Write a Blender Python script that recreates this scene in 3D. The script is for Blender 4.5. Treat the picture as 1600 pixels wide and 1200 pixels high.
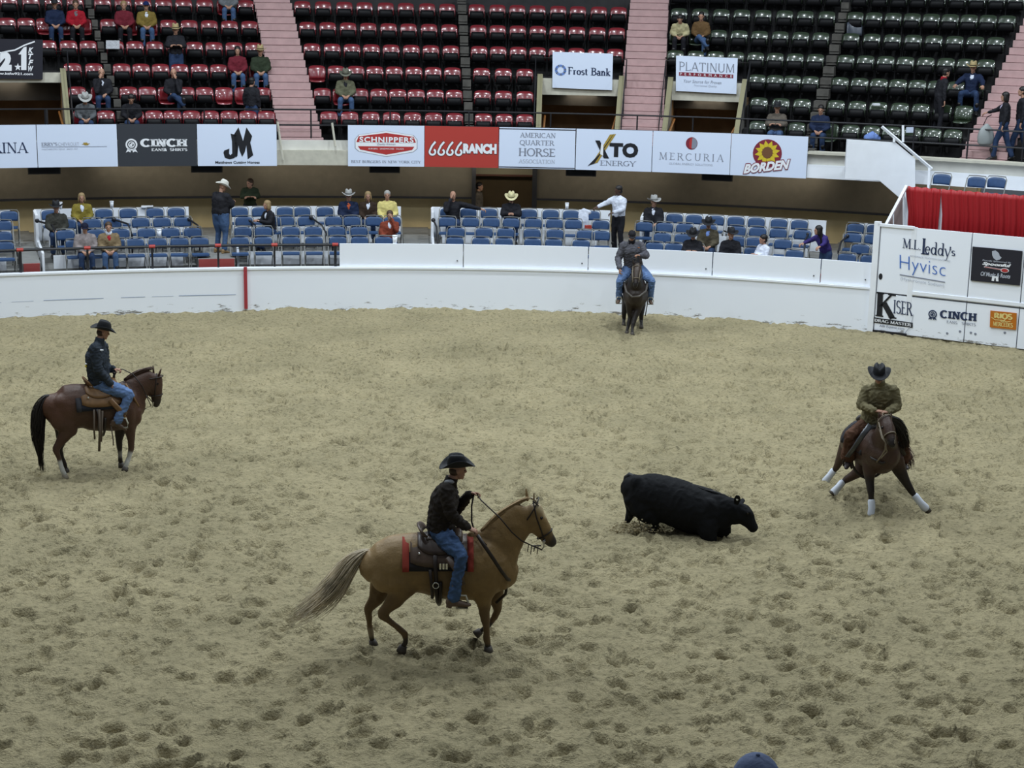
import bpy, bmesh, math, random
import numpy as np
from math import sin, cos, tan, radians, pi, sqrt, atan2, hypot
from mathutils import Vector, Matrix

for o in list(bpy.data.objects):
    bpy.data.objects.remove(o, do_unlink=True)
SC = bpy.context.scene
COL = SC.collection
random.seed(7)
RNG = np.random.default_rng(11)

# ------------------------------------------------------------------ camera
FPX, CH, PITCH, ROLL = 2600.0, 7.7, radians(13.35), radians(1.1)
FW = Vector((0, cos(PITCH), -sin(PITCH)))
_r = Vector((1, 0, 0)); _u = Vector((0, sin(PITCH), cos(PITCH)))
RT = _r * cos(ROLL) + _u * sin(ROLL)
UPV = -_r * sin(ROLL) + _u * cos(ROLL)
CAMP = Vector((0, 0, CH))
cd = bpy.data.cameras.new('camera'); cam = bpy.data.objects.new('camera', cd); COL.objects.link(cam)
cam.matrix_world = Matrix(((RT.x, UPV.x, -FW.x, 0), (RT.y, UPV.y, -FW.y, 0), (RT.z, UPV.z, -FW.z, CH), (0, 0, 0, 1)))
cd.sensor_fit = 'HORIZONTAL'; cd.sensor_width = 36.0; cd.lens = 36.0 * FPX / 1600.0
cd.clip_start = 0.1; cd.clip_end = 300
SC.camera = cam

# ------------------------------------------------------------------ light
SC.view_settings.view_transform = 'Standard'; SC.view_settings.look = 'None'
SC.view_settings.gamma = 1.0; SC.view_settings.use_curve_mapping = False
SC.view_settings.exposure = 0.08
W = bpy.data.worlds.new('hall_air'); SC.world = W; W.use_nodes = True
W.node_tree.nodes['Background'].inputs[0].default_value = (0.75, 0.86, 1.0, 1)
W.node_tree.nodes['Background'].inputs[1].default_value = 0.09
LAMP_COL = (0.84, 0.93, 1.0)
def hall_lamp(x, y, z, power, size=1.0):
    ld = bpy.data.lights.new('hall_lamp', 'AREA'); ld.shape = 'DISK'; ld.size = size; ld.energy = power; ld.color = LAMP_COL
    o = bpy.data.objects.new('hall_lamp', ld); COL.objects.link(o); o.location = (x, y, z)
    d = Vector((x * 0.8, 26 + (y - 26) * .8, 0)) - Vector((x, y, z))
    o.rotation_euler = d.to_track_quat('-Z', 'Y').to_euler()
    return o
for lx in (-15, -5, 5, 15):
    for ly, pw in ((8, 60), (18, 420), (28, 820), (37, 1120)):
        hall_lamp(lx, ly, 17.5, pw)

# ------------------------------------------------------------------ layout maths (the hall's curved side, measured from the wall's foot)
def ray(u, v): return FW + RT * ((u - 800) / FPX) + UPV * ((600 - v) / FPX)
def gz(u, v, z=0.0):
    d = ray(u, v); return CAMP + d * ((z - CH) / d.z)
def gy(u, v, y):
    d = ray(u, v); return CAMP + d * (y / d.y)
def pj(p):
    q = Vector(p) - CAMP; w = q.dot(FW)
    return 800 + FPX * q.dot(RT) / w, 600 - FPX * q.dot(UPV) / w
def plane_px(P0, heading):
    n = Vector((-sin(heading), cos(heading), 0))
    def f(u, v, lat=0.0):
        d = ray(u, v); p0 = P0 + n * lat
        return CAMP + d * ((p0 - CAMP).dot(n) / d.dot(n))
    return f
def base(s):
    a = .0155 if s < 0 else .0245
    return Vector((s, 40.35 - a * s * s, 0))
def frame(s):
    t = (base(s + 1e-3) - base(s - 1e-3)).normalized()
    return t, Vector((-t.y, t.x, 0))
def pt(s, d, z):
    t, n = frame(s)
    p = base(s) + n * d; p.z = z
    return p
def s_at(u, d, z):
    lo, hi = -30.0, 30.0
    for _ in range(40):
        m = (lo + hi) / 2
        if pj(pt(m, d, z))[0] < u: lo = m
        else: hi = m
    return lo
def sz(u, v, d):
    z = 3.0
    for _ in range(4):
        s = s_at(u, d, z)
        p = pt(s, d, 0); q = CAMP + ray(u, v) * (p.y / ray(u, v).y)
        z = q.z
    return s, z
def pxd(u, v, d):
    s, z = sz(u, v, d); return pt(s, d, z)

# ------------------------------------------------------------------ materials
MATS = {}
def mat(name, col, rough=.6, metal=0.0, spec=.4, noise=0.0, nscale=20.0, bump=0.0, bscale=60.0, sheen=0.0, coat=0.0, emit=None, vcol=None):
    if name in MATS: return MATS[name]
    m = bpy.data.materials.new(name); m.use_nodes = True; nt = m.node_tree
    b = nt.nodes['Principled BSDF']
    b.inputs['Base Color'].default_value = (*col, 1); b.inputs['Roughness'].default_value = rough
    b.inputs['Metallic'].default_value = metal; b.inputs['Specular IOR Level'].default_value = spec
    if sheen: b.inputs['Sheen Weight'].default_value = sheen
    if coat: b.inputs['Coat Weight'].default_value = coat; b.inputs['Coat Roughness'].default_value = .05
    tc = nt.nodes.new('ShaderNodeTexCoord')
    src = None
    if vcol:
        a = nt.nodes.new('ShaderNodeAttribute'); a.attribute_name = vcol; src = a.outputs['Color']
    if noise:
        n = nt.nodes.new('ShaderNodeTexNoise'); n.inputs['Scale'].default_value = nscale; n.inputs['Detail'].default_value = 5
        nt.links.new(tc.outputs['Object'], n.inputs['Vector'])
        mr = nt.nodes.new('ShaderNodeMapRange'); mr.inputs[1].default_value = .25; mr.inputs[2].default_value = .75
        mr.inputs[3].default_value = 1 - noise; mr.inputs[4].default_value = 1 + noise
        nt.links.new(n.outputs['Fac'], mr.inputs[0])
        mx = nt.nodes.new('ShaderNodeMix'); mx.data_type = 'RGBA'; mx.blend_type = 'MULTIPLY'; mx.inputs[0].default_value = 1
        mx.inputs[6].default_value = (*col, 1)
        if src: nt.links.new(src, mx.inputs[6])
        nt.links.new(mr.outputs[0], mx.inputs[7]); src = mx.outputs[2]
    if src: nt.links.new(src, b.inputs['Base Color'])
    if bump:
        n = nt.nodes.new('ShaderNodeTexNoise'); n.inputs['Scale'].default_value = bscale; n.inputs['Detail'].default_value = 4
        nt.links.new(tc.outputs['Object'], n.inputs['Vector'])
        bp = nt.nodes.new('ShaderNodeBump'); bp.inputs['Strength'].default_value = bump; bp.inputs['Distance'].default_value = .02
        nt.links.new(n.outputs['Fac'], bp.inputs['Height']); nt.links.new(bp.outputs['Normal'], b.inputs['Normal'])
    if emit: b.inputs['Emission Color'].default_value = (*emit[0], 1); b.inputs['Emission Strength'].default_value = emit[1]
    MATS[name] = m
    return m
def srgb(r, g, b):
    f = lambda c: (c / 255 / 12.92) if c / 255 <= .04045 else ((c / 255 + .055) / 1.055) ** 2.4
    return (f(r), f(g), f(b))

# ------------------------------------------------------------------ mesh builder
class MB:
    def __init__(s): s.v = []; s.f = []; s.m = []
    def add(s, verts, faces, mi=0):
        o = len(s.v); s.v += [tuple(p) for p in verts]
        s.f += [tuple(i + o for i in f) for f in faces]; s.m += [mi] * len(faces); return s
    def box(s, c, size, R=None, mi=0):
        hx, hy, hz = size[0] / 2, size[1] / 2, size[2] / 2
        vs = [Vector((x * hx, y * hy, z * hz)) for x in (-1, 1) for y in (-1, 1) for z in (-1, 1)]
        if R is not None: vs = [R @ p for p in vs]
        c = Vector(c)
        return s.add([p + c for p in vs], [(0, 1, 3, 2), (4, 6, 7, 5), (0, 4, 5, 1), (2, 3, 7, 6), (0, 2, 6, 4), (1, 5, 7, 3)], mi)
    def loft(s, pts, rad, side=(0, 1, 0), n=12, mi=0, caps=True):
        pts = [Vector(p) for p in pts]; side = Vector(side)
        rad = [r if isinstance(r, (tuple, list)) else (r, r) for r in rad]
        rings = []
        N = len(pts)
        T = []
        for i in range(N):
            a = pts[max(i - 1, 0)]; b = pts[min(i + 1, N - 1)]
            t = (b - a); T.append(t.normalized() if t.length > 1e-9 else Vector((0, 0, 1)))
        seq = []
        if caps:
            r = min(rad[0]); seq += [(pts[0] - T[0] * r * .75, T[0], rad[0], .45), (pts[0] - T[0] * r * .4, T[0], rad[0], .82)]
        seq += [(pts[i], T[i], rad[i], 1.0) for i in range(N)]
        if caps:
            r = min(rad[-1]); seq += [(pts[-1] + T[-1] * r * .4, T[-1], rad[-1], .82), (pts[-1] + T[-1] * r * .75, T[-1], rad[-1], .45)]
        vs = []; fs = []
        for (p, t, r, k) in seq:
            sd = side - t * side.dot(t)
            if sd.length < 1e-4: sd = t.orthogonal()
            sd.normalize(); nn = t.cross(sd)
            for j in range(n):
                a = 2 * pi * j / n
                vs.append(p + sd * (r[0] * k * cos(a)) + nn * (r[1] * k * sin(a)))
        M = len(seq)
        for i in range(M - 1):
            for j in range(n):
                a, b = i * n + j, i * n + (j + 1) % n
                fs.append((a, b, b + n, a + n))
        fs.append(tuple(range(n))[::-1]); fs.append(tuple((M - 1) * n + j for j in range(n)))
        return s.add(vs, fs, mi)
    def tube(s, pts, r, n=6, mi=0):
        return s.loft(pts, [r] * len(pts) if not isinstance(r, (list, tuple)) else list(r), side=(.3, .2, 1), n=n, mi=mi, caps=False)
    def ell(s, c, r, R=None, nu=12, nv=8, mi=0):
        c = Vector(c); vs = []; fs = []
        for i in range(1, nv):
            th = pi * i / nv
            for j in range(nu):
                a = 2 * pi * j / nu
                p = Vector((r[0] * sin(th) * cos(a), r[1] * sin(th) * sin(a), r[2] * cos(th)))
                vs.append(c + (R @ p if R is not None else p))
        for e in (1, -1):
            p = Vector((0, 0, r[2] * e)); vs.append(c + (R @ p if R is not None else p))
        k = len(vs)
        for i in range(nv - 2):
            for j in range(nu):
                a, b = i * nu + j, i * nu + (j + 1) % nu
                fs.append((a, a + nu, b + nu, b))
        for j in range(nu):
            fs.append((k - 2, j, (j + 1) % nu)); q = (nv - 2) * nu
            fs.append((k - 1, q + (j + 1) % nu, q + j))
        return s.add(vs, fs, mi)
    def prism(s, poly, off, mi=0):
        n = len(poly); off = Vector(off)
        vs = [Vector(p) for p in poly] + [Vector(p) + off for p in poly]
        fs = [tuple(range(n)), tuple(range(n, 2 * n))[::-1]] + [(i, i + n, (i + 1) % n + n, (i + 1) % n) for i in range(n)]
        return s.add(vs, fs, mi)
    def raw(s, V, F, mi=0): return s.add(V, F, mi)
    def seg(s, s0, s1, d0, d1, z0, z1, n=None, mi=0):
        """a closed bar that follows the hall's curve"""
        n = n or max(1, int(abs(s1 - s0) / .8)); vs = []
        for i in range(n + 1):
            q = s0 + (s1 - s0) * i / n
            vs += [pt(q, d0, z0), pt(q, d1, z0), pt(q, d1, z1), pt(q, d0, z1)]
        fs = [(0, 1, 2, 3), tuple(4 * n + j for j in (3, 2, 1, 0))]
        for i in range(n):
            a = 4 * i
            for j in range(4):
                b = (j + 1) % 4; fs.append((a + j, a + 4 + j, a + 4 + b, a + b))
        return s.add(vs, fs, mi)
    def build(s, name, mats, parent=None, smooth=False, local=False):
        me = bpy.data.meshes.new(name)
        V = np.array([tuple(p) for p in s.v], dtype=float)
        if parent is not None and not local:
            q = parent
            while q is not None: V = V - np.array(q.location); q = q.parent
        me.from_pydata(V.tolist(), [], s.f)
        if not isinstance(mats, (list, tuple)): mats = [mats]
        for m in mats: me.materials.append(m)
        if len(mats) > 1: me.polygons.foreach_set('material_index', s.m)
        if smooth: me.polygons.foreach_set('use_smooth', [True] * len(me.polygons))
        me.validate(); me.update()
        o = bpy.data.objects.new(name, me); COL.objects.link(o)
        if parent is not None: o.parent = parent
        return o
def organic(mb, voxel, smooth=4, dec=None):
    me = bpy.data.meshes.new('tmp'); me.from_pydata([tuple(p) for p in mb.v], [], mb.f); me.update()
    bm = bmesh.new(); bm.from_mesh(me); bmesh.ops.recalc_face_normals(bm, faces=bm.faces); bm.to_mesh(me); bm.free()
    o = bpy.data.objects.new('tmp', me); COL.objects.link(o)
    r = o.modifiers.new('r', 'REMESH'); r.mode = 'VOXEL'; r.voxel_size = voxel; r.adaptivity = 0
    if smooth:
        q = o.modifiers.new('s', 'SMOOTH'); q.factor = .5; q.iterations = smooth
    if dec:
        q = o.modifiers.new('d', 'DECIMATE'); q.ratio = dec
    dg = bpy.context.evaluated_depsgraph_get(); ev = o.evaluated_get(dg); m2 = ev.to_mesh()
    V = np.empty(len(m2.vertices) * 3); m2.vertices.foreach_get('co', V); V = V.reshape(-1, 3)
    F = [tuple(p.vertices) for p in m2.polygons]
    ev.to_mesh_clear(); bpy.data.objects.remove(o, do_unlink=True); bpy.data.meshes.remove(me)
    return V, F
from mathutils import noise as mnoise
def wrinkle(o, amp, freq, stretch=(1, 1, 1), seed=0.0):
    """folds of cloth or clumps of coat as real relief"""
    me = o.data; n = len(me.vertices); V = np.empty(n * 3); N = np.empty(n * 3); me.vertices.foreach_get('co', V); me.vertices.foreach_get('normal', N)
    V = V.reshape(-1, 3); N = N.reshape(-1, 3); d = np.empty(n)
    for i, p in enumerate(V.tolist()):
        q = Vector((p[0] * stretch[0] * freq + seed, p[1] * stretch[1] * freq, p[2] * stretch[2] * freq))
        w = mnoise.noise(q * .5 + Vector((9, 3, 1))) * 1.2; d[i] = (1 - abs(mnoise.noise(q + Vector((w, w, w))))) ** 3 - .45 + .25 * mnoise.noise(q * 2.7)
    V = V + N * (d * amp)[:, None]; me.vertices.foreach_set('co', V.reshape(-1)); me.update()
def empty(name, loc, label=None, cat=None, group=None, rz=0.0):
    o = bpy.data.objects.new(name, None); COL.objects.link(o); o.location = loc; o.rotation_euler = (0, 0, rz)
    o.empty_display_size = .1
    return tag(o, label, cat, group)
def tag(o, label=None, cat=None, group=None, kind=None):
    if label: o['label'] = label
    if cat: o['category'] = cat
    if group: o['group'] = group
    if kind: o['kind'] = kind
    return o
def struct(o, label=None): o['kind'] = 'structure'; return o
def copy_tree(root, loc, rz, label, cat=None, group=None):
    r = root.copy(); COL.objects.link(r); r.location = loc; r.rotation_euler = (0, 0, rz)
    tag(r, label, cat, group)
    for ch in list(root.children):
        c = ch.copy(); COL.objects.link(c); c.parent = r
        for g in list(ch.children):
            e = g.copy(); COL.objects.link(e); e.parent = c
    return r
def lerp(a, b, t): return a + (b - a) * t
ORD = ['first', 'second', 'third', 'fourth', 'fifth', 'sixth', 'seventh', 'eighth', 'ninth', 'tenth', 'eleventh', 'twelfth', 'thirteenth', 'fourteenth', 'fifteenth', 'sixteenth']
# ------------------------------------------------------------------ sand floor
def vnoise(X, Y, cell, seed):
    r = np.random.default_rng(seed); G = r.random((1024, 1024))
    x = X / cell + 300; y = Y / cell + 300
    xi = np.floor(x).astype(int); yi = np.floor(y).astype(int); fx = x - xi; fy = y - yi
    fx = fx * fx * (3 - 2 * fx); fy = fy * fy * (3 - 2 * fy)
    g = lambda a, b: G[a % 1024, b % 1024]
    return (g(xi, yi) * (1 - fx) + g(xi + 1, yi) * fx) * (1 - fy) + (g(xi, yi + 1) * (1 - fx) + g(xi + 1, yi + 1) * fx) * fy - .5
def sand_mesh():
    xs = np.concatenate([np.linspace(-26, -13, 30)[:-1], np.arange(-13, 13.001, .04), np.linspace(13, 24, 30)[1:]])
    y = 15.0; ys = list(np.linspace(8, 15, 30)[:-1])
    while y < 40.9: ys.append(y); y += .034 * (y / 15)
    ys = np.array(ys); nx, ny = len(xs), len(ys)
    X, Y = np.meshgrid(xs, ys)
    Z = .035 * vnoise(X, Y, 1.3, 1) + .05 * vnoise(X, Y, .42, 2) + .042 * vnoise(X, Y, .17, 3) + .022 * vnoise(X, Y, .085, 4)
    # hoof prints: pits with a pushed-up rim, at random angles
    r = np.random.default_rng(5)
    for i in range(9500):
        cx, cy = r.uniform(-13, 13), r.uniform(15, 40.5)
        rad = r.uniform(.05, .115); asp = r.uniform(.55, 1.6); dep = r.uniform(.015, .10) * (1 if cy < 36 else .5); an = r.uniform(0, pi)
        x0, x1 = np.searchsorted(xs, [cx - rad * 2.6, cx + rad * 2.6]); y0, y1 = np.searchsorted(ys, [cy - rad * 2.6, cy + rad * 2.6])
        if x1 <= x0 or y1 <= y0: continue
        dx = X[y0:y1, x0:x1] - cx; dy = Y[y0:y1, x0:x1] - cy
        a = (dx * cos(an) + dy * sin(an)) / (rad * asp); b = (-dx * sin(an) + dy * cos(an)) / rad * sqrt(asp)
        q = a * a + b * b
        Z[y0:y1, x0:x1] += -dep * np.exp(-q * q * .9) + dep * .38 * np.exp(-((np.sqrt(q) - 1.45) ** 2) / .12) * (1 + .6 * a / (1 + abs(a)))
    Z += .03 * vnoise(X, Y, .9, 9) * (Y > 38.5) * 2
    Z -= .0
    me = bpy.data.meshes.new('floor')
    me.vertices.add(nx * ny); me.vertices.foreach_set('co', np.stack([X, Y, Z], -1).reshape(-1))
    idx = (np.arange(ny - 1)[:, None] * nx + np.arange(nx - 1)[None]).reshape(-1)
    F = np.stack([idx, idx + 1, idx + nx + 1, idx + nx], -1).reshape(-1)
    nf = len(idx)
    me.loops.add(nf * 4); me.loops.foreach_set('vertex_index', F.astype(np.int32))
    me.polygons.add(nf); me.polygons.foreach_set('loop_start', np.arange(0, nf * 4, 4, dtype=np.int32))
    me.polygons.foreach_set('use_smooth', np.ones(nf, dtype=bool))
    me.update(); me.validate()
    return me
def sand_material():
    m = bpy.data.materials.new('arena_sand'); m.use_nodes = True; nt = m.node_tree; b = nt.nodes['Principled BSDF']
    b.inputs['Roughness'].default_value = .95; b.inputs['Specular IOR Level'].default_value = .12
    tc = nt.nodes.new('ShaderNodeTexCoord')
    def no(sc, det):
        n = nt.nodes.new('ShaderNodeTexNoise'); n.inputs['Scale'].default_value = sc; n.inputs['Detail'].default_value = det
        nt.links.new(tc.outputs['Object'], n.inputs['Vector']); return n
    a = no(.55, 3); c = no(7, 6); f = no(45, 4)
    r1 = nt.nodes.new('ShaderNodeValToRGB'); r1.color_ramp.elements[0].position = .3; r1.color_ramp.elements[1].position = .7
    r1.color_ramp.elements[0].color = (*SAND_A, 1); r1.color_ramp.elements[1].color = (*SAND_B, 1)
    mx = nt.nodes.new('ShaderNodeMix'); mx.data_type = 'FLOAT'; mx.inputs[0].default_value = .45
    nt.links.new(a.outputs['Fac'], mx.inputs[2]); nt.links.new(c.outputs['Fac'], mx.inputs[3])
    nt.links.new(mx.outputs[0], r1.inputs[0])
    # scattered darker damp crumbs
    r2 = nt.nodes.new('ShaderNodeMapRange'); r2.inputs[1].default_value = .30; r2.inputs[2].default_value = .48; r2.inputs[3].default_value = .55; r2.inputs[4].default_value = 1
    g = no(16, 5); nt.links.new(g.outputs['Fac'], r2.inputs[0])
    m2 = nt.nodes.new('ShaderNodeMix'); m2.data_type = 'RGBA'; m2.blend_type = 'MULTIPLY'; m2.inputs[0].default_value = 1
    nt.links.new(r1.outputs[0], m2.inputs[6]); nt.links.new(r2.outputs[0], m2.inputs[7]); nt.links.new(m2.outputs[2], b.inputs['Base Color'])
    h = nt.nodes.new('ShaderNodeMath'); h.operation = 'ADD'; nt.links.new(c.outputs['Fac'], h.inputs[0])
    h2 = nt.nodes.new('ShaderNodeMath'); h2.operation = 'MULTIPLY'; h2.inputs[1].default_value = .5; nt.links.new(f.outputs['Fac'], h2.inputs[0]); nt.links.new(h2.outputs[0], h.inputs[1])
    bp = nt.nodes.new('ShaderNodeBump'); bp.inputs['Strength'].default_value = 1.0; bp.inputs['Distance'].default_value = .06
    nt.links.new(h.outputs[0], bp.inputs['Height']); nt.links.new(bp.outputs['Normal'], b.inputs['Normal'])
    return m
SAND_A = (.235, .205, .122); SAND_B = (.38, .325, .195)
fl = bpy.data.objects.new('floor', sand_mesh()); COL.objects.link(fl); fl.data.materials.append(sand_material()); struct(fl)

# ------------------------------------------------------------------ materials of the hall
def wall_material(name, col, zscuff):
    m = bpy.data.materials.new(name); m.use_nodes = True; nt = m.node_tree; b = nt.nodes['Principled BSDF']
    b.inputs['Roughness'].default_value = .5; b.inputs['Specular IOR Level'].default_value = .3
    tc = nt.nodes.new('ShaderNodeTexCoord'); ge = nt.nodes.new('ShaderNodeNewGeometry')
    sp = nt.nodes.new('ShaderNodeSeparateXYZ'); nt.links.new(ge.outputs['Position'], sp.inputs[0])
    n = nt.nodes.new('ShaderNodeTexNoise'); n.inputs['Scale'].default_value = 5; n.inputs['Detail'].default_value = 8; n.inputs['Roughness'].default_value = .7
    mp = nt.nodes.new('ShaderNodeMapping'); mp.inputs['Scale'].default_value = (.5, .5, 2.4)
    nt.links.new(ge.outputs['Position'], mp.inputs[0]); nt.links.new(mp.outputs[0], n.inputs['Vector'])
    z = nt.nodes.new('ShaderNodeMapRange'); z.inputs[1].default_value = 0; z.inputs[2].default_value = zscuff; z.inputs[3].default_value = .13; z.inputs[4].default_value = -.12
    nt.links.new(sp.outputs['Z'], z.inputs[0])
    ad = nt.nodes.new('ShaderNodeMath'); ad.operation = 'ADD'; nt.links.new(n.outputs['Fac'], ad.inputs[0]); nt.links.new(z.outputs[0], ad.inputs[1])
    rp = nt.nodes.new('ShaderNodeValToRGB'); rp.color_ramp.elements[0].position = .66; rp.color_ramp.elements[1].position = .72
    rp.color_ramp.elements[0].color = (*col, 1); rp.color_ramp.elements[1].color = (.22, .21, .19, 1)
    nt.links.new(ad.outputs[0], rp.inputs[0]); nt.links.new(rp.outputs[0], b.inputs['Base Color'])
    return m
M_WALL = wall_material('white_painted_boards', (.85, .89, .96), .5)
M_WHITE = mat('white_paint', (.82, .85, .90), .45, noise=.04, nscale=3)
M_CREAM = mat('cream_concrete', (.50, .48, .40), .8, noise=.12, nscale=6)
M_CREAMRAIL = mat('tan_rail_cap', (.24, .22, .13), .7)
M_BROWN = mat('brown_curtain', (.075, .065, .048), .85, noise=.12, nscale=5)
M_TAN = mat('tan_wall', (.62, .50, .28), .8, noise=.12, nscale=2)
M_DOORB = mat('brown_doorway', (.13, .09, .045), .8, noise=.1, nscale=3)
M_DARKIN = mat('dark_passage', (.20, .13, .07), .8, noise=.25, nscale=2)
M_BLACK = mat('black_metal', (.015, .015, .018), .4)
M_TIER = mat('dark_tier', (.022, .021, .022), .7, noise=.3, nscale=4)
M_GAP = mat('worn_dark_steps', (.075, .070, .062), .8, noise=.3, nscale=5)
M_PINK = mat('pink_painted_steps', (.45, .30, .295), .75, noise=.10, nscale=5)
M_DECK = mat('grey_deck', (.20, .20, .19), .8, noise=.15, nscale=4)
M_REDRISER = mat('red_riser', (.32, .055, .05), .6)
M_REDPOST = mat('red_post', (.36, .04, .05), .5)
M_SEAM = mat('seam_gap_grey', (.20, .20, .21), .8)  # grey of the backing behind the gate's panel seams

CONC = 24
# ------------------------------------------------------------------ arena wall (curved) and its upper boards
S_L, S_R = -18.0, 8.42
mb = MB(); mb.seg(S_L, S_R, 0, .12, -.2, 1.0, n=60)
wall = struct(mb.build('wall_back', M_WALL))
def cpart(parent, name, m, fn, smooth=False):
    b = MB(); fn(b); return b.build(name, m, parent, smooth)
cpart(wall, 'ledge', M_WHITE, lambda b: b.seg(S_L, S_R, -.025, .20, .985, 1.03, n=60))
seams = [530, 724, 919, 1113, 1282, 1363]
for a, c in zip(seams[:-1], seams[1:]):
    sa, sb = s_at(a, 0.06, 1.2), s_at(c, 0.06, 1.2)
    b = MB(); b.seg(sa + .012, sb - .012, .05, .11, 1.035, 1.60, n=4); b.build('board', M_WALL, wall)
    b = MB(); b.box(pt(sb - .15, .045, 1.2), (.025, .03, .025)); b.build('bracket', M_BLACK, wall)
# the long blue-grey rub mark on the left of the wall
rj0 = random.Random(4); q = s_at(-40, 0, .4); s_end = s_at(382, 0, .45); i_ = 0
while q < s_end:
    L_ = rj0.uniform(.3, 1.4); t_ = (q + 13) / 7; z_ = .36 + .02 * t_
    b = MB(); b.seg(q, min(q + L_, s_end), -.004, .01, z_, z_ + rj0.uniform(.006, .018), n=2); b.build('rub_mark', mat('blue_grey_rub', (.30, .36, .48), .7), wall)
    q += L_ + rj0.uniform(.02, .5)
# red marker post
s = s_at(384, -.04, .5)
p = pt(s, -.04, 0); b = MB(); b.box(p + Vector((0, 0, .55)), (.075, .06, 1.02), Matrix.Rotation(frame(s)[0].to_2d().angle_signed(Vector((1, 0))) if False else 0, 3, 'Z'))
tag(b.build('marker_post', M_REDPOST), 'narrow dark red upright stripe post on the white arena wall', 'post')

# ------------------------------------------------------------------ lower seating deck, aisles
blocks = {  # name: (u left, u right, description)
 'A': (-140, 24, 'the far-left seating box, cut by the picture edge'),
 'B': (62, 300, 'the seating box left of the standing white-hatted man'),
 'C': (368, 627, 'the seating box right of the standing white-hatted man'),
 'D': (676, 946, 'the seating box left of the standing man in white shirt'),
 'E': (997, 1271, 'the seating box right of the standing man in white shirt'),
 'F': (1322, 1376, 'the narrow seating box beside the signed gate'),
}
b = MB(); b.seg(S_L, 11.5, .2, 9.5, -.1, .70, n=40); struct(b.build('floor_deck', M_DECK))
ROWD, ROWZ = [.76, 1.5, 2.4, 3.3], [.80, .94, 1.08, 1.20]
edges = []
for k, (ul, ur, _) in blocks.items():
    sl, sr = s_at(ul - 4, 2, 1.3), s_at(ur + 4, 2, 1.3)
    edges.append((sl, sr))
    b = MB()
    for i in range(4):
        b.seg(sl, sr, .22 if i == 0 else ROWD[i] - .45, ROWD[i] + .45, .68, ROWZ[i], n=6)
    struct(b.build('floor_box', M_DECK))
    # white back panel and the low partitions between the rows of a box
    b = MB(); b.seg(sl + .05, sr - .05, 3.86, 3.92, 1.2, 2.02, n=8)
    par = struct(b.build('wall_box', M_WHITE))
    b = MB(); b.seg(sl + .05, sl + .10, .9, 3.9, .9, 1.35, n=1)
    if k in 'DEB': b.seg(sl + .03, sl + .09, 2.9, 3.9, 1.2, 2.0, n=1)
    b.build('end_board', M_WHITE, par)
    b = MB(); b.seg(sl + .3, sr - .3, 1.07, 1.11, .9, 1.26, n=6); b.build('partition', M_WHITE, par)
    b = MB(); b.seg(sl + .3, sr - .3, 2.87, 2.91, 1.1, 1.60, n=6); b.build('partition', M_WHITE, par)
for (a, c) in zip(edges[:-1], edges[1:]):
    sl, sr = a[1], c[0]
    b = MB(); b.seg(sl + .01, sr - .01, .45, 9.0, .69, 1.19, n=2); w = struct(b.build('floor_aisle', M_DECK))
    b = MB(); b.seg(sl + .03, sr - .03, .40, .45, .80, 1.19, n=2); b.build('riser', M_REDRISER, w)
b = MB(); b.seg(S_L, 9.5, 3.95, 9.0, .68, 1.15, n=30); struct(b.build('floor_concourse', M_DECK))

# wall of the concourse: tan below, brown above and proud of it
s1, s2 = s_at(742, 5.6, 2.2), s_at(833, 5.6, 2.2)
for (a, c) in ((S_L, s1), (s2, 9.6)):
    b = MB(); b.seg(a, c, 5.9, 6.0, 1.1, 3.2, n=24); struct(b.build('wall_concourse', M_TAN))
    b = MB(); b.seg(a, c, 5.35, 5.45, 2.10, 3.20, n=24); struct(b.build('wall_soffit', M_BROWN))
    b = MB(); b.seg(a, c, 5.33, 5.37, 2.06, 2.12, n=24); struct(b.build('shadow_gap_strip', M_BLACK))  # black strip drawn in for the shadow gap under the brown wall
# doorway in it
b = MB(); b.seg(s1 - .1, s2 + .1, 6.9, 7.0, 1.1, 2.62, n=3); struct(b.build('wall_doorway', M_DOORB))
b = MB(); b.seg(s1 - .1, s2 + .1, 6.3, 6.4, 2.62, 3.2, n=3); struct(b.build('wall_lintel', mat('beige_wall', (.36, .32, .22), .8)))
b = MB(); b.seg(s1, s2, 6.28, 6.32, 2.6, 2.65, n=3); struct(b.build('trim_2', mat('red_brown_trim', (.14, .05, .03), .6)))
b = MB(); b.seg(s1 - .08, s1 + .02, 5.2, 7, 1.1, 3.2, n=1); b.seg(s2 - .02, s2 + .08, 5.3, 7, 1.1, 3.2, n=1); struct(b.build('trim_3', M_BLACK))
for q in np.arange(-15, 9, 3.4):
    ld = bpy.data.lights.new('concourse_fill', 'AREA'); ld.shape = 'RECTANGLE'; ld.size = 3.2; ld.size_y = .15; ld.energy = CONC; ld.color = (1, .93, .78)  # added fill light without a fixture, brightens the concourse walls
    lo = bpy.data.objects.new('concourse_fill', ld); COL.objects.link(lo); lo.location = pt(q, 4.5, 3.13)
    lo.rotation_euler = (radians(50), 0, 0)
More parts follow.
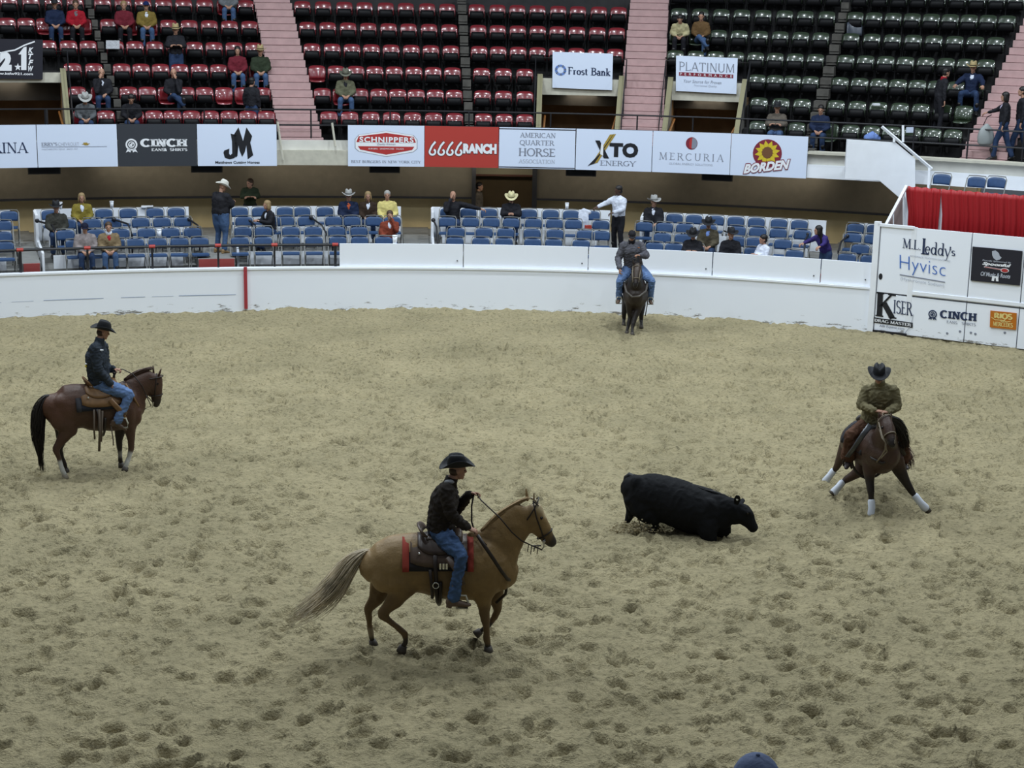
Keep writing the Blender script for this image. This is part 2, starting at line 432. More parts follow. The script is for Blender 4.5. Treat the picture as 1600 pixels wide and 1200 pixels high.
# ceiling of the concourse / underside of the upper deck
b = MB(); b.seg(S_L, 12, 3.8, 9.2, 3.16, 3.3, n=40); struct(b.build('ceiling', M_BROWN))
for i, u in enumerate((69, 323, 601, 908, 1121)):
    s, z = sz(u, 258, 5.2); z = 2.98
    t, n = frame(s)
    # hung just below the deck's front edge
    sa = s_at(u, 3.95, 3.05)
    ev = empty('speaker_box', pt(sa, 3.95, 2.93), 'flat black speaker box under the banners, %s from the left' % ORD[i], 'speaker', 'speaker boxes under the banners')
    b = MB(); R = Matrix.Rotation(atan2(frame(sa)[0].y, frame(sa)[0].x), 3, 'Z')
    c = pt(sa, 3.95, 3.03); b.box(c, (.80, .18, .24), R); b.build('cabinet', M_BLACK, ev)
    b = MB(); b.box(c - frame(sa)[1] * .10, (.74, .02, .18), R); b.build('grille', mat('speaker_cloth', (.01, .01, .012), .9), ev)

# ------------------------------------------------------------------ upper deck: parapet, tiers, stairs
b = MB(); b.seg(S_L, 13, 3.70, 3.85, 3.13, 3.76, n=44); par = struct(b.build('wall_parapet', mat('parapet_white', (.62, .61, .56), .7, noise=.08, nscale=3)))
b = MB(); b.seg(s_at(1262, 3.7, 3.4), 13, 3.62, 3.72, 3.13, 3.47, n=10); b.build('fascia_board', M_WHITE, par)
b = MB(); b.seg(s_at(1262, 3.7, 3.4), 13, 3.55, 3.95, 3.74, 3.80, n=10); b.build('coping', M_CREAM, par)
b = MB(); b.seg(s_at(430, 3.7, 3.4), s_at(548, 3.7, 3.4), 3.60, 3.72, 3.13, 3.52, n=2); b.build('fascia_board', M_CREAM, par)
ZF = lambda k: 3.63 + .565 * k
DR = lambda k: 4.75 + .8 * k
def edge(u0, v0, u1, v1): return lambda v: u0 + (u1 - u0) * (v - v0) / (v1 - v0)
def vrow(k, u): return pj(pt(s_at(u, DR(k), ZF(k) + .66), DR(k), ZF(k) + .66))[1]
E_L2R, E_M1L = edge(433, 190, 398, 0), edge(505, 215, 455, 0)
E_M1R, E_M2L = edge(727, 190, 715, 0), edge(740, 190, 729, 0)
E_M2R, E_G1L = edge(976, 90, 985, 0), edge(1040, 90, 1046, 0)
E_G1R, E_G2L = edge(1260, 200, 1308, 28), edge(1280, 205, 1320, 33)
E_G2R = edge(1503, 217, 1585, 40)
E_L1R, E_L2L = edge(183, 176, 143, 30), edge(195, 176, 152, 30)
DOORS = [(-70, 104, 'left'), (840, 974, 'centre'), (1042, 1166, 'right')]
# tiers, cut where the passages are
def tier_spans(k):
    if k > 2: return [(-24.0, 16.0)]
    out = []; a = -24.0
    for (u0, u1, _) in DOORS:
        s0, s1 = s_at(u0, 5.5, 5), s_at(u1, 5.5, 5); out.append((a, s0)); a = s1
    out.append((a, 16.0)); return out
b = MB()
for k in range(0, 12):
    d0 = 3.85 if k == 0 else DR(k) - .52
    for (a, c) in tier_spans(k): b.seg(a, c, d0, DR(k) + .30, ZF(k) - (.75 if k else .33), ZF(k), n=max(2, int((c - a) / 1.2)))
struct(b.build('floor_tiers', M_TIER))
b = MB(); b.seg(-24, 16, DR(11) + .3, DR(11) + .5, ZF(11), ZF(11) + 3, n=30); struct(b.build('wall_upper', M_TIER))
# the pink stairs: every step a part
def stair(name, label, eL, eR, m, kmax, per=3, zoff=0.0, dstart=3.87):
    p0 = pt(s_at((eL(200) + eR(200)) / 2, 4.2, 3.7), 4.2, 3.76)
    st = empty(name, p0, label, 'stairs')
    for i in range(int(kmax * per)):
        d = dstart + i * .8 / per; z1 = 3.79 + zoff + i * .565 / per
        v = pj(pt(0, d, z1))[1]
        # solve the edges at this height
        def sed(e):
            u = e(v)
            for _ in range(3):
                s = s_at(u, d, z1); vv = pj(pt(s, d, z1))[1]; u = e(vv)
            return s_at(u, d, z1)
        a, c = sed(eL), sed(eR)
        bb = MB(); bb.seg(a, c, d, d + .8 / per + .06, z1 - .165, z1 + .008, n=2)
        bb.seg(a, c, d + .03, d + .8 / per + .06, z1 - .24, z1 - .165, n=1)
        bb.build('step', m, st)
    return st
stair('pink_stairs', 'wide pink stairs between the two blocks of red seats', E_L2R, E_M1L, M_PINK, 7)
stair('pink_stairs', 'wide pink stairs between the bank sign doorway and the platinum sign doorway', lambda v: lerp(E_M2R(0), 965, v / 205) if v < 205 else 965, lambda v: lerp(1045, 1036, v / 205), M_PINK, 7)
stair('pink_stairs', 'wide pink stairs at the right edge behind the walking woman', lambda v: E_G2R(v) + 9, lambda v: E_G2R(v) + 82, M_PINK, 7)
stair('narrow_steps', 'narrow dark steps splitting the middle red seats', E_M1R, E_M2L, M_GAP, 7, 2, .04)
stair('narrow_steps', 'narrow dark steps splitting the green seats', E_G1R, E_G2L, M_GAP, 7, 2, .04)
stair('narrow_steps', 'narrow dark steps splitting the left red seats', E_L1R, E_L2L, M_GAP, 7, 2, .04)

# passages (vomitories) with their cream heads
def passage(u0, u1, idx, vtop, vlin):
    s0, s1 = s_at(u0, 5.9, 4.8), s_at(u1, 5.9, 4.8)
    um = (max(u0, 0) + u1) / 2
    zt = ZF(3) + .02; zl = sz(um, vlin, 5.85)[1]
    g = []
    b = MB(); b.seg(s0, s1, 5.85, 5.95, zl, zt, n=3); g.append(b.build('wall_passage', M_CREAM))
    b = MB()
    for (sa, sb) in ((s0, s0 + .10), (s1 - .10, s1)):
        b.add([pt(x_, d_, z_) for x_ in (sa, sb) for d_, z_ in ((3.95, 3.25), (5.95, 3.25), (5.95, zt + .06), (3.95, 3.83))], [(0, 1, 2, 3), (7, 6, 5, 4), (0, 4, 5, 1), (1, 5, 6, 2), (2, 6, 7, 3), (3, 7, 4, 0)])
    g.append(b.build('side_wall', mat('grey_concrete', (.20, .19, .17), .8, noise=.1), g[0]))
    b = MB()
    for sa in (s0 + .05, s1 - .05):
        b.add([pt(sa - .055, 3.95, 3.82), pt(sa + .055, 3.95, 3.82), pt(sa + .055, 5.95, zt + .05), pt(sa - .055, 5.95, zt + .05),
               pt(sa - .055, 3.95, 3.88), pt(sa + .055, 3.95, 3.88), pt(sa + .055, 5.95, zt + .11), pt(sa - .055, 5.95, zt + .11)],
              [(3, 2, 1, 0), (4, 5, 6, 7), (0, 1, 5, 4), (1, 2, 6, 5), (2, 3, 7, 6), (3, 0, 4, 7)])
    b.build('cap', M_CREAMRAIL, g[0])
    b = MB(); b.seg(s0, s1, 8.0, 8.1, 3.25, zt, n=2); b.seg(s0, s0 + .1, 5.9, 8.1, 3.25, zl, n=1); b.seg(s1 - .1, s1, 5.9, 8.1, 3.25, zl, n=1); b.seg(s0, s1, 5.9, 8.1, zl + .02, zl + .1, n=2)
    b.build('inner_wall', M_DARKIN, g[0])
    b = MB(); b.seg(s0, s1, 3.87, 8.1, 3.24, 3.34, n=2); b.build('ramp', M_DARKIN, g[0])
    b = MB()
    for sa in (s0 + .16, s1 - .16): b.tube([pt(sa, 4.3, 3.35), pt(sa, 4.3, 4.1), pt(sa, 6.2, 4.3)], .03)
    b.build('grab_rail', mat('orange_brown_post', (.30, .12, .03), .5), g[0])
    b = MB(); zz = zt + .55
    b.tube([pt(s0 - .05, 3.95, 4.3), pt(s0 - .05, 5.8, zz), pt((s0 + s1) / 2, 5.8, zz), pt(s1 + .05, 5.8, zz), pt(s1 + .05, 3.95, 4.3)], .016)
    for sa in (s0 - .05, s1 + .05):
        for q in (0, .5, 1): b.tube([pt(sa, lerp(3.95, 5.8, q), lerp(3.7, zt - .2, q)), pt(sa, lerp(3.95, 5.8, q), lerp(4.3, zz, q))], .014)
    b.build('guard_rail', M_BLACK, g[0])
    ld = bpy.data.lights.new('passage_fill', 'AREA'); ld.size = .8; ld.energy = 14; ld.color = (1, .85, .6)  # fill light added to lift the passage interior, no fixture modelled
    lo = bpy.data.objects.new('passage_fill', ld); COL.objects.link(lo); lo.location = pt((s0 + s1) / 2, 6.6, zl - .02)
    struct(g[0]); return s0, s1, zl, zt
for i, (u0, u1, nm) in enumerate(DOORS):
    passage(u0, u1, i, (72, 88, 97)[i], (129, 149, 158)[i])

# parapet railing
rail = empty('deck_railing', pt(-4.7, 3.9, 3.76), 'long black pipe railing along the front of the upper seats', 'railing')
for z in (3.76 + .78, 3.76 + .38):
    b = MB(); b.tube([pt(q, 3.92, z) for q in np.arange(S_L, 12.01, .6)], .022, 6); b.build('pipe', M_BLACK, rail)
for u in (-90, 73, 200, 320, 486, 610, 733, 860, 995, 1082, 1168, 1300, 1427, 1512, 1598):
    s = s_at(u, 3.92, 4.1); b = MB(); b.tube([pt(s, 3.92, 3.66), pt(s, 3.92, 4.54)], .022 if u != 73 else .05, 6); b.build('post', M_BLACK, rail)
for (a, c, lab) in (((434, 190), (442, 250), 'cream slat leaning on the parapet left of the pink stairs'), ((519, 192), (524, 229), 'cream slat leaning on the parapet by the burger banner')):
    b = MB(); b.tube([pxd(*a, 3.66), pxd(*c, 3.52)], .028, 4); tag(b.build('leaning_slat', M_CREAM), lab, 'slat')

# ringside pipe rail over the wall at the left
rr = empty('ringside_rail', pt(-8, .15, 1.03), 'dark pipe rail with red clamps above the left arena wall', 'railing')
us = [-120, 32, 137, 238, 341, 429, 524]
zr = 1.56
b = MB(); b.tube([pt(q, .16, zr) for q in np.linspace(-16, s_at(529, .16, zr), 30)], .032, 8); b.build('pipe', M_BLACK, rr)
for u in us:
    s = s_at(u, .16, 1.3); b = MB(); b.tube([pt(s, .16, .99), pt(s, .16, 1.55)], .036 if u in (32, 524) else .026, 6); b.build('post', M_BLACK, rr)
    b = MB(); b.tube([pt(s - .07, .16, zr + .003), pt(s + .07, .16, zr + .003)], .042, 8); b.build('clamp', mat('red_clamp', (.40, .04, .03), .4), rr)
# ------------------------------------------------------------------ stadium seats
M_RED = mat('red_plastic', (.17, .010, .016), .28, spec=.5, coat=1)
M_GRN = mat('green_plastic', (.022, .036, .018), .28, spec=.5, coat=1)
M_PANB = mat('black_plastic_underside', (.006, .006, .007), .5, spec=.15)
def shell_mesh(w, z0, z1, y0, lean, th=.028, cols=8, rows=5, bow=.05, curl=.07):
    """curved seat back: bows away at the sides' front and curls back at the top"""
    V = []; F = []
    for side in (0, 1):
        for i in range(rows + 1):
            t = i / rows
            for j in range(cols + 1):
                x = (j / cols * 2 - 1)
                ww = w / 2 * (1 - .10 * (t ** 4) - .06 * ((1 - t) ** 4))
                y = y0 + lean * t + curl * t ** 3 - bow * x * x + side * th
                z = lerp(z0, z1, t) - .035 * (abs(x) ** 4) * (t > .7) * (t - .7) / .3
                V.append((x * ww, y, z))
    n = (rows + 1) * (cols + 1)
    for i in range(rows):
        for j in range(cols):
            a = i * (cols + 1) + j; q = (a, a + 1, a + cols + 2, a + cols + 1)
            F.append(q); F.append(tuple(x + n for x in q)[::-1])
    per = [j for j in range(cols + 1)] + [i * (cols + 1) + cols for i in range(1, rows + 1)] + [rows * (cols + 1) + j for j in range(cols - 1, -1, -1)] + [i * (cols + 1) for i in range(rows - 1, 0, -1)]
    for a, c in zip(per, per[1:] + per[:1]): F.append((a, a + n, c + n, c))
    return V, F
def pan_mesh(down):
    V = []; F = []; cols, rows = 6, 4
    for side in (0, 1):
        for i in range(rows + 1):
            t = i / rows
            for j in range(cols + 1):
                x = j / cols * 2 - 1; w = .21 * (1 - .12 * t ** 3)
                if down:
                    y = .0 - .42 * t; z = .44 - .03 * sin(pi * t) + .02 * x * x - .045 * t ** 6 - side * .03
                else:
                    y = -.075 - .05 * sin(pi * t) - side * .035 - .02 * (1 - x * x); z = .37 + .24 * t
                V.append((x * w, y, z))
    n = (rows + 1) * (cols + 1)
    for i in range(rows):
        for j in range(cols):
            a = i * (cols + 1) + j; q = (a, a + 1, a + cols + 2, a + cols + 1)
            F.append(q); F.append(tuple(x + n for x in q)[::-1])
    per = [j for j in range(cols + 1)] + [i * (cols + 1) + cols for i in range(1, rows + 1)] + [rows * (cols + 1) + j for j in range(cols - 1, -1, -1)] + [i * (cols + 1) for i in range(rows - 1, 0, -1)]
    for a, c in zip(per, per[1:] + per[:1]): F.append((a, a + n, c + n, c))
    return V, F
def make_seat(m, down):
    r = empty('stadium_seat', (0, 0, 0))
    b = MB(); b.raw(*shell_mesh(.47, .44, .80, 0, .05)); b.build('backrest', m, r, True)
    b = MB(); b.raw(*pan_mesh(down)); b.build('seat', m if down else M_PANB, r, True)
    b = MB()
    for x in (-.252, .252):
        b.box((x, .0, .30), (.022, .05, .60)); b.box((x, -.12, .60), (.03, .30, .022)); b.box((x, 0, .01), (.05, .14, .02))
    b.tube([(-.25, -.01, .40), (.25, -.01, .40)], .014, 6)
    b.build('frame', M_PANB, r)
    return r
protos = {('red', 0): make_seat(M_RED, 0), ('red', 1): make_seat(M_RED, 1), ('green', 0): make_seat(M_GRN, 0), ('green', 1): make_seat(M_GRN, 1)}
used = set()
def place_seat(col, down, loc, rz, label, group):
    key = (col, down)
    if key not in used:
        used.add(key); o = protos[key]; o.location = loc; o.rotation_euler = (0, 0, rz); tag(o, label, 'seat', group); return o
    return copy_tree(protos[key], loc, rz, label, 'seat', group)
# seats with somebody in them, or left folded down, as (u, v) in the photograph
DOWN = [(86, 50), (120, 42), (190, 42), (228, 42), (372, 118), (408, 112), (160, 150), (272, 150), (344, 150), (116, 178), (205, 178), (540, 150), (503, 116), (1070, 60), (1100, 62), (1213, 200), (1281, 205), (1520, 172), (357, 10), (372,150)]
SEATPOS = []
def seat_row(col, k, eL, eR, fmt, from_left, clip=None):
    zc = ZF(k) + .66; d = DR(k)
    def ed(e):
        v = 100
        for _ in range(4):
            u = e(v); v = pj(pt(s_at(u, d, zc), d, zc))[1]
        return e(v), v
    uL, vL = ed(eL); uR, vR = ed(eR)
    n = max(1, round((uR - uL) / 31.3)); w = (uR - uL) / n
    for i in range(n):
        u = uL + w * (i + .5); s = s_at(u, d, zc); v = pj(pt(s, d, zc))[1]
        t, _ = frame(s); rz = atan2(t.y, t.x)
        down = 0
        for (a, c) in DOWN:
            if abs(a - u) < w * .52 and abs(c - 8 - v) < 19: down = 1
        num = (i + 1) if from_left else (n - i)
        lab = fmt % (ORD[k], ORD[num - 1])
        if down: lab = lab.replace('seat', 'seat with pan down', 1)
        place_seat(col, down, pt(s, d, ZF(k)), rz, lab, '%s stadium seats' % col)
        SEATPOS.append((u, v, k, s))
for k in range(6):
    seat_row('red', k, (edge(109, 185, 92, 80) if k < 3 else (lambda v: -4)), E_L1R, 'red stadium seat, %s row up, %s leftward from the left narrow steps', False)
    seat_row('red', k, E_L2L, E_L2R, 'red stadium seat, %s row up, %s leftward from the left pink stairs', False)
    seat_row('red', k, E_M1L, E_M1R, 'red stadium seat, %s row up, %s rightward from the left pink stairs', True)
    seat_row('red', k, E_M2L, edge(836, 190, 838, 90) if k < 3 else E_M2R, 'red stadium seat, %s row up, %s rightward from the middle narrow steps', True)
for k in range(7):
    seat_row('green', k, edge(1170, 200, 1169, 90) if k < 3 else E_G1L, E_G1R, 'green stadium seat, %s row up, %s leftward from the narrow green-block steps', False)
    seat_row('green', k, E_G2L, E_G2R, 'green stadium seat, %s row up, %s rightward from the narrow green-block steps', True)
bpy.context.view_layer.update()

# ------------------------------------------------------------------ blue folding chairs
M_BLUE = mat('blue_vinyl', (.030, .070, .165), .50, noise=.1, nscale=15)
M_TUBE = mat('beige_tube', (.20, .20, .19), .4, metal=.2)
def make_chair():
    r = empty('folding_chair', (0, 0, 0))
    b = MB(); b.raw(*shell_mesh(.44, .60, .84, .17, .03, th=.03, bow=.035, curl=.01)); b.build('backrest', M_BLUE, r, True)
    b = MB(); V = []
    pts = [(-.20, .16), (-.21, -.10), (-.19, -.20), (.19, -.20), (.21, -.10), (.20, .16)]
    b.prism([(x, y, .43 + .01 * (y < -.15)) for x, y in pts], (0, 0, .04)); b.build('seat', M_BLUE, r)
    b = MB()
    b.tube([(-.235, -.22, .0), (-.235, -.02, .42), (-.235, .17, .80), (-.20, .20, .865), (0, .205, .875), (.20, .20, .865), (.235, .17, .80), (.235, -.02, .42), (.235, -.22, 0)], .013, 6)
    b.tube([(-.235, -.17, .12), (.235, -.17, .12)], .009, 5)
    b.build('frame', M_TUBE, r)
    for x in (-.21, .21):
        b = MB(); b.tube([(x, .27, 0), (x, .10, .28), (x, -.10, .44)], .012, 6); b.build('leg', M_TUBE, r)
    return r
chair0 = make_chair(); chair_used = [False]
def place_chair(loc, rz, label, group='blue folding chairs in the boxes'):
    if not chair_used[0]:
        chair_used[0] = True; o = chair0; o.location = loc; o.rotation_euler = (0, 0, rz); return tag(o, label, 'chair', group)
    return copy_tree(chair0, loc, rz, label, 'chair', group)
CHU = {
 'A': ([-90, -55, -20, 8], [-95, -60, -22, 6], [-92, -58, -26, 5], [-85, -50, -20, 14]),
 'B': ([118, 150, 183, 212, 247, 280, 313], [103, 150, 188, 230, 267, 302], [106, 145, 177, 220, 254, 286], [80, 128, 162, 200, 242, 277]),
 'C': ([375, 412, 455, 491, 528, 562, 600], [380, 413, 455, 491, 527, 562, 606], [381, 425, 448, 480, 522, 551, 584, 614], [375, 407, 445, 473, 509, 546, 577, 606]),
 'D': ([710, 751, 788, 833, 864, 908], [712, 757, 790, 832, 868, 914, 940], [699, 735, 768, 798, 833, 866, 896, 938], [700, 733, 764, 798, 827, 860, 892, 924]),
 'E': ([1022, 1052, 1085, 1142, 1176, 1240], [1034, 1067, 1105, 1150, 1178, 1222], [1006, 1037, 1069, 1106, 1150, 1183, 1215, 1252], [1022, 1053, 1084, 1117, 1149, 1181, 1215, 1247]),
 'F': ([1322, 1358], [1342, 1375], [1331, 1362], [1335, 1366]),
}
BSH = dict(A='box at the left picture edge', B='box left of the standing man', C='box right of the standing man', D='box left of the white-shirted man', E='box right of the white-shirted man', F='box beside the gate')
RW = ['front', 'second', 'third', 'back']
rj = random.Random(3)
for k, rows in CHU.items():
    for i, us in enumerate(rows):
        zc = ROWZ[i] + .72; d = ROWD[i]
        for j, u in enumerate(us):
            s = s_at(u, d, zc); t, _ = frame(s)
            lab = 'blue folding chair, %s from left, %s row, %s' % (ORD[j], RW[i], BSH[k])
            place_chair(pt(s, d, ROWZ[i]), atan2(t.y, t.x) + rj.uniform(-.10, .10), lab)
# black hand rails with round ends beside the boxes
hr = [((58, 345), (82, 352), (88, 368), 'the far left box'), ((178, 343), (200, 350), (206, 366), 'the middle of the second box'), ((296, 343), (309, 352), (312, 372), 'the right end of the second box'),
      ((486, 340), (503, 352), (520, 384), 'the middle of the third box'), ((391, 345), (399, 352), (401, 378), 'the white-hatted man'), ((677, 344), (682, 354), (684, 380), 'the left end of the fourth box'),
      ((1263, 366), (1258, 376), (1256, 402), 'the right end of the fifth box'), ((1324, 369), (1314, 378), (1310, 392), 'the leaning dark-haired woman')]
for a, c, e, lab in hr:
    p = pxd(*a, 2.6); q = pxd(*c, 2.2); r_ = pxd(*e, 1.8)
    h = empty('hand_rail', Vector((r_.x, r_.y, 1.2)), 'short black bent hand rail by ' + lab, 'handrail', None)
    b = MB(); b.tube([p, q, r_, Vector((r_.x, r_.y, 1.0))], .024, 6); b.build('pipe', M_BLACK, h)
    b = MB(); b.ell(p, (.055, .055, .055)); b.build('end_cap', M_BLACK, h, True)
# ------------------------------------------------------------------ lettering
def font_mesh(txt, bold=0.0, space=1.0, shear=0.0):
    cu = bpy.data.curves.new('t', 'FONT'); cu.body = txt; cu.size = 1; cu.offset = bold; cu.space_character = space; cu.shear = shear
    cu.resolution_u = 3; cu.fill_mode = 'BOTH'
    o = bpy.data.objects.new('t', cu); COL.objects.link(o)
    dg = bpy.context.evaluated_depsgraph_get(); ev = o.evaluated_get(dg); m = ev.to_mesh()
    V = [(v.co.x, v.co.y) for v in m.vertices]; F = [tuple(p.vertices) for p in m.polygons]
    ev.to_mesh_clear(); bpy.data.objects.remove(o, do_unlink=True); bpy.data.curves.remove(cu)
    return V, F
def arc(cx, cy, rx, ry, a0, a1, n=14):
    return [(cx + rx * cos(radians(lerp(a0, a1, i / n))), cy + ry * sin(radians(lerp(a0, a1, i / n)))) for i in range(n + 1)]
# a small serif alphabet: strokes (points, weight) and serif feet; weight a = follows the pen's angle
SERIF = {
 'A': (.80, [([(.08, 0), (.40, 1)], 't'), ([(.40, 1), (.72, 0)], 'T'), ([(.2, .34), (.6, .34)], 't')], [(.08, 0), (.72, 0)]),
 'B': (.66, [([(.14, 0), (.14, 1)], 'T'), ([(.14, .97)] + arc(.3, .75, .24, .22, 90, -90) + [(.14, .53)], 'a'), ([(.14, .53)] + arc(.32, .28, .28, .25, 90, -90) + [(.14, .03)], 'a')], [(.08, 0), (.08, 1)]),
 'C': (.76, [(arc(.42, .5, .36, .47, 45, 315, 22), 'a')], []),
 'D': (.76, [([(.14, 0), (.14, 1)], 'T'), ([(.14, .97)] + arc(.30, .5, .38, .47, 90, -90) + [(.14, .03)], 'a')], [(.08, 0), (.08, 1)]),
 'E': (.62, [([(.14, 0), (.14, 1)], 'T'), ([(.14, .96), (.55, .96)], 't'), ([(.14, .04), (.58, .04)], 't'), ([(.14, .52), (.46, .52)], 't'), ([(.55, .96), (.55, .82)], 't'), ([(.58, .04), (.58, .18)], 't')], [(.08, 0), (.08, 1)]),
 'G': (.80, [(arc(.42, .5, .36, .47, 50, 330, 22), 'a'), ([(.70, .1), (.70, .42)], 'T')], [(.70, .42)]),
 'H': (.80, [([(.14, 0), (.14, 1)], 'T'), ([(.66, 0), (.66, 1)], 'T'), ([(.14, .52), (.66, .52)], 't')], [(.14, 0), (.14, 1), (.66, 0), (.66, 1)]),
 'I': (.32, [([(.16, 0), (.16, 1)], 'T')], [(.16, 0), (.16, 1)]),
 'K': (.78, [([(.14, 0), (.14, 1)], 'T'), ([(.14, .4), (.64, 1)], 't'), ([(.32, .58), (.70, 0)], 'T')], [(.14, 0), (.14, 1), (.64, 1), (.70, 0)]),
 'L': (.60, [([(.14, 0), (.14, 1)], 'T'), ([(.14, .04), (.56, .04)], 't'), ([(.56, .04), (.56, .2)], 't')], [(.08, 0), (.14, 1)]),
 'M': (.98, [([(.12, 0), (.16, 1)], 't'), ([(.16, 1), (.49, .05)], 'T'), ([(.49, .05), (.80, 1)], 't'), ([(.80, 1), (.84, 0)], 'T')], [(.12, 0), (.84, 0), (.12, 1), (.84, 1)]),
 'N': (.82, [([(.14, 0), (.14, 1)], 't'), ([(.14, 1), (.68, 0)], 'T'), ([(.68, 0), (.68, 1)], 't')], [(.14, 0), (.10, 1), (.68, 1)]),
 'O': (.84, [(arc(.42, .5, .36, .47, 0, 360, 26), 'a')], []),
 'P': (.64, [([(.14, 0), (.14, 1)], 'T'), ([(.14, .97)] + arc(.3, .72, .27, .25, 90, -90) + [(.14, .47)], 'a')], [(.14, 0), (.08, 1)]),
 'Q': (.84, [(arc(.42, .5, .36, .47, 0, 360, 26), 'a'), ([(.40, .1), (.85, -.2)], 'T')], []),
 'R': (.72, [([(.14, 0), (.14, 1)], 'T'), ([(.14, .97)] + arc(.3, .74, .25, .23, 90, -90) + [(.14, .51)], 'a'), ([(.34, .5), (.70, 0)], 'T')], [(.14, 0), (.08, 1), (.70, 0)]),
 'S': (.60, [(arc(.30, .74, .22, .23, 30, 270, 14)[:-1] + arc(.30, .27, .24, .24, 90, -150, 14), 'a')], []),
 'T': (.72, [([(.36, 0), (.36, 1)], 'T'), ([(.04, .96), (.68, .96)], 't'), ([(.05, .96), (.05, .8)], 't'), ([(.67, .96), (.67, .8)], 't')], [(.36, 0)]),
 'U': (.80, [([(.14, 1), (.14, .35)] + arc(.40, .32, .26, .29, 180, 360) + [(.66, .35), (.66, 1)], 'a')], [(.14, 1), (.66, 1)]),
 'Y': (.76, [([(.06, 1), (.38, .45)], 'T'), ([(.70, 1), (.38, .45)], 't'), ([(.38, .45), (.38, 0)], 'T')], [(.06, 1), (.70, 1), (.38, 0)]),
 'W': (1.1, [([(.06, 1), (.30, 0)], 'T'), ([(.30, 0), (.55, 1)], 't'), ([(.55, 1), (.80, 0)], 'T'), ([(.80, 0), (1.04, 1)], 't')], [(.06, 1), (1.04, 1)]),
 "'": (.2, [([(.1, .75), (.1, 1)], 'T')], []), '.': (.24, [([(.1, .0), (.1, .09)], 'T')], []), ' ': (.35, [], []),
 'e': (.50, [([(.08, .32), (.44, .32)] + arc(.26, .30, .19, .27, 5, 310, 18), 'a')], []),
 'd': (.58, [(arc(.25, .30, .19, .27, 0, 360, 20), 'a'), ([(.46, 0), (.46, 1)], 'T')], [(.52, 0), (.40, 1)]),
 'y': (.54, [([(.04, .6), (.27, .02)], 'T'), ([(.50, .6), (.20, -.3), (.06, -.3)], 't')], [(.04, .6), (.50, .6)]),
 's': (.40, [(arc(.20, .44, .13, .14, 30, 270, 10)[:-1] + arc(.20, .16, .15, .14, 90, -150, 10), 'a')], []),
 'r': (.40, [([(.12, 0), (.12, .6)], 'T'), ([(.12, .4), (.22, .56), (.36, .55)], 't')], [(.12, 0), (.08, .6)]),
 'o': (.54, [(arc(.26, .30, .20, .28, 0, 360, 20), 'a')], []),
 't': (.36, [([(.16, .8), (.16, .06), (.32, .04)], 'T'), ([(.02, .57), (.32, .57)], 't')], []),
 'a': (.50, [(arc(.22, .18, .15, .16, 0, 360, 14), 'a'), ([(.10, .52), (.26, .58), (.38, .48), (.38, 0)], 'T')], [(.42, 0)]),
 'n': (.58, [([(.12, 0), (.12, .6)], 'T'), ([(.12, .42), (.28, .58), (.44, .48), (.44, 0)], 'T')], [(.12, 0), (.08, .6), (.44, 0)]),
 'k': (.54, [([(.12, 0), (.12, 1)], 'T'), ([(.14, .25), (.42, .6)], 't'), ([(.22, .34), (.46, 0)], 'T')], [(.12, 0), (.08, 1), (.42, .6), (.46, 0)]),
 'F': (.60, [([(.14, 0), (.14, 1)], 'T'), ([(.14, .96), (.55, .96)], 't'), ([(.14, .50), (.46, .50)], 't'), ([(.55, .96), (.55, .8)], 't')], [(.14, 0), (.08, 1)]),
}
def stroke(V, F, pts, w):
    n = len(pts); o = len(V)
    for i in range(n):
        a = pts[max(i - 1, 0)]; c = pts[min(i + 1, n - 1)]
        tx, ty = c[0] - a[0], c[1] - a[1]; L = hypot(tx, ty) or 1; tx /= L; ty /= L
        h = (w(tx, ty) if callable(w) else w) / 2
        V.append((pts[i][0] - ty * h, pts[i][1] + tx * h)); V.append((pts[i][0] + ty * h, pts[i][1] - tx * h))
    for i in range(n - 1): F.append((o + 2 * i, o + 2 * i + 1, o + 2 * i + 3, o + 2 * i + 2))
def serif_mesh(txt, thick=.15, thin=.06, sl=.26, sh=.055, space=.04):
    V = []; F = []; x = 0
    for ch in txt:
        if ch not in SERIF: x += .3; continue
        w, st, sf = SERIF[ch]
        v = []; f = []
        for pts, m in st:
            stroke(v, f, pts, thick if m == 'T' else thin if m == 't' else (lambda tx, ty: thin + (thick - thin) * abs(ty) ** 1.3))
        for (a, c) in sf:
            yy = c - sh / 2 if c > .5 else c + sh / 2
            stroke(v, f, [(a - sl / 2, yy), (a + sl / 2, yy)], sh)
        o = len(V); V += [(a + x, c) for a, c in v]; F += [tuple(i + o for i in q) for q in f]; x += w + space
    return V, F
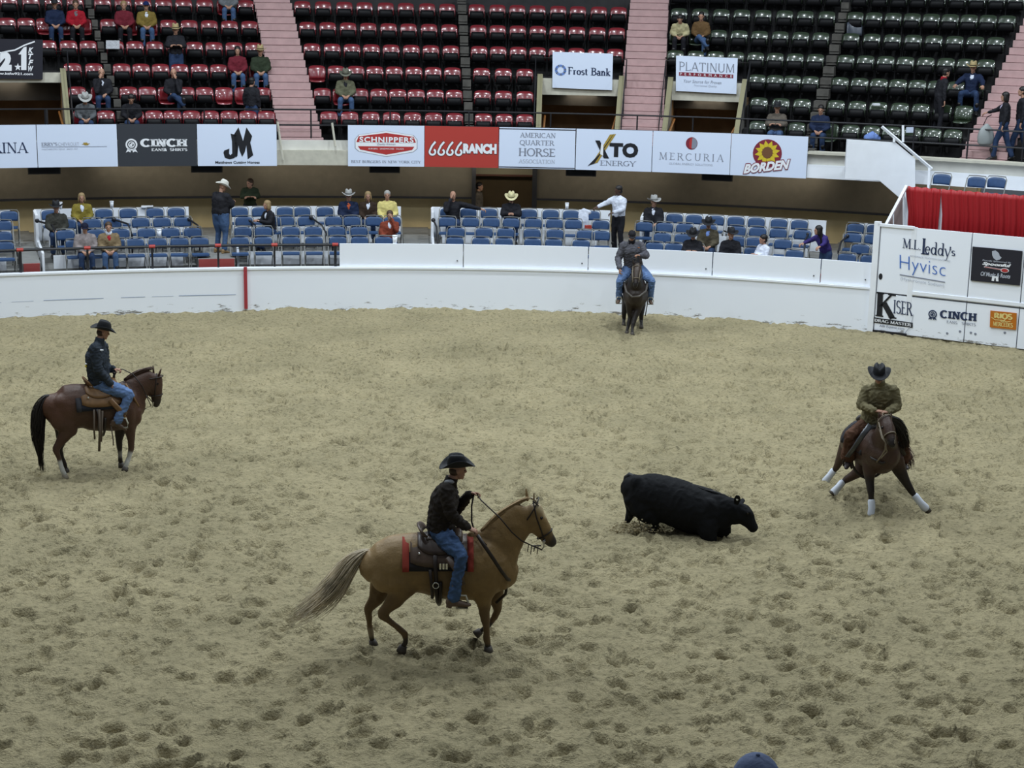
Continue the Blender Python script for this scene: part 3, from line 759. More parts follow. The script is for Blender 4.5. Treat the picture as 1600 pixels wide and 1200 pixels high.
class Sign:
    """a flat board at its real place; a in 0..1 left to right, b in 0..1 bottom to top"""
    def __init__(s, name, label, cat, corners, m, th=.03, group=None, mname='board'):
        s.tl, s.tr, s.br, s.bl = [Vector(c) for c in corners]
        s.ex = (s.tr - s.tl + s.br - s.bl) / 2; s.ey = (s.tl - s.bl + s.tr - s.br) / 2
        s.n = s.ex.cross(s.ey).normalized()
        if s.n.dot(CAMP - s.tl) < 0: s.n = -s.n
        s.root = empty(name, (s.bl + s.br) / 2, label, cat, group); s.lift = .006
        b = MB(); b.prism([s.bl, s.br, s.tr, s.tl], -s.n * th); b.build(mname, m, s.root)
    def P(s, a, b, h=None):
        top = s.tl.lerp(s.tr, a); bot = s.bl.lerp(s.br, a)
        return bot.lerp(top, b) + s.n * (s.lift if h is None else h)
    def put(s, VF, rect, m, name='lettering', label=None, slope=0.0, h=None, ref=None):
        V, F = VF
        xs = [p[0] for p in V]; ys = [p[1] for p in V]; x0, x1, y0, y1 = min(xs), max(xs), min(ys), max(ys)
        a0, a1, b0, b1 = rect
        mb = MB(); mb.add([s.P(lerp(a0, a1, (x - x0) / (x1 - x0 or 1)), lerp(b0, b1, (y - y0) / (y1 - y0 or 1)) + slope * ((x - x0) / (x1 - x0 or 1) - .5), h) for x, y in V], F)
        o = mb.build(name, m, s.root)
        if label: o['label'] = label
        return o
    def poly(s, pts, m, name='emblem', h=None, label=None):
        mb = MB(); mb.add([s.P(a, b, h) for a, b in pts], [tuple(range(len(pts)))]); o = mb.build(name, m, s.root)
        if label: o['label'] = label
        return o
    def disc(s, a, b, ra, rb, m, name='emblem', h=None, n=28, ring=None):
        mb = MB()
        if ring is None: mb.add([s.P(a + ra * cos(2 * pi * i / n), b + rb * sin(2 * pi * i / n), h) for i in range(n)], [tuple(range(n))])
        else:
            V = []; F = []
            for i in range(n):
                for k in (1, ring): V.append(s.P(a + ra * k * cos(2 * pi * i / n), b + rb * k * sin(2 * pi * i / n), h))
            for i in range(n): j = (i + 1) % n; F.append((2 * i, 2 * i + 1, 2 * j + 1, 2 * j))
            mb.add(V, F)
        return mb.build(name, m, s.root)
    def strokes(s, plist, w, m, name='emblem', h=None, asp=1.0):
        V = []; F = []
        for p in plist: stroke(V, F, [(x * asp, y) for x, y in p], w)
        mb = MB(); mb.add([s.P(x / asp, y, h) for x, y in V], F); return mb.build(name, m, s.root)
I_BLK = mat('black_ink', (.012, .013, .018), .5); I_NAVY = mat('navy_ink', (.02, .035, .09), .5); I_GREY = mat('grey_ink', (.22, .24, .30), .5)
I_WHT = mat('white_ink', (.80, .82, .86), .5); I_RED = mat('red_ink', (.42, .035, .035), .5); I_BLU = mat('blue_ink', (.035, .14, .50), .5)
I_YEL = mat('yellow_ink', (.62, .48, .03), .5); I_MAR = mat('maroon_ink', (.20, .02, .04), .5); I_GOLD = mat('gold_ink', (.36, .25, .05), .5)
I_LG = mat('light_grey_ink', (.42, .45, .52), .5); I_ORG = mat('orange_ink', (.50, .15, .01), .5); I_PALEY = mat('pale_yellow_ink', (.75, .60, .22), .5)
B_WHITE = mat('white_banner', (.66, .74, .90), .4); B_DARK = mat('charcoal_banner', (.035, .040, .050), .5); B_RED = mat('red_banner', (.42, .045, .035), .5)
def emblem_wreath(S, a, b, ra, rb, m, m2):
    S.disc(a, b, ra, rb, m, 'wreath', ring=.72); S.disc(a, b, ra * .55, rb * .55, m, 'horseshoe', ring=.7)
    S.poly([(a - ra * .4, b - rb * .1), (a + ra * .05, b + rb * .3), (a + ra * .45, b + rb * .15), (a + ra * .1, b), (a + ra * .15, b - rb * .35), (a - ra * .1, b - rb * .3)], m, 'horse_mark')
    S.poly([(a - ra * .6, b - rb * .6), (a - ra, b - rb * 1.35), (a - ra * .55, b - rb * 1.15), (a - ra * .2, b - rb * 1.35), (a - ra * .1, b - rb * .7)], m, 'ribbon')
    S.poly([(a + ra * .6, b - rb * .6), (a + ra, b - rb * 1.35), (a + ra * .55, b - rb * 1.15), (a + ra * .2, b - rb * 1.35), (a + ra * .1, b - rb * .7)], m, 'ribbon')
# banners along the parapet
def banner(u0, u1, label, m, lname='hanging_banner'):
    dd = 3.56
    sa, sb = s_at(u0, dd, 3.6), s_at(u1, dd, 3.6)
    zt, zb = 4.18, 3.115
    return Sign(lname, label, 'banner', [pt(sa, dd, zt), pt(sb - .01, dd, zt), pt(sb - .01, dd, zb), pt(sa, dd, zb)], m, .02, 'banners along the parapet', 'cloth')
S = banner(-64, 58, 'white banner reading PURINA, cut by the left picture edge', B_WHITE)
S.put(serif_mesh('PURINA', .12, .05), (.17, .89, .34, .60), I_NAVY)
S = banner(58.5, 184, "white banner with small JERRY'S CHEVROLET lettering and a bowtie mark", B_WHITE)
S.put(serif_mesh("JERRY'S", .16, .08), (.05, .25, .505, .585), I_GREY); S.put(font_mesh('CHEVROLET', -.01), (.26, .52, .505, .585), I_LG)
S.poly([(.55, .53), (.575, .55), (.575, .575), (.625, .575), (.625, .555), (.66, .555), (.635, .53), (.635, .515), (.585, .515), (.585, .53)], I_GOLD, 'bowtie')
S.poly([(.05, .475), (.87, .475), (.87, .485), (.05, .485)], I_GREY, 'rule'); S.put(font_mesh('WEATHERFORD TEXAS   SINCE 1937', .0), (.05, .50, .41, .445), I_LG)
S = banner(184.5, 308, 'charcoal banner with white CINCH JEANS & SHIRTS lettering', B_DARK)
emblem_wreath(S, .17, .52, .075, .14, I_WHT, B_DARK)
S.put(serif_mesh('CINCH', .30, .22, .42, .16, .12), (.28, .88, .46, .66), I_WHT); S.put(serif_mesh('JEANS   SHIRTS', .2, .12), (.42, .88, .36, .43), I_WHT); S.put(font_mesh('&', .03), (.58, .62, .36, .43), I_WHT)
S = banner(308.5, 433, 'white banner with a large black JM monogram over Matthews Cutting Horses', B_WHITE)
S.poly([(.42, .78), (.50, .74), (.50, .30), (.46, .19), (.40, .16), (.34, .20), (.325, .32), (.335, .37), (.40, .42), (.395, .30), (.41, .26), (.435, .30), (.435, .60)], I_BLK, 'monogram')
S.poly([(.47, .56), (.455, .74), (.52, .93), (.575, .60), (.62, .93), (.69, .72), (.665, .56), (.70, .26), (.63, .16), (.615, .50), (.595, .34), (.56, .22), (.53, .36), (.515, .50), (.50, .24), (.475, .2)], I_BLK, 'monogram')
S.put(font_mesh('Matthews Cutting Horses', .02), (.22, .78, .035, .12), I_BLK)
S = banner(544, 663.5, 'white banner with a red SCHNIPPERS badge', B_WHITE)
badge = lambda k: [(.5 + (x - .5) * k, .56 + (y - .56) * k) for x, y in [(.5, .87), (.86, .77), (.91, .66), (.91, .44), (.86, .36), (.5, .24), (.14, .36), (.09, .44), (.09, .66), (.14, .77)]]
S.poly(badge(1), I_GREY, 'badge_edge', .004); S.poly(badge(.98), I_WHT, 'badge', .006); S.poly([(.5, .82), (.86, .73), (.89, .59), (.11, .59), (.14, .73)], I_RED, 'badge_field', .009); S.poly([(.13, .49), (.87, .49), (.84, .41), (.5, .29), (.16, .41)], I_RED, 'badge_field', .009)
S.put(font_mesh('SCHNIPPERS', .03, 1.15), (.15, .86, .585, .72), I_WHT, h=.013); S.put(font_mesh('Quality Kitchen', 0, 1, .3), (.38, .62, .51, .57), I_GREY, h=.012)
S.put(font_mesh('BURGERS   SANDWICHES   SALADS', 0), (.27, .73, .415, .45), I_WHT, h=.013)
S.put(serif_mesh('BEST BURGERS IN NEW YORK CITY', .14, .06), (.04, .96, .08, .15), I_GREY)
S = banner(664, 779.5, 'red banner reading 6666 RANCH in white', B_RED)
for i in range(4):
    x = .08 + .118 * i
    six = [(x + .065, .62), (x + .02, .52), (x - .01, .40)] + [(x + .025 + .04 * cos(a), .37 + .07 * sin(a)) for a in (radians(q) for q in range(180, 421, 24))]
    S.strokes([six], .075, I_BLK, 'numeral_shadow', .005, asp=1.9); S.strokes([six], .05, I_WHT, 'numeral', .009, asp=1.9)
S.put(font_mesh('RANCH', .07), (.52, .975, .34, .59), I_WHT, h=.010); S.put(font_mesh('RANCH', .09), (.515, .98, .325, .60), I_BLK, h=.004)
S = banner(780, 899.5, 'white banner reading AMERICAN QUARTER HORSE ASSOCIATION between black lines', B_WHITE)
for bb in (.02, .955): S.poly([(0, bb), (1, bb), (1, bb + .02), (0, bb + .02)], I_BLK, 'rule')
S.put(serif_mesh('AMERICAN', .12, .06), (.27, .74, .76, .88), I_GREY); S.put(serif_mesh('QUARTER', .12, .06), (.27, .73, .55, .70), I_GREY); S.put(serif_mesh('HORSE', .14, .06), (.26, .74, .30, .50), I_GREY); S.put(serif_mesh('ASSOCIATION', .12, .06), (.26, .74, .13, .23), I_LG)
S = banner(900, 1019.5, 'white banner with gold and black XTO ENERGY logo', B_WHITE)
S.poly([(.20, .13), (.29, .19), (.52, .90), (.44, .88), (.34, .55)], I_GOLD, 'logo', .007); S.poly([(.16, .10), (.25, .17), (.46, .80), (.50, .93), (.40, .66), (.30, .38)], I_BLK, 'logo', .009)
S.poly([(.25, .73), (.31, .73), (.44, .30), (.37, .30)], I_BLK, 'logo', .010); S.poly([(.33, .66), (.36, .62), (.36, .36), (.32, .40)], I_WHT, 'logo', .012)
S.put(font_mesh('T', .06), (.44, .62, .34, .68), I_BLK); S.put(font_mesh('O', .06), (.61, .82, .33, .69), I_BLK); S.put(serif_mesh('ENERGY', .12, .06), (.32, .80, .12, .25), I_GREY)
S = banner(1020, 1141.5, 'white banner reading MERCURIA below a small striped ball', B_WHITE)
S.disc(.50, .73, .075, .15, I_MAR, 'ball'); S.disc(.52, .73, .05, .13, I_GREY, 'ball', .008); S.poly([(.475, .62), (.50, .60), (.505, .86), (.48, .85), (.465, .73)], I_RED, 'ball_stripe', .010)
S.put(serif_mesh('MERCURIA', .09, .04, .2, .04, .28), (.09, .92, .31, .49), I_GREY); S.put(font_mesh('GLOBAL ENERGY SOLUTIONS'), (.22, .78, .20, .25), I_LG)
S = banner(1142, 1262, 'white banner with BORDEN in white script over a yellow flower', B_WHITE)
S.disc(.48, .56, .19, .34, I_MAR, 'disc', .005)
for i in range(12):
    a = 2 * pi * i / 12 + .2
    ca, sa_ = cos(a), sin(a)
    q = lambda r, w: (.48 + (r * ca - w * sa_) * .17, .58 + (r * sa_ + w * ca) * .30)
    S.poly([q(.3, 0), q(.6, -.2), q(.98, 0), q(.6, .2)], I_YEL, 'petal', .008)
S.disc(.48, .58, .07, .14, mat('brown_ink', (.16, .07, .03), .5), 'flower_heart', .011)
S.put(font_mesh('BORDEN', .10, 1.0, .25), (.17, .79, .11, .38), I_MAR, slope=.17, h=.012); S.put(font_mesh('BORDEN', .05, 1.0, .25), (.18, .78, .13, .36), I_WHT, slope=.17, h=.016)
# signs on the passage heads
def face_sign(name, label, c4, m, d=5.78, th=.05):
    return Sign(name, label, 'sign', [pxd(u, v, d) for u, v in c4], m, th)
S = face_sign('passage_sign', 'white sign reading Frost Bank with blue ring mark over a doorway', [(864, 81), (958, 84), (957, 141), (863, 137)], B_WHITE)
for i in range(20):
    a = 2 * pi * i / 20; r1, r2 = .55, 1.0; f = lambda r, t: (.135 + r * .095 * cos(t), .50 + r * .155 * sin(t))
    S.poly([f(r1, a), f(r2, a - .02), f(r2, a + .22), f(r1, a + .18)], I_BLU if i % 3 else I_NAVY, 'ray')
S.put(serif_mesh('Frost Bank', .17, .09), (.255, .97, .38, .60), I_NAVY)
S = face_sign('passage_sign', 'white sign reading PLATINUM with a red bar over the right doorway', [(1057, 87), (1153, 91), (1151, 147), (1056, 142)], B_WHITE)
S.put(serif_mesh('PLATINUM', .10, .07, .1, .03, .02), (.05, .95, .58, .84), I_GREY); S.poly([(.05, .44), (.94, .44), (.94, .54), (.05, .54)], I_MAR, 'bar')
S.put(font_mesh('PERFORMANCE', 0, 2.2), (.07, .92, .455, .525), I_WHT, h=.010); S.put(font_mesh('Your Source for Proven', 0, 1.1, .3), (.13, .75, .25, .34), I_GREY); S.put(font_mesh('Nutritional Quality', 0, 1.1, .3), (.30, .68, .14, .22), I_LG)
S = face_sign('passage_sign', 'black radio sign with white 92.1 numerals and KTFW, top left corner', [(-62, 60), (67, 62), (67, 124), (-62, 122)], mat('black_banner', (.018, .018, .028), .45))
S.put(font_mesh('9', .10), (.24, .44, .25, .72), I_WHT); S.put(font_mesh('2', .10), (.475, .62, .20, .68), I_WHT)
st = [(.695 + .045 * (1 if i % 2 == 0 else .42) * sin(pi * i / 5), .30 + .10 * (1 if i % 2 == 0 else .42) * cos(pi * i / 5)) for i in range(10)]
S.poly(st, I_WHT, 'star'); S.poly([(.70, .62), (.765, .80), (.80, .82), (.80, .23), (.735, .23), (.735, .62)], I_WHT, 'numeral')
for i, ch in enumerate('KTFW'): S.put(font_mesh(ch, .04, 1, .3), (.82, .885, .66 - .155 * i, .80 - .155 * i), I_WHT)
S.put(font_mesh('www.ktfw921.com', .03), (.38, .88, .10, .165), I_WHT); S.strokes([[(.1, .42), (.3, .60), (.5, .66), (.58, .70), (.66, .73), (.78, .86), (.90, .95)]], .035, I_WHT, 'swoosh', asp=2.0)

# ------------------------------------------------------------------ signed gate at the right
GA, GB = Vector((8.40, 38.55, 0)), Vector((11.52, 36.72, 0)); gd = (GB - GA).normalized(); gn = Vector((gd.y, -gd.x, 0))
def GP(t, z, off=0.0): return GA + gd * t + gn * off + Vector((0, 0, z))
def gt(u, v):      # gate coordinate of a spot in the photograph
    d = ray(u, v); p = CAMP + d * ((GA - CAMP).dot(gn) / d.dot(gn)); return (p - GA).dot(gd), p.z
gate = empty('arena_gate', GP(1.8, 0), 'tall white panelled arena gate wall with sponsor lettering at right', 'gate')
LT = 7.5
cols = [gt(1373, 400)[0], gt(1425, 400)[0], gt(1515, 420)[0], gt(1597, 440)[0], 5.2, LT]
zmid = gt(1425, 463)[1]
for a, c in zip(cols[:-1], cols[1:]):
    for (z0, z1, nm) in ((.02, zmid - .02, 'lower_panel'), (zmid + .02, 2.53, 'upper_panel')):
        b = MB(); q = [GP(a + .012, z0), GP(c - .012, z0), GP(c - .012, z1), GP(a + .012, z1)]
        b.prism(q, -gn * .05); b.build(nm, M_WALL, gate)
b = MB(); b.prism([GP(-.0, 0, -.055), GP(LT, 0, -.055), GP(LT, 2.5, -.055), GP(0, 2.5, -.055)], -gn * .02); b.build('backing', M_SEAM, gate)
b = MB(); b.prism([GP(-.04, .0, .03), GP(.10, .0, .03), GP(.10, 2.60, .03), GP(-.04, 2.60, .03)], -gn * .12); b.build('post', M_WHITE, gate)
t2 = cols[1]
b = MB(); b.prism([GP(t2 - .05, .05, .005), GP(t2 + .07, .05, .005), GP(t2 + .07, 2.54, .005), GP(t2 - .05, 2.54, .005)], -gn * .07); b.build('post', M_WHITE, gate)
b = MB(); b.prism([GP(.05, 2.50, .03), GP(t2, 2.50, .03), GP(t2, 2.56, .03), GP(.05, 2.56, .03)], -gn * .1); b.build('top_rail', M_WHITE, gate)
b = MB(); b.prism([GP(t2 + .07, zmid + .04, .02), GP(LT, zmid + .04, .02), GP(LT, zmid + .12, .02), GP(t2 + .07, zmid + .12, .02)], -gn * .05); b.build('middle_rail', M_WHITE, gate)
b = MB(); b.box(GP((cols[0] + t2) / 2, .02, .02), (.8, .06, .07), Matrix.Rotation(atan2(gd.y, gd.x), 3, 'Z')); b.build('gate_foot', M_BLACK, gate)
b = MB(); hx, hz = gt(1376, 432); b.prism([GP(hx + .045 * cos(2 * pi * i / 14), hz + .075 * sin(2 * pi * i / 14), .008) for i in range(14)], -gn * .01); b.build('latch_hole', I_BLK, gate)
for (u_, v_) in ((1500, 518), (1517, 520), (1524, 522), (1570, 520), (1480, 521)):
    hx, hz = gt(u_, v_); b = MB(); b.prism([GP(hx + .03 * cos(i) * (1 + .3 * sin(3 * i)), hz + .03 * sin(i), .006) for i in np.linspace(0, 5.6, 8)], -gn * .01); b.build('scuff', I_GREY, gate)
class GSign(Sign):
    def __init__(s, uv):
        s.tl, s.tr, s.br, s.bl = [GP(*gt(u, v)) for u, v in uv]; s.ex = gd; s.n = gn; s.root = gate; s.lift = .012
S = GSign([(1411, 370), (1496, 381), (1494, 404), (1410, 393)])       # shoe maker's line
S.put(serif_mesh('M.L.', .14, .06), (.0, .34, .25, .92), I_NAVY); S.put(serif_mesh('L', .18, .07), (.35, .50, .0, 1.08), I_NAVY)
S.put(serif_mesh('eddy', .11, .06, .16), (.42, .90, -.22, .92), I_NAVY); S.put(serif_mesh("'s", .13, .06), (.87, .98, .15, .75), I_NAVY); S.put(font_mesh("HANDMADE TRADITION SINCE 1922"), (.15, .90, -.28, -.16), I_LG)
S = GSign([(1406, 398), (1478, 411), (1477, 438), (1406, 426)])
S.put(font_mesh('Hyvisc', -.018), (.0, 1.0, -.02, 1.0), I_BLU); S.poly([(0, -.14), (1, -.14), (1, -.08), (0, -.08)], I_GREY, 'rule'); S.put(font_mesh('(Hyaluronate Sodium)', -.01), (.02, .98, -.46, -.22), I_LG)
S = GSign([(1364, 455), (1428, 465), (1427, 505), (1362, 496)])
S.put(serif_mesh('K', .24, .08, .34), (.09, .60, .02, 1.02), I_BLK); S.put(serif_mesh('ISER', .14, .06), (.52, .99, .26, .80), I_NAVY)
S.poly([(.03, -.18), (.99, -.18), (.99, .02), (.03, .02)], I_BLK, 'bar', .012); S.put(serif_mesh('DRAG MASTER', .2, .1), (.07, .96, -.14, -.02), I_WHT, h=.016); S.put(font_mesh('ABI Equine.com'), (.20, .80, -.34, -.22), I_GREY)
S.strokes([[(.30, -.62), (.45, -.68), (.62, -.62), (.80, -.45), (.95, -.10), (1.0, .35)]], .02, I_LG, 'swoosh', asp=1.4)
S = GSign([(1450, 482), (1530, 489), (1529, 509), (1449, 500)])
emblem_wreath(S, .10, .55, .085, .36, I_NAVY, I_WHT)
S.put(serif_mesh('CINCH', .28, .20, .40, .15, .12), (.24, .96, .30, .98), I_NAVY); S.put(serif_mesh('JEANS   SHIRTS', .15, .08), (.38, .95, -.06, .16), I_GREY)
sg = lambda nm, lab, uv, m, off=.03: Sign(nm, lab, 'sign', [GP(*gt(u, v), off) for u, v in uv], m, .02)
S = sg('gate_sign', 'small orange sign reading RIOS of MERCEDES on the gate', [(1548, 485), (1589, 489), (1588, 515), (1547, 511)], I_ORG)
S.put(serif_mesh('RIOS', .3, .18, .3, .1), (.14, .86, .56, .92), I_PALEY); S.put(font_mesh('of', .05, 1, .3), (.40, .60, .40, .56), I_PALEY); S.put(serif_mesh('MERCEDES', .22, .12), (.12, .88, .10, .38), I_PALEY)
S.strokes([[(.05, .62), (.2, .48), (.45, .5), (.65, .42), (.8, .5)]], .04, I_PALEY, 'swoosh', .009, asp=1.4)
S = sg('gate_sign', 'black square sign with white script and a red spoon on the gate', [(1520, 385), (1598, 392), (1594, 446), (1517, 438)], mat('black_banner', (.018, .018, .028), .45))
S.poly([(.40, .92), (.47, .95), (.54, .88), (.56, .80), (.60, .76), (.57, .70), (.50, .66), (.44, .72), (.41, .80)], I_LG, 'rose_mark')
S.put(font_mesh('Proudly Sponsored By', .02, 1, .2), (.22, .80, .60, .655), I_LG); S.put(font_mesh('Spoonful', .05, 1, .3), (.22, .80, .47, .59), I_WHT)
S.strokes([[(.26, .445), (.40, .43), (.60, .41)]], .035, I_WHT, 'spoon_handle', .007); S.strokes([[(.27, .445), (.40, .43), (.60, .41)]], .018, I_RED, 'spoon_handle', .010)
S.disc(.68, .395, .085, .065, I_WHT, 'spoon_bowl', .008); S.disc(.68, .395, .07, .05, I_RED, 'spoon_bowl', .012)
S.put(font_mesh('Of Music & Roots', .03, 1, .2), (.20, .80, .17, .30), I_LG); S.poly([(.44, .20), (.56, .20), (.57, .06), (.52, .06), (.51, .15), (.49, .15), (.48, .06), (.43, .06)], I_WHT, 'boots_mark', .012)
# red pleated skirt round the platform behind the gate
c0, c1 = gy(1416, 291, 39.5), gy(1600, 304, 38.0)
cdv = Vector((c1.x - c0.x, c1.y - c0.y, 0)).normalized(); cn = Vector((cdv.y, -cdv.x, 0))
V = []; F = []
npl = 420; Ltot = 6.2; gap = None
split = (gy(1467, 330, 39.0) - c0).dot(cdv)
def skirt(t0, t1, name, parent, taper=0.0):
    V = []; F = []; n = int((t1 - t0) / .012)
    for i in range(n + 1):
        t = lerp(t0, t1, i / n); w = .012 * sin(t * 52 + sin(t * 9) * 1.3) + .008 * sin(t * 23)
        for j, z in enumerate((c0.z, c0.z - .12, c0.z - .6, 1.0)):
            tt = t + (.0 if j < 2 else (taper * (1 - i / n)) * j / 3)
            V.append(Vector((c0.x, c0.y, 0)) + cdv * tt + cn * (w * (.5 + .35 * j)) + Vector((0, 0, z + (.01 * sin(t * 30) if j == 0 else 0))))
    for i in range(n):
        for j in range(3): a = i * 4 + j; F.append((a, a + 1, a + 5, a + 4))
    b = MB(); b.raw(V, F); o = b.build(name, mat('red_satin', (.34, .010, .014), .5), parent, True); md = o.modifiers.new('thick', 'SOLIDIFY'); md.thickness = .006; return o
sk = empty('platform_skirt', Vector((c0.x, c0.y, 1.0)), 'long red pleated skirt around the platform behind the gate', 'curtain')
skirt(0, split, 'pleated_cloth', sk, .14); skirt(split + .01, Ltot, 'pleated_cloth', sk, .10)
pf = empty('judges_platform', Vector((c0.x + 1, c0.y + 1, 0)), 'white raised platform behind the red skirt', 'platform')
b = MB(); q = [Vector((c0.x, c0.y, 0)) - cn * .06, Vector((c0.x, c0.y, 0)) - cn * .06 + cdv * Ltot, Vector((c0.x, c0.y, 0)) - cn * 2.0 + cdv * Ltot, Vector((c0.x, c0.y, 0)) - cn * 2.0]
zpf = c0.z - .60
b.prism([p + Vector((0, 0, zpf - .1)) for p in q], (0, 0, .1)); b.build('deck', M_WHITE, pf)
b = MB(); b.prism([q[0] + Vector((0, 0, 1)), q[1] + Vector((0, 0, 1)), q[1] + cn * .03 + Vector((0, 0, 1)), q[0] + cn * .03 + Vector((0, 0, 1))], (0, 0, c0.z - 1.02)); b.build('front_board', M_WHITE, pf)
for i, (a, c) in enumerate(((0, .06), (3, .06))):
    b = MB(); b.box(q[a] + cdv * .1 + Vector((0, 0, zpf / 2)), (.09, .09, zpf)); b.build('leg', M_WHITE, pf)
for i, (u, v, lab) in enumerate(((1468, 284, 'leftmost blue folding chair above the red skirt'), (1522, 293, 'middle blue folding chair above the red skirt'), (1553, 295, 'right blue folding chair above the red skirt'))):
    yy = 39.9 - .5 * (i > 0); p = gy(u, v, yy); place_chair(Vector((p.x, p.y, zpf)), atan2(cdv.y, cdv.x), lab, 'chairs on the raised platform')
# white stair box that drops from the upper deck
def wp(u, v, y=41.5): return gy(u, v, y)
sb = empty('stair_enclosure', wp(1380, 300), 'white boarded stair enclosure with diagonal handrail below the green seats', 'stair')
b = MB(); b.prism([wp(1324, 218), wp(1400, 223), wp(1430, 248), wp(1430, 300), wp(1416, 318), wp(1374, 282), wp(1320, 279)][::-1], (0, .12, 0)); b.build('side_board', M_WHITE, sb)
for (u, v) in ((1345, 250), (1400, 250), (1420, 268)):
    p = wp(u, v); b = MB(); b.box(p + Vector((0, .62, 0)), (.08, 1.1, .08)); b.build('bracket', M_WHITE, sb)
for a, c in (((1378, 198), (1456, 264)), ((1411, 196), (1411, 222)), ((1452, 262), (1450, 300)), ((1397, 214), (1397, 222))):
    b = MB(); b.tube([wp(*a), wp(*c)], .04, 4); b.build('handrail' if a == (1378, 198) else 'post', M_WHITE, sb)
ram = empty('platform_stair', gy(1395, 350, 39.4), 'white rail and pinkish stair side at the left end of the red skirt', 'stair')
b = MB(); b.tube([gy(1417, 290, 39.45), gy(1382, 356, 39.2)], .045, 4); b.build('handrail', M_WHITE, ram)
b = MB(); b.prism([gy(1412, 303, 39.6), gy(1412, 356, 39.6), gy(1386, 356, 39.6)], (0, .05, 0)); b.build('stair_side', mat('faded_pink_board', (.25, .19, .18), .7), ram)
b = MB(); b.prism([gy(1413, 300, 39.55), gy(1423, 356, 39.55), gy(1412, 356, 39.55)], (0, .06, 0)); b.tube([gy(1412, 300, 39.5), gy(1412, 356, 39.5)], .03, 4); b.tube([gy(1396, 330, 39.5), gy(1396, 356, 39.5)], .02, 4); b.build('post', M_WHITE, ram)
# ------------------------------------------------------------------ people
M_SKIN = mat('skin', (.40, .22, .15), .6); M_SKIND = mat('dark_skin', (.07, .035, .022), .55)
M_EYE = mat('eye_dark', (.02, .015, .012), .3); M_LIP = mat('lip', (.30, .11, .09), .5)
CLO = {}
def cloth(name, c, rough=.8): return mat(name, c, rough, spec=.15, noise=.22, nscale=9, bump=.9, bscale=11)
M_JEAN = cloth('blue_denim', (.055, .10, .20)); M_JEAND = cloth('dark_denim', (.025, .045, .10)); M_BLKC = cloth('black_cloth', (.014, .014, .018))
M_BOOT = mat('brown_boot', (.075, .045, .028), .5); M_SHOE = mat('black_shoe', (.015, .014, .014), .4)
M_HATB = mat('black_felt', (.010, .011, .014), .75); M_HATW = mat('white_felt', (.62, .61, .56), .85); M_HATG = mat('grey_felt', (.34, .34, .33), .85)
M_HATT = mat('tan_straw', (.36, .28, .14), .8)
M_HAIRB = mat('black_hair', (.010, .008, .008), .5); M_HAIRN = mat('brown_hair', (.055, .030, .016), .55); M_HAIRY = mat('blond_hair', (.26, .18, .085), .6); M_HAIRG = mat('grey_hair', (.32, .31, .29), .7)
def head_template(vox):
    b = MB()
    b.ell((-.005, 0, .025), (.095, .076, .098), nu=20, nv=14); b.ell((.028, 0, -.045), (.062, .054, .068), nu=16, nv=10)
    b.ell((.062, 0, -.088), (.026, .026, .020)); b.ell((.060, 0, .028), (.032, .056, .016)); b.ell((.050, 0, -.02), (.036, .052, .03))
    b.loft([(.084, 0, .022), (.104, 0, -.018), (.088, 0, -.026)], [(.009, .009), (.014, .012), (.010, .008)], n=8)
    b.ell((.080, 0, -.052), (.012, .024, .007)); b.ell((.078, 0, -.062), (.011, .020, .007))
    for s in (-1, 1):
        b.ell((-.005, s * .078, -.004), (.020, .008, .030)); b.ell((.062, s * .036, -.018), (.018, .018, .016))
    V, F = organic(b, vox, 1)
    return V, F
HEADS = {'hi': head_template(.0065), 'lo': head_template(.013)}
def basis(f, up=Vector((0, 0, 1))):
    f = f.normalized(); l = up.cross(f).normalized(); u = f.cross(l)
    return Matrix(((f.x, l.x, u.x), (f.y, l.y, u.y), (f.z, l.z, u.z)))
def add_head(mb, c, R, k, res):
    V, F = HEADS[res]
    mb.raw([R @ (Vector(p) * k) + c for p in V], F, 0)
    for s in (-1, 1):
        mb.ell(c + R @ (Vector((.073, s * .032, .004)) * k), (.013 * k, .015 * k, .010 * k), R, 8, 6, 1)
    mb.ell(c + R @ (Vector((.088, 0, -.057)) * k), (.006 * k, .021 * k, .005 * k), R, 8, 4, 2)
def add_hand(mb, wrist, direc, palm_n, k=1.0, curl=.9, side=1, n=6):
    """palm plus five fingers; direc = wrist to knuckles, palm_n = where the palm faces, side = which way the thumb goes"""
    d = direc.normalized(); pn = (palm_n - d * palm_n.dot(d)).normalized(); a = d.cross(pn).normalized() * side
    mb.loft([wrist, wrist + d * .035 * k, wrist + d * .075 * k, wrist + d * .092 * k], [(.026 * k, .019 * k), (.036 * k, .017 * k), (.040 * k, .015 * k), (.036 * k, .012 * k)], side=a, n=8)
    for i, L in enumerate((.072, .080, .074, .058)):
        off = a * ((1.5 - i) * .0195 * k); p = wrist + d * .086 * k + off; pts = [p]; ang = 0
        for j, f in enumerate((.45, .32, .25)):
            ang += curl * (.5, .9, .7)[j]
            dd = d * cos(ang) + pn * sin(ang); p = p + dd * L * f * k; pts.append(p)
        mb.loft(pts, [.0095 * k, .0088 * k, .008 * k, .007 * k], side=a, n=n)
    p = wrist + d * .03 * k + a * .028 * k; t1 = (a * .75 + d * .65 + pn * .25).normalized(); t2 = (a * .25 + d * .85 + pn * (.3 + .4 * curl)).normalized()
    mb.loft([p, p + t1 * .034 * k, p + t1 * .034 * k + t2 * .034 * k], [.0125 * k, .0105 * k, .0085 * k], side=pn, n=n)
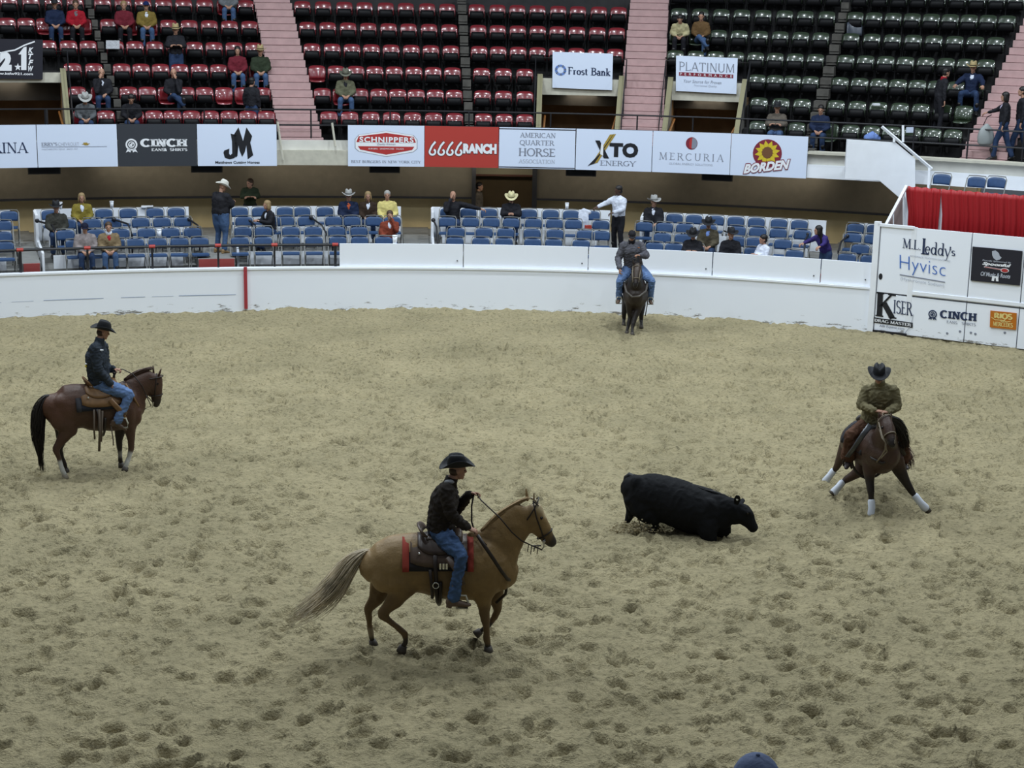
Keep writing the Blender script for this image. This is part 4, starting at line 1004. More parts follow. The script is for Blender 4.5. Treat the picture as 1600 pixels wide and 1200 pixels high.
def cowboy_hat(parent, c, R, m, k=1.0, tilt=0.0, curl=1.0):
    """c = centre of the head"""
    R = R @ Matrix.Rotation(tilt, 3, 'Y')
    def P(x, y, z): return c + R @ (Vector((x, y, z)) * k)
    b = MB(); V = []; F = []; nr, na = 12, 28; z0 = .050
    prof = [(1.0, 0), (1.0, .03), (.985, .06), (.95, .09), (.90, .115), (.80, .13), (.62, .135), (.40, .128), (.18, .12)]
    for (r, z) in prof:
        for j in range(na):
            a = 2 * pi * j / na; x = .108 * r * cos(a); y = .088 * r * sin(a)
            zz = z - (.035 * max(0, 1 - (abs(y) / .03) ** 2) * (z > .1)) * (1 if x < .06 else .6) - (.02 * (z > .08) * max(0, cos(a)) ** 2)
            pin = 1 - .16 * (z > .06) * max(0, cos(a)) ** 3 * abs(sin(a))
            V.append(P(x - .004, y * pin, z0 + zz))
    n = len(prof)
    for i in range(n - 1):
        for j in range(na): a, q = i * na + j, i * na + (j + 1) % na; F.append((a, q, q + na, a + na))
    F.append(tuple((n - 1) * na + j for j in range(na)))
    b.raw(V, F); crown = b.build('hat', m, parent, True)
    b = MB(); V = []; F = []; nr = 6
    for side in (0, 1):
        for i in range(nr + 1):
            t = i / nr
            for j in range(na):
                a = 2 * pi * j / na; ex = lerp(.106, .200, t); ey = lerp(.086, .192, t)
                x = ex * cos(a); y = ey * sin(a)
                z = .085 * curl * t ** 1.6 * abs(sin(a)) ** 2.2 - .018 * t * abs(cos(a)) ** 2
                y *= 1 - .16 * curl * t * abs(sin(a))
                V.append(P(x - .004, y, z0 + z - side * .005))
    N = (nr + 1) * na
    for i in range(nr):
        for j in range(na):
            a, q = i * na + j, i * na + (j + 1) % na
            F.append((a, a + na, q + na, q)); F.append((N + a, N + q, N + q + na, N + a + na))
    for j in range(na):
        q = (j + 1) % na; a = nr * na; F.append((a + j, N + a + j, N + a + q, a + q))
    b.raw(V, F); b.build('brim', m, crown, True)
    b = MB(); V = []; F = []
    for z in (.004, .024):
        for j in range(na): a = 2 * pi * j / na; V.append(P(.1095 * cos(a) - .004, .0895 * sin(a), z0 + z))
    for j in range(na): F.append((j, (j + 1) % na, (j + 1) % na + na, j + na))
    b.raw(V, F); b.build('hat_band', M_SHOE if m is not M_HATB else mat('dark_band', (.03, .03, .035), .4), crown, True)
    return crown
def cap(parent, c, R, m, k=1.0):
    b = MB(); V = []; F = []; na, nr = 20, 7
    for i in range(nr + 1):
        t = i / nr * pi / 2
        for j in range(na):
            a = 2 * pi * j / na; V.append(c + R @ (Vector((.108 * cos(t) * cos(a) - .006, .088 * cos(t) * sin(a), .030 + .098 * sin(t))) * k))
    for i in range(nr):
        for j in range(na): a, q = i * na + j, i * na + (j + 1) % na; F.append((a, q, q + na, a + na))
    b.raw(V, F); o = b.build('cap', m, parent, True)
    b = MB(); V = []; F = []
    for i in range(5):
        for j in range(9):
            y = (j / 8 * 2 - 1); V.append(c + R @ (Vector((.088 + .085 * i / 4 * sqrt(max(0, 1 - y * y)) - .02 * y * y, .075 * y, .036 - .012 * i / 4 - .02 * y * y)) * k))
    for i in range(4):
        for j in range(8): a = i * 9 + j; F.append((a, a + 1, a + 10, a + 9))
    b.raw(V, F); v = b.build('visor', m, o, True); md = v.modifiers.new('t', 'SOLIDIFY'); md.thickness = .006
    b = MB(); b.ell(c + R @ (Vector((-.006, 0, .13)) * k), (.008, .008, .005)); b.build('button', m, o)
    return o
def hair(parent, c, R, m, style, k=1.0):
    b = MB()
    b.ell(c + R @ (Vector((-.014, 0, .048)) * k), (.098 * k, .087 * k, .088 * k), R, 16, 10)
    b.ell(c + R @ (Vector((-.045, 0, -.01)) * k), (.062 * k, .080 * k, .075 * k), R, 14, 8)
    if style in ('bob', 'long'):
        for s in (-1, 1): b.ell(c + R @ (Vector((-.005, s * .072, -.035)) * k), (.045 * k, .026 * k, .085 * k), R, 12, 8)
        b.ell(c + R @ (Vector((-.06, 0, -.06)) * k), (.045 * k, .085 * k, .085 * k), R, 12, 8)
    if style == 'long':
        b.loft([c + R @ (Vector((-.06, 0, -.05)) * k), c + R @ (Vector((-.085, 0, -.20)) * k), c + R @ (Vector((-.09, 0, -.36)) * k)], [(.085, .05), (.09, .04), (.05, .025)], side=R @ Vector((0, 1, 0)), n=12)
    V, F = organic(b, .012, 2); b = MB(); b.raw(V, F); return b.build('hair', m, parent, True)
def shoe(parent, ankle, toe, m, k=1.0, name='boot', shaft=.16):
    d = (toe - ankle); d.normalize(); up = Vector((0, 0, 1)); 
    if abs(d.z) > .85: up = Vector((0, -.6, .8))
    s = d.cross(up).normalized(); n = s.cross(d).normalized()
    b = MB(); h = ankle - n * .055 * k
    b.loft([h - d * .055 * k, h - d * .01 * k, h + d * .08 * k, h + d * .15 * k, h + d * .195 * k], [(.036 * k, .045 * k), (.040 * k, .052 * k), (.044 * k, .036 * k), (.045 * k, .026 * k), (.028 * k, .018 * k)], side=s, n=12)
    b.loft([h + n * .0, ankle + n * .05 * k, ankle + n * shaft * k], [(.045 * k, .050 * k), (.048 * k, .052 * k), (.058 * k, .062 * k)], side=s, n=12)
    b.box(h - d * .04 * k - n * .055 * k, (.06 * k, .06 * k, .03 * k), Matrix((d, s, n)).transposed())
    V, F = organic(b, .012, 1); bb = MB(); bb.raw(V, F); o = bb.build(name, m, parent, True)
    return o
class P_: pass
def person(label, J, top, legs, skin=None, hat=None, hat_m=None, hair_m=None, hair_style='short', shoes=None, group=None, k=1.0, res='lo', base_z=None, bulk=1.0, shirt=None, name='person', curl=.65, tilt=0.0, hand_dir=None, collar=None, chaps=None, cuffz=None, category='person'):
    """J: joints in world space. The body is one skinned surface; clothes are its children's siblings."""
    vox = {'lo': .026, 'hi': .014}[res]; nb = {'lo': 8, 'hi': 14}[res]
    skin = skin or M_SKIN
    pel, wai, che, nek, hd = [J[q] for q in ('pelvis', 'waist', 'chest', 'neck', 'head')]
    shl, shr, ell_, elr, hal, har = [J[q] for q in ('shL', 'shR', 'elL', 'elR', 'haL', 'haR')]
    hil, hir, knl, knr, anl, anr, tol, tor = [J[q] for q in ('hiL', 'hiR', 'knL', 'knR', 'anL', 'anR', 'toL', 'toR')]
    side = (shl - shr).normalized(); sideh = (hil - hir).normalized()
    zmin = base_z if base_z is not None else min(anl.z, anr.z, tol.z, tor.z) - .06
    root = empty(name, Vector((pel.x, pel.y, zmin)), label, category, group)
    Rh = basis(J['face'])
    # ---- body
    b = MB()
    q = .80
    b.loft([pel, wai, che, che.lerp(nek, .6)], [(.15 * q, .11 * q), (.13 * q, .10 * q), (.16 * q, .11 * q), (.13 * q, .08 * q)], side, 12)
    b.loft([che.lerp(nek, .5), nek, hd + Rh @ Vector((-.02, 0, -.06)) * k], [(.07 * k, .06 * k), (.056 * k, .056 * k), (.052 * k, .056 * k)], side, 12)
    for sh, el, ha in ((shl, ell_, hal), (shr, elr, har)):
        b.loft([che.lerp(sh, .5), sh], [.05 * k, .046 * k], (0, 0, 1), 8); b.loft([sh, sh.lerp(el, .5), el], [.046 * k, .038 * k, .034 * k], side, 8); b.loft([el, el.lerp(ha, .4), ha], [.034 * k, .033 * k, .024 * k], side, 8)
    for hi, kn, an in ((hil, knl, anl), (hir, knr, anr)):
        b.loft([hi, hi.lerp(kn, .5), kn], [.070 * k, .062 * k, .045 * k], side, 8); b.loft([kn, kn.lerp(an, .4), an], [.044 * k, .044 * k, .030 * k], side, 8)
    V, F = organic(b, vox if res == 'lo' else .016, 2)
    body = MB(); body.raw(V, F, 0); add_head(body, hd, Rh, k * .98, res)
    for nm, el, ha, s in (('L', ell_, hal, 1), ('R', elr, har, -1)):
        d = (J.get('hd' + nm) or (ha - el)); pn = J.get('pn' + nm) or Vector((0, 0, -1)); 
        add_hand(body, ha, d, pn, k * (1.0 if res == 'hi' else 1.06), J.get('curl' + nm, .8), -s if pn.dot(Vector((0, 0, 1))) <= 0 else s, 6 if res == 'hi' else 5)
    body.build('body', [skin, M_EYE, M_LIP], root, True)
    # ---- trousers
    b = MB()
    b.loft([wai.lerp(pel, .55), pel], [(.155 * bulk, .115 * bulk), (.175 * bulk, .135 * bulk)], sideh, nb)
    for hi, kn, an, to in ((hil, knl, anl, tol), (hir, knr, anr, tor)):
        b.loft([hi, hi.lerp(kn, .5), kn], [(.104 * bulk, .104 * bulk), (.092 * bulk, .092 * bulk), (.075, .075)], side, nb); b.loft([kn, kn.lerp(an, .45), kn.lerp(an, 1.0)], [.075, .070, .074], side, nb)
    V, F = organic(b, vox, 3); b = MB(); b.raw(V, F); tr_ = b.build('trousers', legs, root, True)
    if res == 'hi': wrinkle(tr_, .016, 12, (1, 1, 1.5), pel.y)
    if chaps:
        b = MB()
        for hi, kn, an in ((hil, knl, anl), (hir, knr, anr)):
            b.loft([hi.lerp(kn, -.1), hi.lerp(kn, .5), kn], [(.112, .112), (.10, .10), (.085, .085)], side, nb); b.loft([kn, kn.lerp(an, .5), kn.lerp(an, .98)], [(.085, .085), (.095, .088), (.115, .10)], side, nb)
        V, F = organic(b, vox, 3); b = MB(); b.raw(V, F); wrinkle(b.build('chaps', chaps, root, True), .018, 10, (1, 1, 1.2))
    # ---- jacket or shirt
    b = MB(); B = bulk
    b.loft([pel.lerp(wai, .15), wai, wai.lerp(che, .5), che, che.lerp(nek, .40), che.lerp(nek, .70), che.lerp(nek, .9)], [(.170 * B, .140 * B), (.162 * B, .135 * B), (.172 * B, .138 * B), (.182 * B, .138 * B), (.150 * B, .115 * B), (.105, .09), (.075, .07)], side, nb)
    for sh, el, ha in ((shl, ell_, hal), (shr, elr, har)):
        b.ell(sh.lerp(che, .22) , (.080,) * 3); b.loft([nek.lerp(che, .22), sh.lerp(che, .05)], [.062, .066], side, nb); b.loft([sh, sh.lerp(el, .5), el], [.078 * B, .070 * B, .062 * B], side, nb); b.loft([el, el.lerp(ha, .5), el.lerp(ha, .94)], [.058 * B, .052 * B, .044 * B], side, nb)
    V, F = organic(b, vox, 5); b = MB(); b.raw(V, F); jk = b.build('jacket' if shirt or collar else 'shirt', top, root, True)
    wrinkle(jk, .020 if res == 'hi' else .016, 11 if res == 'hi' else 8, (1, 1, 1.7), pel.x)
    f = J['face']; fr = side.cross((nek - pel).normalized()); fr = fr if fr.dot(J.get('front', f)) > 0 else -fr
    if collar:
        b = MB(); ax = (nek - che).normalized()
        b.loft([che.lerp(nek, .65), nek + ax * .0, nek + ax * .035], [(.092, .088), (.078, .076), (.076, .074)], side, 16, caps=False); b.build('collar', collar, jk, True)
    if shirt:
        b = MB(); c = che.lerp(nek, .08) + fr * .108 * B; ax = (nek - wai).normalized()
        Rr = Matrix((fr, side, ax)).transposed(); b.loft([che.lerp(nek, .72) + fr * .060, che.lerp(nek, .30) + fr * .105 * B, che + fr * .118 * B, che.lerp(wai, .5) + fr * .112 * B], [(.048, .02), (.052, .02), (.036, .02), (.010, .01)], side, 12); b.build('shirt_front', shirt, jk, True)
    # ---- footwear
    sm = shoes or M_SHOE
    shoe(root, anl, tol, sm, k); shoe(root, anr, tor, sm, k)
    if hat == 'cowboy': cowboy_hat(root, hd, Rh, hat_m, k * 1.02, tilt, curl)
    elif hat == 'cap': cap(root, hd, Rh, hat_m, k)
    if hair_m and (hat is None or hair_style in ('bob', 'long')): hair(root, hd, Rh, hair_m, hair_style, k)
    elif hair_m:
        b = MB(); b.ell(hd + Rh @ (Vector((-.035, 0, -.01)) * k), (.064 * k, .079 * k, .065 * k), Rh, 12, 8); b.build('hair', hair_m, root, True)
    return root
def xf(p, o, rz): return Vector((o.x + p[0] * cos(rz) - p[1] * sin(rz), o.y + p[0] * sin(rz) + p[1] * cos(rz), o.z + p[2]))
def pose(kind, o, rz, lean=0.0, arms='lap', face=0.0, nod=0.0, k=1.0, spread=.12, legs=None, side_lean=0.0):
    """joints of a sitting or standing figure at o (floor under the hips), facing rz"""
    hz = .50 if kind == 'sit' else .93 * k
    L = {}
    def up(x, y, z):   # upper body, leaned about the hips
        zz = z * k; return (x * k + zz * sin(lean), y * k + zz * sin(side_lean), hz + zz * cos(lean))
    L['pelvis'] = (0, 0, hz + .02); L['waist'] = up(0, 0, .20); L['chest'] = up(.0, 0, .38); L['neck'] = up(.0, 0, .535); L['head'] = up(.035 + .05 * nod, 0, .675 - .02 * nod)
    L['shL'] = up(0, .165, .455); L['shR'] = up(0, -.165, .455)
    A = {'lap': ((.06, .23, .22), (.27, .09, .14)), 'down': ((-.02, .22, .21), (.04, .23, -.04)), 'fold': ((.08, .24, .24), (.25, -.02, .27)), 'phone': ((.13, .22, .24), (.33, .05, .30)),
         'face': ((.20, .17, .30), (.12, .05, .62)), 'out': ((.05, .42, .42), (.10, .70, .36)), 'reach': ((.20, .30, .32), (.42, .34, .25)), 'pocket': ((-.06, .27, .22), (.06, .20, .04)), 'hipback': ((-.14, .27, .24), (-.12, .12, .06)), 'chin': ((.26, .14, .18), (.16, .05, .54))}
    al, ar = (arms, arms) if isinstance(arms, str) else arms
    for s, nm, a in ((1, 'L', al), (-1, 'R', ar)):
        e, h = A[a]; L['el' + nm] = up(e[0], s * e[1], e[2]); L['ha' + nm] = up(h[0], s * h[1], h[2])
    if kind == 'sit':
        for s, nm in ((1, 'L'), (-1, 'R')):
            L['hi' + nm] = (.0, s * .085, .50); L['kn' + nm] = (.41, s * spread, .53); L['an' + nm] = (.33, s * (spread + .01), .12); L['to' + nm] = (.46, s * (spread + .04), .07)
        if legs == 'cross': L['knR'] = (.44, -.02, .62); L['anR'] = (.46, .22, .38); L['toR'] = (.60, .26, .34)
        if legs == 'out': L['anL'] = (.62, .15, .12); L['toL'] = (.76, .17, .13); L['anR'] = (.40, -.10, .12)
    else:
        st = .10 if legs != 'walk' else .0
        for s, nm in ((1, 'L'), (-1, 'R')):
            w = s * .22 if legs == 'walk' else 0
            L['hi' + nm] = (0, s * .09, .90 * k); L['kn' + nm] = (.03 + w * .6, s * st * .9 + s * .03, .50 * k); L['an' + nm] = (w - .02, s * (st + .0) + s * .03, .11); L['to' + nm] = (w + .14, s * (st + .03), .06)
    J = {q: xf(p, o, rz) for q, p in L.items()}
    a = rz + face; J['face'] = Vector((cos(a), sin(a), -nod)); J['front'] = Vector((cos(rz), sin(rz), 0)); 
    return J
C_ = {k_: cloth(k_.replace(' ', '_'), c) for k_, c in {'black jacket': (.016, .016, .02), 'navy jacket': (.012, .02, .05), 'dark grey coat': (.045, .045, .038), 'yellow patterned jacket': (.20, .16, .03), 'pinkish grey jacket': (.24, .21, .21),
     'tan jacket': (.19, .14, .08), 'red sweater': (.28, .010, .02), 'dark green top': (.025, .035, .02), 'brown leather jacket': (.035, .022, .015), 'yellow shirt': (.58, .50, .19), 'rust jacket': (.20, .045, .025),
     'white shirt': (.60, .64, .74), 'camo jacket': (.07, .06, .04), 'purple sweater': (.035, .025, .13), 'maroon sweater': (.13, .015, .025), 'mustard jacket': (.17, .12, .03), 'olive vest': (.11, .11, .07), 'cream jacket': (.42, .38, .22), 'brown jacket': (.12, .07, .03),
     'grey brown jacket': (.10, .085, .07), 'lavender shirt': (.50, .45, .62), 'grey shirt': (.13, .14, .15), 'orange shirt': (.40, .08, .03), 'light blue shirt': (.16, .25, .55), 'dark brown jacket': (.026, .021, .018), 'steel blue jacket': (.030, .038, .050), 'tan shirt': (.155, .135, .075), 'slate jacket': (.085, .085, .10), 'brown suede': (.085, .042, .026)}.items()}
rowz_low = lambda i: ROWZ[i]
def inward(s): t, n = frame(s); return atan2(-n.y, -n.x)
def sit_low(u, i, label, top, legs=None, turn=0.0, du=0, **kw):
    d = ROWD[i]; s = s_at(u, d, ROWZ[i] + .9); a = inward(s) + turn
    pz = kw.pop('pose', {}); o = pt(s, d - .06, ROWZ[i])
    return person(label, pose('sit', o, a, **pz), C_[top] if isinstance(top, str) else top, legs or M_JEAND, **kw)
def sit_up(u, v, k, label, top, legs=None, turn=0.0, **kw):
    s = s_at(u, DR(k) - .1, ZF(k) + .8); a = inward(s) + turn; pz = kw.pop('pose', {})
    return person(label, pose('sit', pt(s, DR(k) - .10, ZF(k)), a, **pz), C_[top] if isinstance(top, str) else top, legs or M_JEAND, **kw)
def stand(loc, rz, label, top, legs=None, **kw):
    pz = kw.pop('pose', {}); return person(label, pose('stand', loc, rz, **pz), C_[top] if isinstance(top, str) else top, legs or M_JEAND, base_z=loc.z, **kw)
G1 = 'spectators in the lower boxes'; G2 = 'spectators in the upper seats'
sit_low(88, 2, 'person in black cowboy hat and dark coat in the far-left box', 'dark grey coat', hat='cowboy', hat_m=M_HATB, group=G1, pose=dict(arms='lap'), bulk=1.12)
sit_low(128, 3, 'person with grey-blond hair in yellow patterned jacket, back row', 'yellow patterned jacket', hair_m=M_HAIRY, hair_style='bob', shirt=C_['white shirt'], group=G1)
sit_low(133, 0, 'person in dark cap and pinkish grey jacket in the front row', 'pinkish grey jacket', legs=M_JEAND, hat='cap', hat_m=cloth('navy_cap', (.01, .012, .03)), group=G1, pose=dict(arms='lap', nod=.2), bulk=1.15)
sit_low(170, 0, 'person in tan jacket over a red sweater and jeans, front row', 'tan jacket', legs=M_JEAN, shirt=C_['red sweater'], collar=C_['white shirt'], hair_m=M_HAIRN, group=G1, pose=dict(arms='lap'), bulk=1.1)
p = pxd(345, 398, 1.5); s_ = s_at(346, 1.4, 1.4)
stand(pt(s_, 1.4, 1.19), inward(s_) + 2.3, 'standing person in white cowboy hat, black jacket and jeans, head bent', 'black jacket', legs=M_JEAN, hat='cowboy', hat_m=M_HATW, shoes=mat('tan_boot', (.25, .16, .07), .6), pose=dict(arms='phone', nod=.45, k=1.02, lean=.06, face=-.7), bulk=1.5)
s_ = s_at(390, 4.6, 2.3); stand(pt(s_, 4.45, 1.15), inward(s_) , 'person in dark green top leaning on the white box wall', 'dark green top', legs=M_BLKC, hair_m=M_HAIRN, pose=dict(arms='fold', lean=.35, face=-.9, k=.92), bulk=1.0)
sit_low(423, 2, 'blond person in black jacket turned sideways in the third box', 'black jacket', hair_m=M_HAIRY, hair_style='bob', shirt=C_['white shirt'], turn=-1.1, group=G1, pose=dict(arms='phone', lean=.1))
sit_low(545, 3, 'person in pale grey cowboy hat, navy jacket and orange shirt', 'navy jacket', hat='cowboy', hat_m=M_HATG, shirt=C_['orange shirt'], group=G1, pose=dict(arms='lap'), bulk=1.18)
sit_low(575, 3, 'blond person in brown leather jacket and white top, back row', 'brown leather jacket', hair_m=M_HAIRY, hair_style='bob', shirt=C_['white shirt'], group=G1)
sit_low(605, 3, 'grey-haired person in pale yellow shirt at the end of the back row', 'yellow shirt', legs=M_JEAN, hair_m=M_HAIRG, group=G1, pose=dict(arms='lap', k=1.04), bulk=1.1)
sit_low(609, 1, 'short-haired person in rust jacket on the phone above the white boards', 'rust jacket', hair_m=M_HAIRN, shirt=C_['white shirt'], group=G1, pose=dict(arms=('face', 'lap')))
sit_low(708, 3, 'bald person in black jacket on the phone, one arm stretched out', 'black jacket', group=G1, pose=dict(arms=('out', 'face'), face=.35, k=1.05), bulk=1.15)
sit_low(799, 3, 'person in cream cowboy hat and black jacket looking at a phone', 'black jacket', hat='cowboy', hat_m=mat('cream_felt', (.58, .54, .32), .85), group=G1, pose=dict(arms='phone', nod=.35), bulk=1.15)
s_ = s_at(748, 6.3, 2.2); stand(pt(s_, 5.8, .75), inward(s_) + 1.2, 'dark-haired person standing in the brown doorway', 'grey brown jacket', legs=M_BLKC, hair_m=M_HAIRB, pose=dict(arms='down'))
s_ = s_at(965, 1.9, 1.4); stand(pt(s_, 1.9, 1.19), inward(s_) - .75, 'standing dark-skinned person in white shirt and black trousers, arm out', 'white shirt', legs=M_BLKC, skin=M_SKIND, hair_m=M_HAIRB, pose=dict(arms=('lap', 'reach'), face=-.3, k=1.0), bulk=1.12)
sit_low(1022, 3, 'person in grey cowboy hat and black jacket with white chest print', 'black jacket', hat='cowboy', hat_m=M_HATG, shirt=C_['white shirt'], group=G1, pose=dict(arms='lap', face=.5), bulk=1.12)
sit_low(1107, 1, 'person in wide black cowboy hat, camouflage jacket and blue shirt', 'camo jacket', hat='cowboy', hat_m=M_HATB, shirt=C_['light blue shirt'], group=G1, pose=dict(arms='lap', nod=.25), bulk=1.15)
sit_low(1083, 0, 'small person in black hat low behind the white boards', 'black jacket', hat='cowboy', hat_m=M_HATB, group=G1, pose=dict(arms='fold', k=.92, nod=.3))
sit_low(1142, 0, 'person in black cowboy hat and dark jacket looking right, front row', 'black jacket', hat='cowboy', hat_m=M_HATB, group=G1, pose=dict(arms='lap', face=.6))
sit_low(1194, 0, 'dark-haired child in white top behind the white boards', 'white shirt', hair_m=M_HAIRB, hair_style='short', turn=-.8, group=G1, pose=dict(arms='fold', k=.88, face=-.3))
s_ = s_at(1290, 1.2, 1.4); stand(pt(s_, 1.2, .80), inward(s_) - .7, 'person with long dark hair in purple sweater bending forward in the aisle', 'purple sweater', legs=M_JEAND, hair_m=M_HAIRB, hair_style='long', pose=dict(arms='reach', lean=.45, k=.88, face=-.5))
# upper seats
sit_up(86, 45, 4, 'person in dark jacket and jeans beside the red-jacketed one', 'navy jacket', hat='cowboy', hat_m=M_HATB, group=G2, legs=M_JEAND)
sit_up(119, 38, 4, 'person in bright red jacket holding papers', 'red sweater', hair_m=M_HAIRN, shirt=C_['grey shirt'], group=G2, pose=dict(arms='lap'), legs=M_BLKC)
sit_up(194, 40, 4, 'blond person in maroon sweater', 'maroon sweater', hair_m=M_HAIRY, group=G2, legs=M_BLKC)
sit_up(229, 40, 4, 'person in mustard jacket, white shirt, jeans and blue cap', 'mustard jacket', hat='cap', hat_m=cloth('blue_cap', (.01, .02, .09)), shirt=C_['white shirt'], legs=M_JEAN, group=G2, bulk=1.1)
s_ = s_at(275, DR(3) - .5, ZF(3) + 1); stand(pt(s_, DR(3) - .42, ZF(2) + .12), inward(s_), 'standing person in hat, dark jacket and jeans amid red seats', 'black jacket', hat='cowboy', hat_m=M_HATT, legs=M_JEAND, pose=dict(arms='fold', k=.98), bulk=1.1)
sit_up(357, 4, 5, 'person in blue jeans cut by the top edge of the picture', 'grey shirt', legs=M_JEAN, hair_m=M_HAIRN, group=G2, pose=dict(arms='lap'))
sit_up(372, 108, 2, 'person with long dark hair in maroon top and jeans', 'maroon sweater', hair_m=M_HAIRB, hair_style='long', legs=M_JEAN, group=G2)
sit_up(407, 104, 2, 'person in tan cowboy hat and dark jacket next to the left pink stairs', 'dark green top', hat='cowboy', hat_m=M_HATT, legs=M_JEAN, group=G2, bulk=1.12)
sit_up(160, 140, 1, 'bald person in dark suit with white shirt, hand on face', 'black jacket', shirt=C_['white shirt'], group=G2, pose=dict(arms=('lap', 'chin')), bulk=1.1)
sit_up(133, 176, 0, 'person in pale grey hat bent forward behind the railing', 'grey shirt', hat='cowboy', hat_m=M_HATG, group=G2, pose=dict(arms='lap', lean=.35, nod=.5))
sit_up(205, 176, 0, 'person in dark clothes with head lowered behind the railing', 'black jacket', hair_m=M_HAIRB, group=G2, pose=dict(arms='lap', lean=.3, nod=.6))
sit_up(272, 140, 1, 'bald person in black sweater with paper on crossed legs', 'black jacket', group=G2, pose=dict(arms=('chin', 'lap'), legs='cross'))
s_ = s_at(392, DR(1), ZF(1) + .8); stand(pt(s_, DR(0) + .28, ZF(0) + .02), inward(s_) + 2.6, 'person in black standing turned away before the red seats', 'black jacket', hair_m=M_HAIRB, legs=M_JEAND, pose=dict(arms='down', k=.95))
sit_up(540, 145, 1, 'person in grey hat, olive vest and jeans right of the left pink stairs', 'olive vest', hat='cowboy', hat_m=mat('olive_felt', (.13, .13, .10), .85), legs=M_JEAN, shirt=C_['black jacket'], group=G2, pose=dict(arms='lap', nod=.3, spread=.15), bulk=1.1)
sit_up(1064, 62, 4, 'person in cream jacket bending down beside the right pink stairs', 'cream jacket', hair_m=M_HAIRB, group=G2, pose=dict(arms='lap', lean=.5, nod=.5), legs=M_BLKC)
sit_up(1096, 62, 4, 'person in brown jacket and blue jeans with crossed legs above the platinum sign', 'brown jacket', hair_m=M_HAIRB, legs=M_JEAN, group=G2, pose=dict(arms='lap', legs='cross', lean=.15))
sit_up(1214, 205, 0, 'person in dark hat and grey-brown jacket behind the last banner', 'grey brown jacket', hat='cowboy', hat_m=M_HATB, legs=M_JEAN, group=G2, pose=dict(arms='fold'), bulk=1.12)
sit_up(1282, 210, 0, 'dark-haired person in navy jacket right of the last banner', 'navy jacket', hair_m=M_HAIRB, legs=M_JEAND, group=G2, pose=dict(arms='lap', nod=.2))
s_ = s_at(1478, DR(2), ZF(2) + .8); stand(pt(s_, DR(1) - .05, ZF(1) + .02), inward(s_) + 2.2, 'person in black with red collar standing amid green seats', 'black jacket', hair_m=M_HAIRB, collar=C_['red sweater'], legs=M_BLKC, pose=dict(arms='down', k=1.0, lean=.15))
sit_up(1519, 140, 2, 'person in straw cowboy hat, navy jacket and yellow gloves beside the right-edge stairs', 'navy jacket', skin=None, hat='cowboy', hat_m=M_HATT, shirt=C_['white shirt'], legs=M_JEAND, group=G2, pose=dict(arms='reach', spread=.2), bulk=1.15)
s_ = s_at(1566, 4.25, 3.9); W1 = stand(pt(s_, 4.15, 3.80), inward(s_) - 1.35, 'walking person in black vest and lavender shirt carrying a large grey bag', C_['black jacket'], hair_m=M_HAIRB, hair_style='bob', shirt=C_['lavender shirt'], legs=M_JEAND, pose=dict(arms=('down', 'reach'), legs='walk', k=.96))
s_ = s_at(1592, 4.6, 3.9); stand(pt(s_, 4.5, 3.80), inward(s_) - 1.2, 'dark-haired person in black at the right picture edge behind the walking one', 'black jacket', hair_m=M_HAIRB, legs=M_JEAND, pose=dict(arms='down', legs='walk', k=1.04))
s_ = s_at(1540, 4.2, 4.3); c = pxd(1541, 208, 4.0)
bg = empty('shoulder_bag', c - Vector((0, 0, .27)), 'large pale grey bag carried by the walking person', 'bag')
b = MB(); b.loft([c - Vector((0, 0, .24)), c - Vector((0, 0, .1)), c + Vector((0, 0, .1)), c + Vector((0, 0, .2))], [(.19, .09), (.21, .11), (.17, .09), (.06, .04)], (1, 0, 0), 16); b.build('bag_body', mat('grey_plastic', (.25, .27, .27), .4), bg, True)
b = MB(); b.tube([c + Vector((-.08, 0, .2)), c + Vector((0, 0, .40)), c + Vector((.10, 0, .45))], .012); b.build('strap', M_BLKC, bg)
# things on the seats and walls
def cup(u, v, d, label, k=1.0):
    c = pxd(u, v, d); b = MB(); b.loft([c, c + Vector((0, 0, .13 * k))], [.030 * k, .042 * k], (1, 0, 0), 14, caps=False)
    r = empty('paper_cup', c, label, 'cup', 'white paper cups'); b.build('cup_wall', M_WHITE, r, True)
    b = MB(); b.loft([c + Vector((0, 0, .125 * k)), c + Vector((0, 0, .142 * k))], [.045 * k, .042 * k], (1, 0, 0), 14, caps=False); b.build('lid', M_WHITE, r, True)
zb = 2.02
for u, lab in ((95, 'white paper cup on the box wall behind the black-hatted person'), (175, 'white paper cup alone on the second box wall'), (886, 'large white paper cup on the fourth box wall')):
    s = s_at(u, 3.89, zb); q = pj(pt(s, 3.89, zb)); cup(u, q[1], 3.89, lab, 1.25)
cup(617, 381, .12, 'white paper cup standing by the rust-jacketed person', 1.5)
cup(249, 371, 1.5, 'white paper cup on a chair of the second box', 1.4)
def slab(u, v, d, size, label, m, name, cat, rz=0.2, rx=0.0):
    c = pxd(u, v, d); b = MB(); b.box(c, size, Matrix.Rotation(rz, 3, 'Z') @ Matrix.Rotation(rx, 3, 'X')); o = b.build(name, m); tag(o, label, cat); return o
s = s_at(230, 3.89, zb); q = pj(pt(s, 3.89, zb + .02)); slab(230, q[1], 3.89, (.30, .22, .03), 'white box of papers lying on the second box wall', M_WHITE, 'paper_stack', 'papers')
slab(177, 70, DR(3) - .22, (.36, .3, .02), 'newspaper lying on a red seat', mat('newsprint', (.35, .36, .38), .8, noise=.4, nscale=30), 'newspaper', 'newspaper', .2, .8)
slab(1369, 163 + 0, DR(1) - .1, (.18, .1, .05), 'crumpled white tissue on a green seat', M_WHITE, 'tissue', 'litter', .3)
slab(1422, 203, DR(0) - .1, (.22, .02, .14), 'white notice hung behind the railing by the green seats', B_WHITE, 'notice_card', 'card', .3)
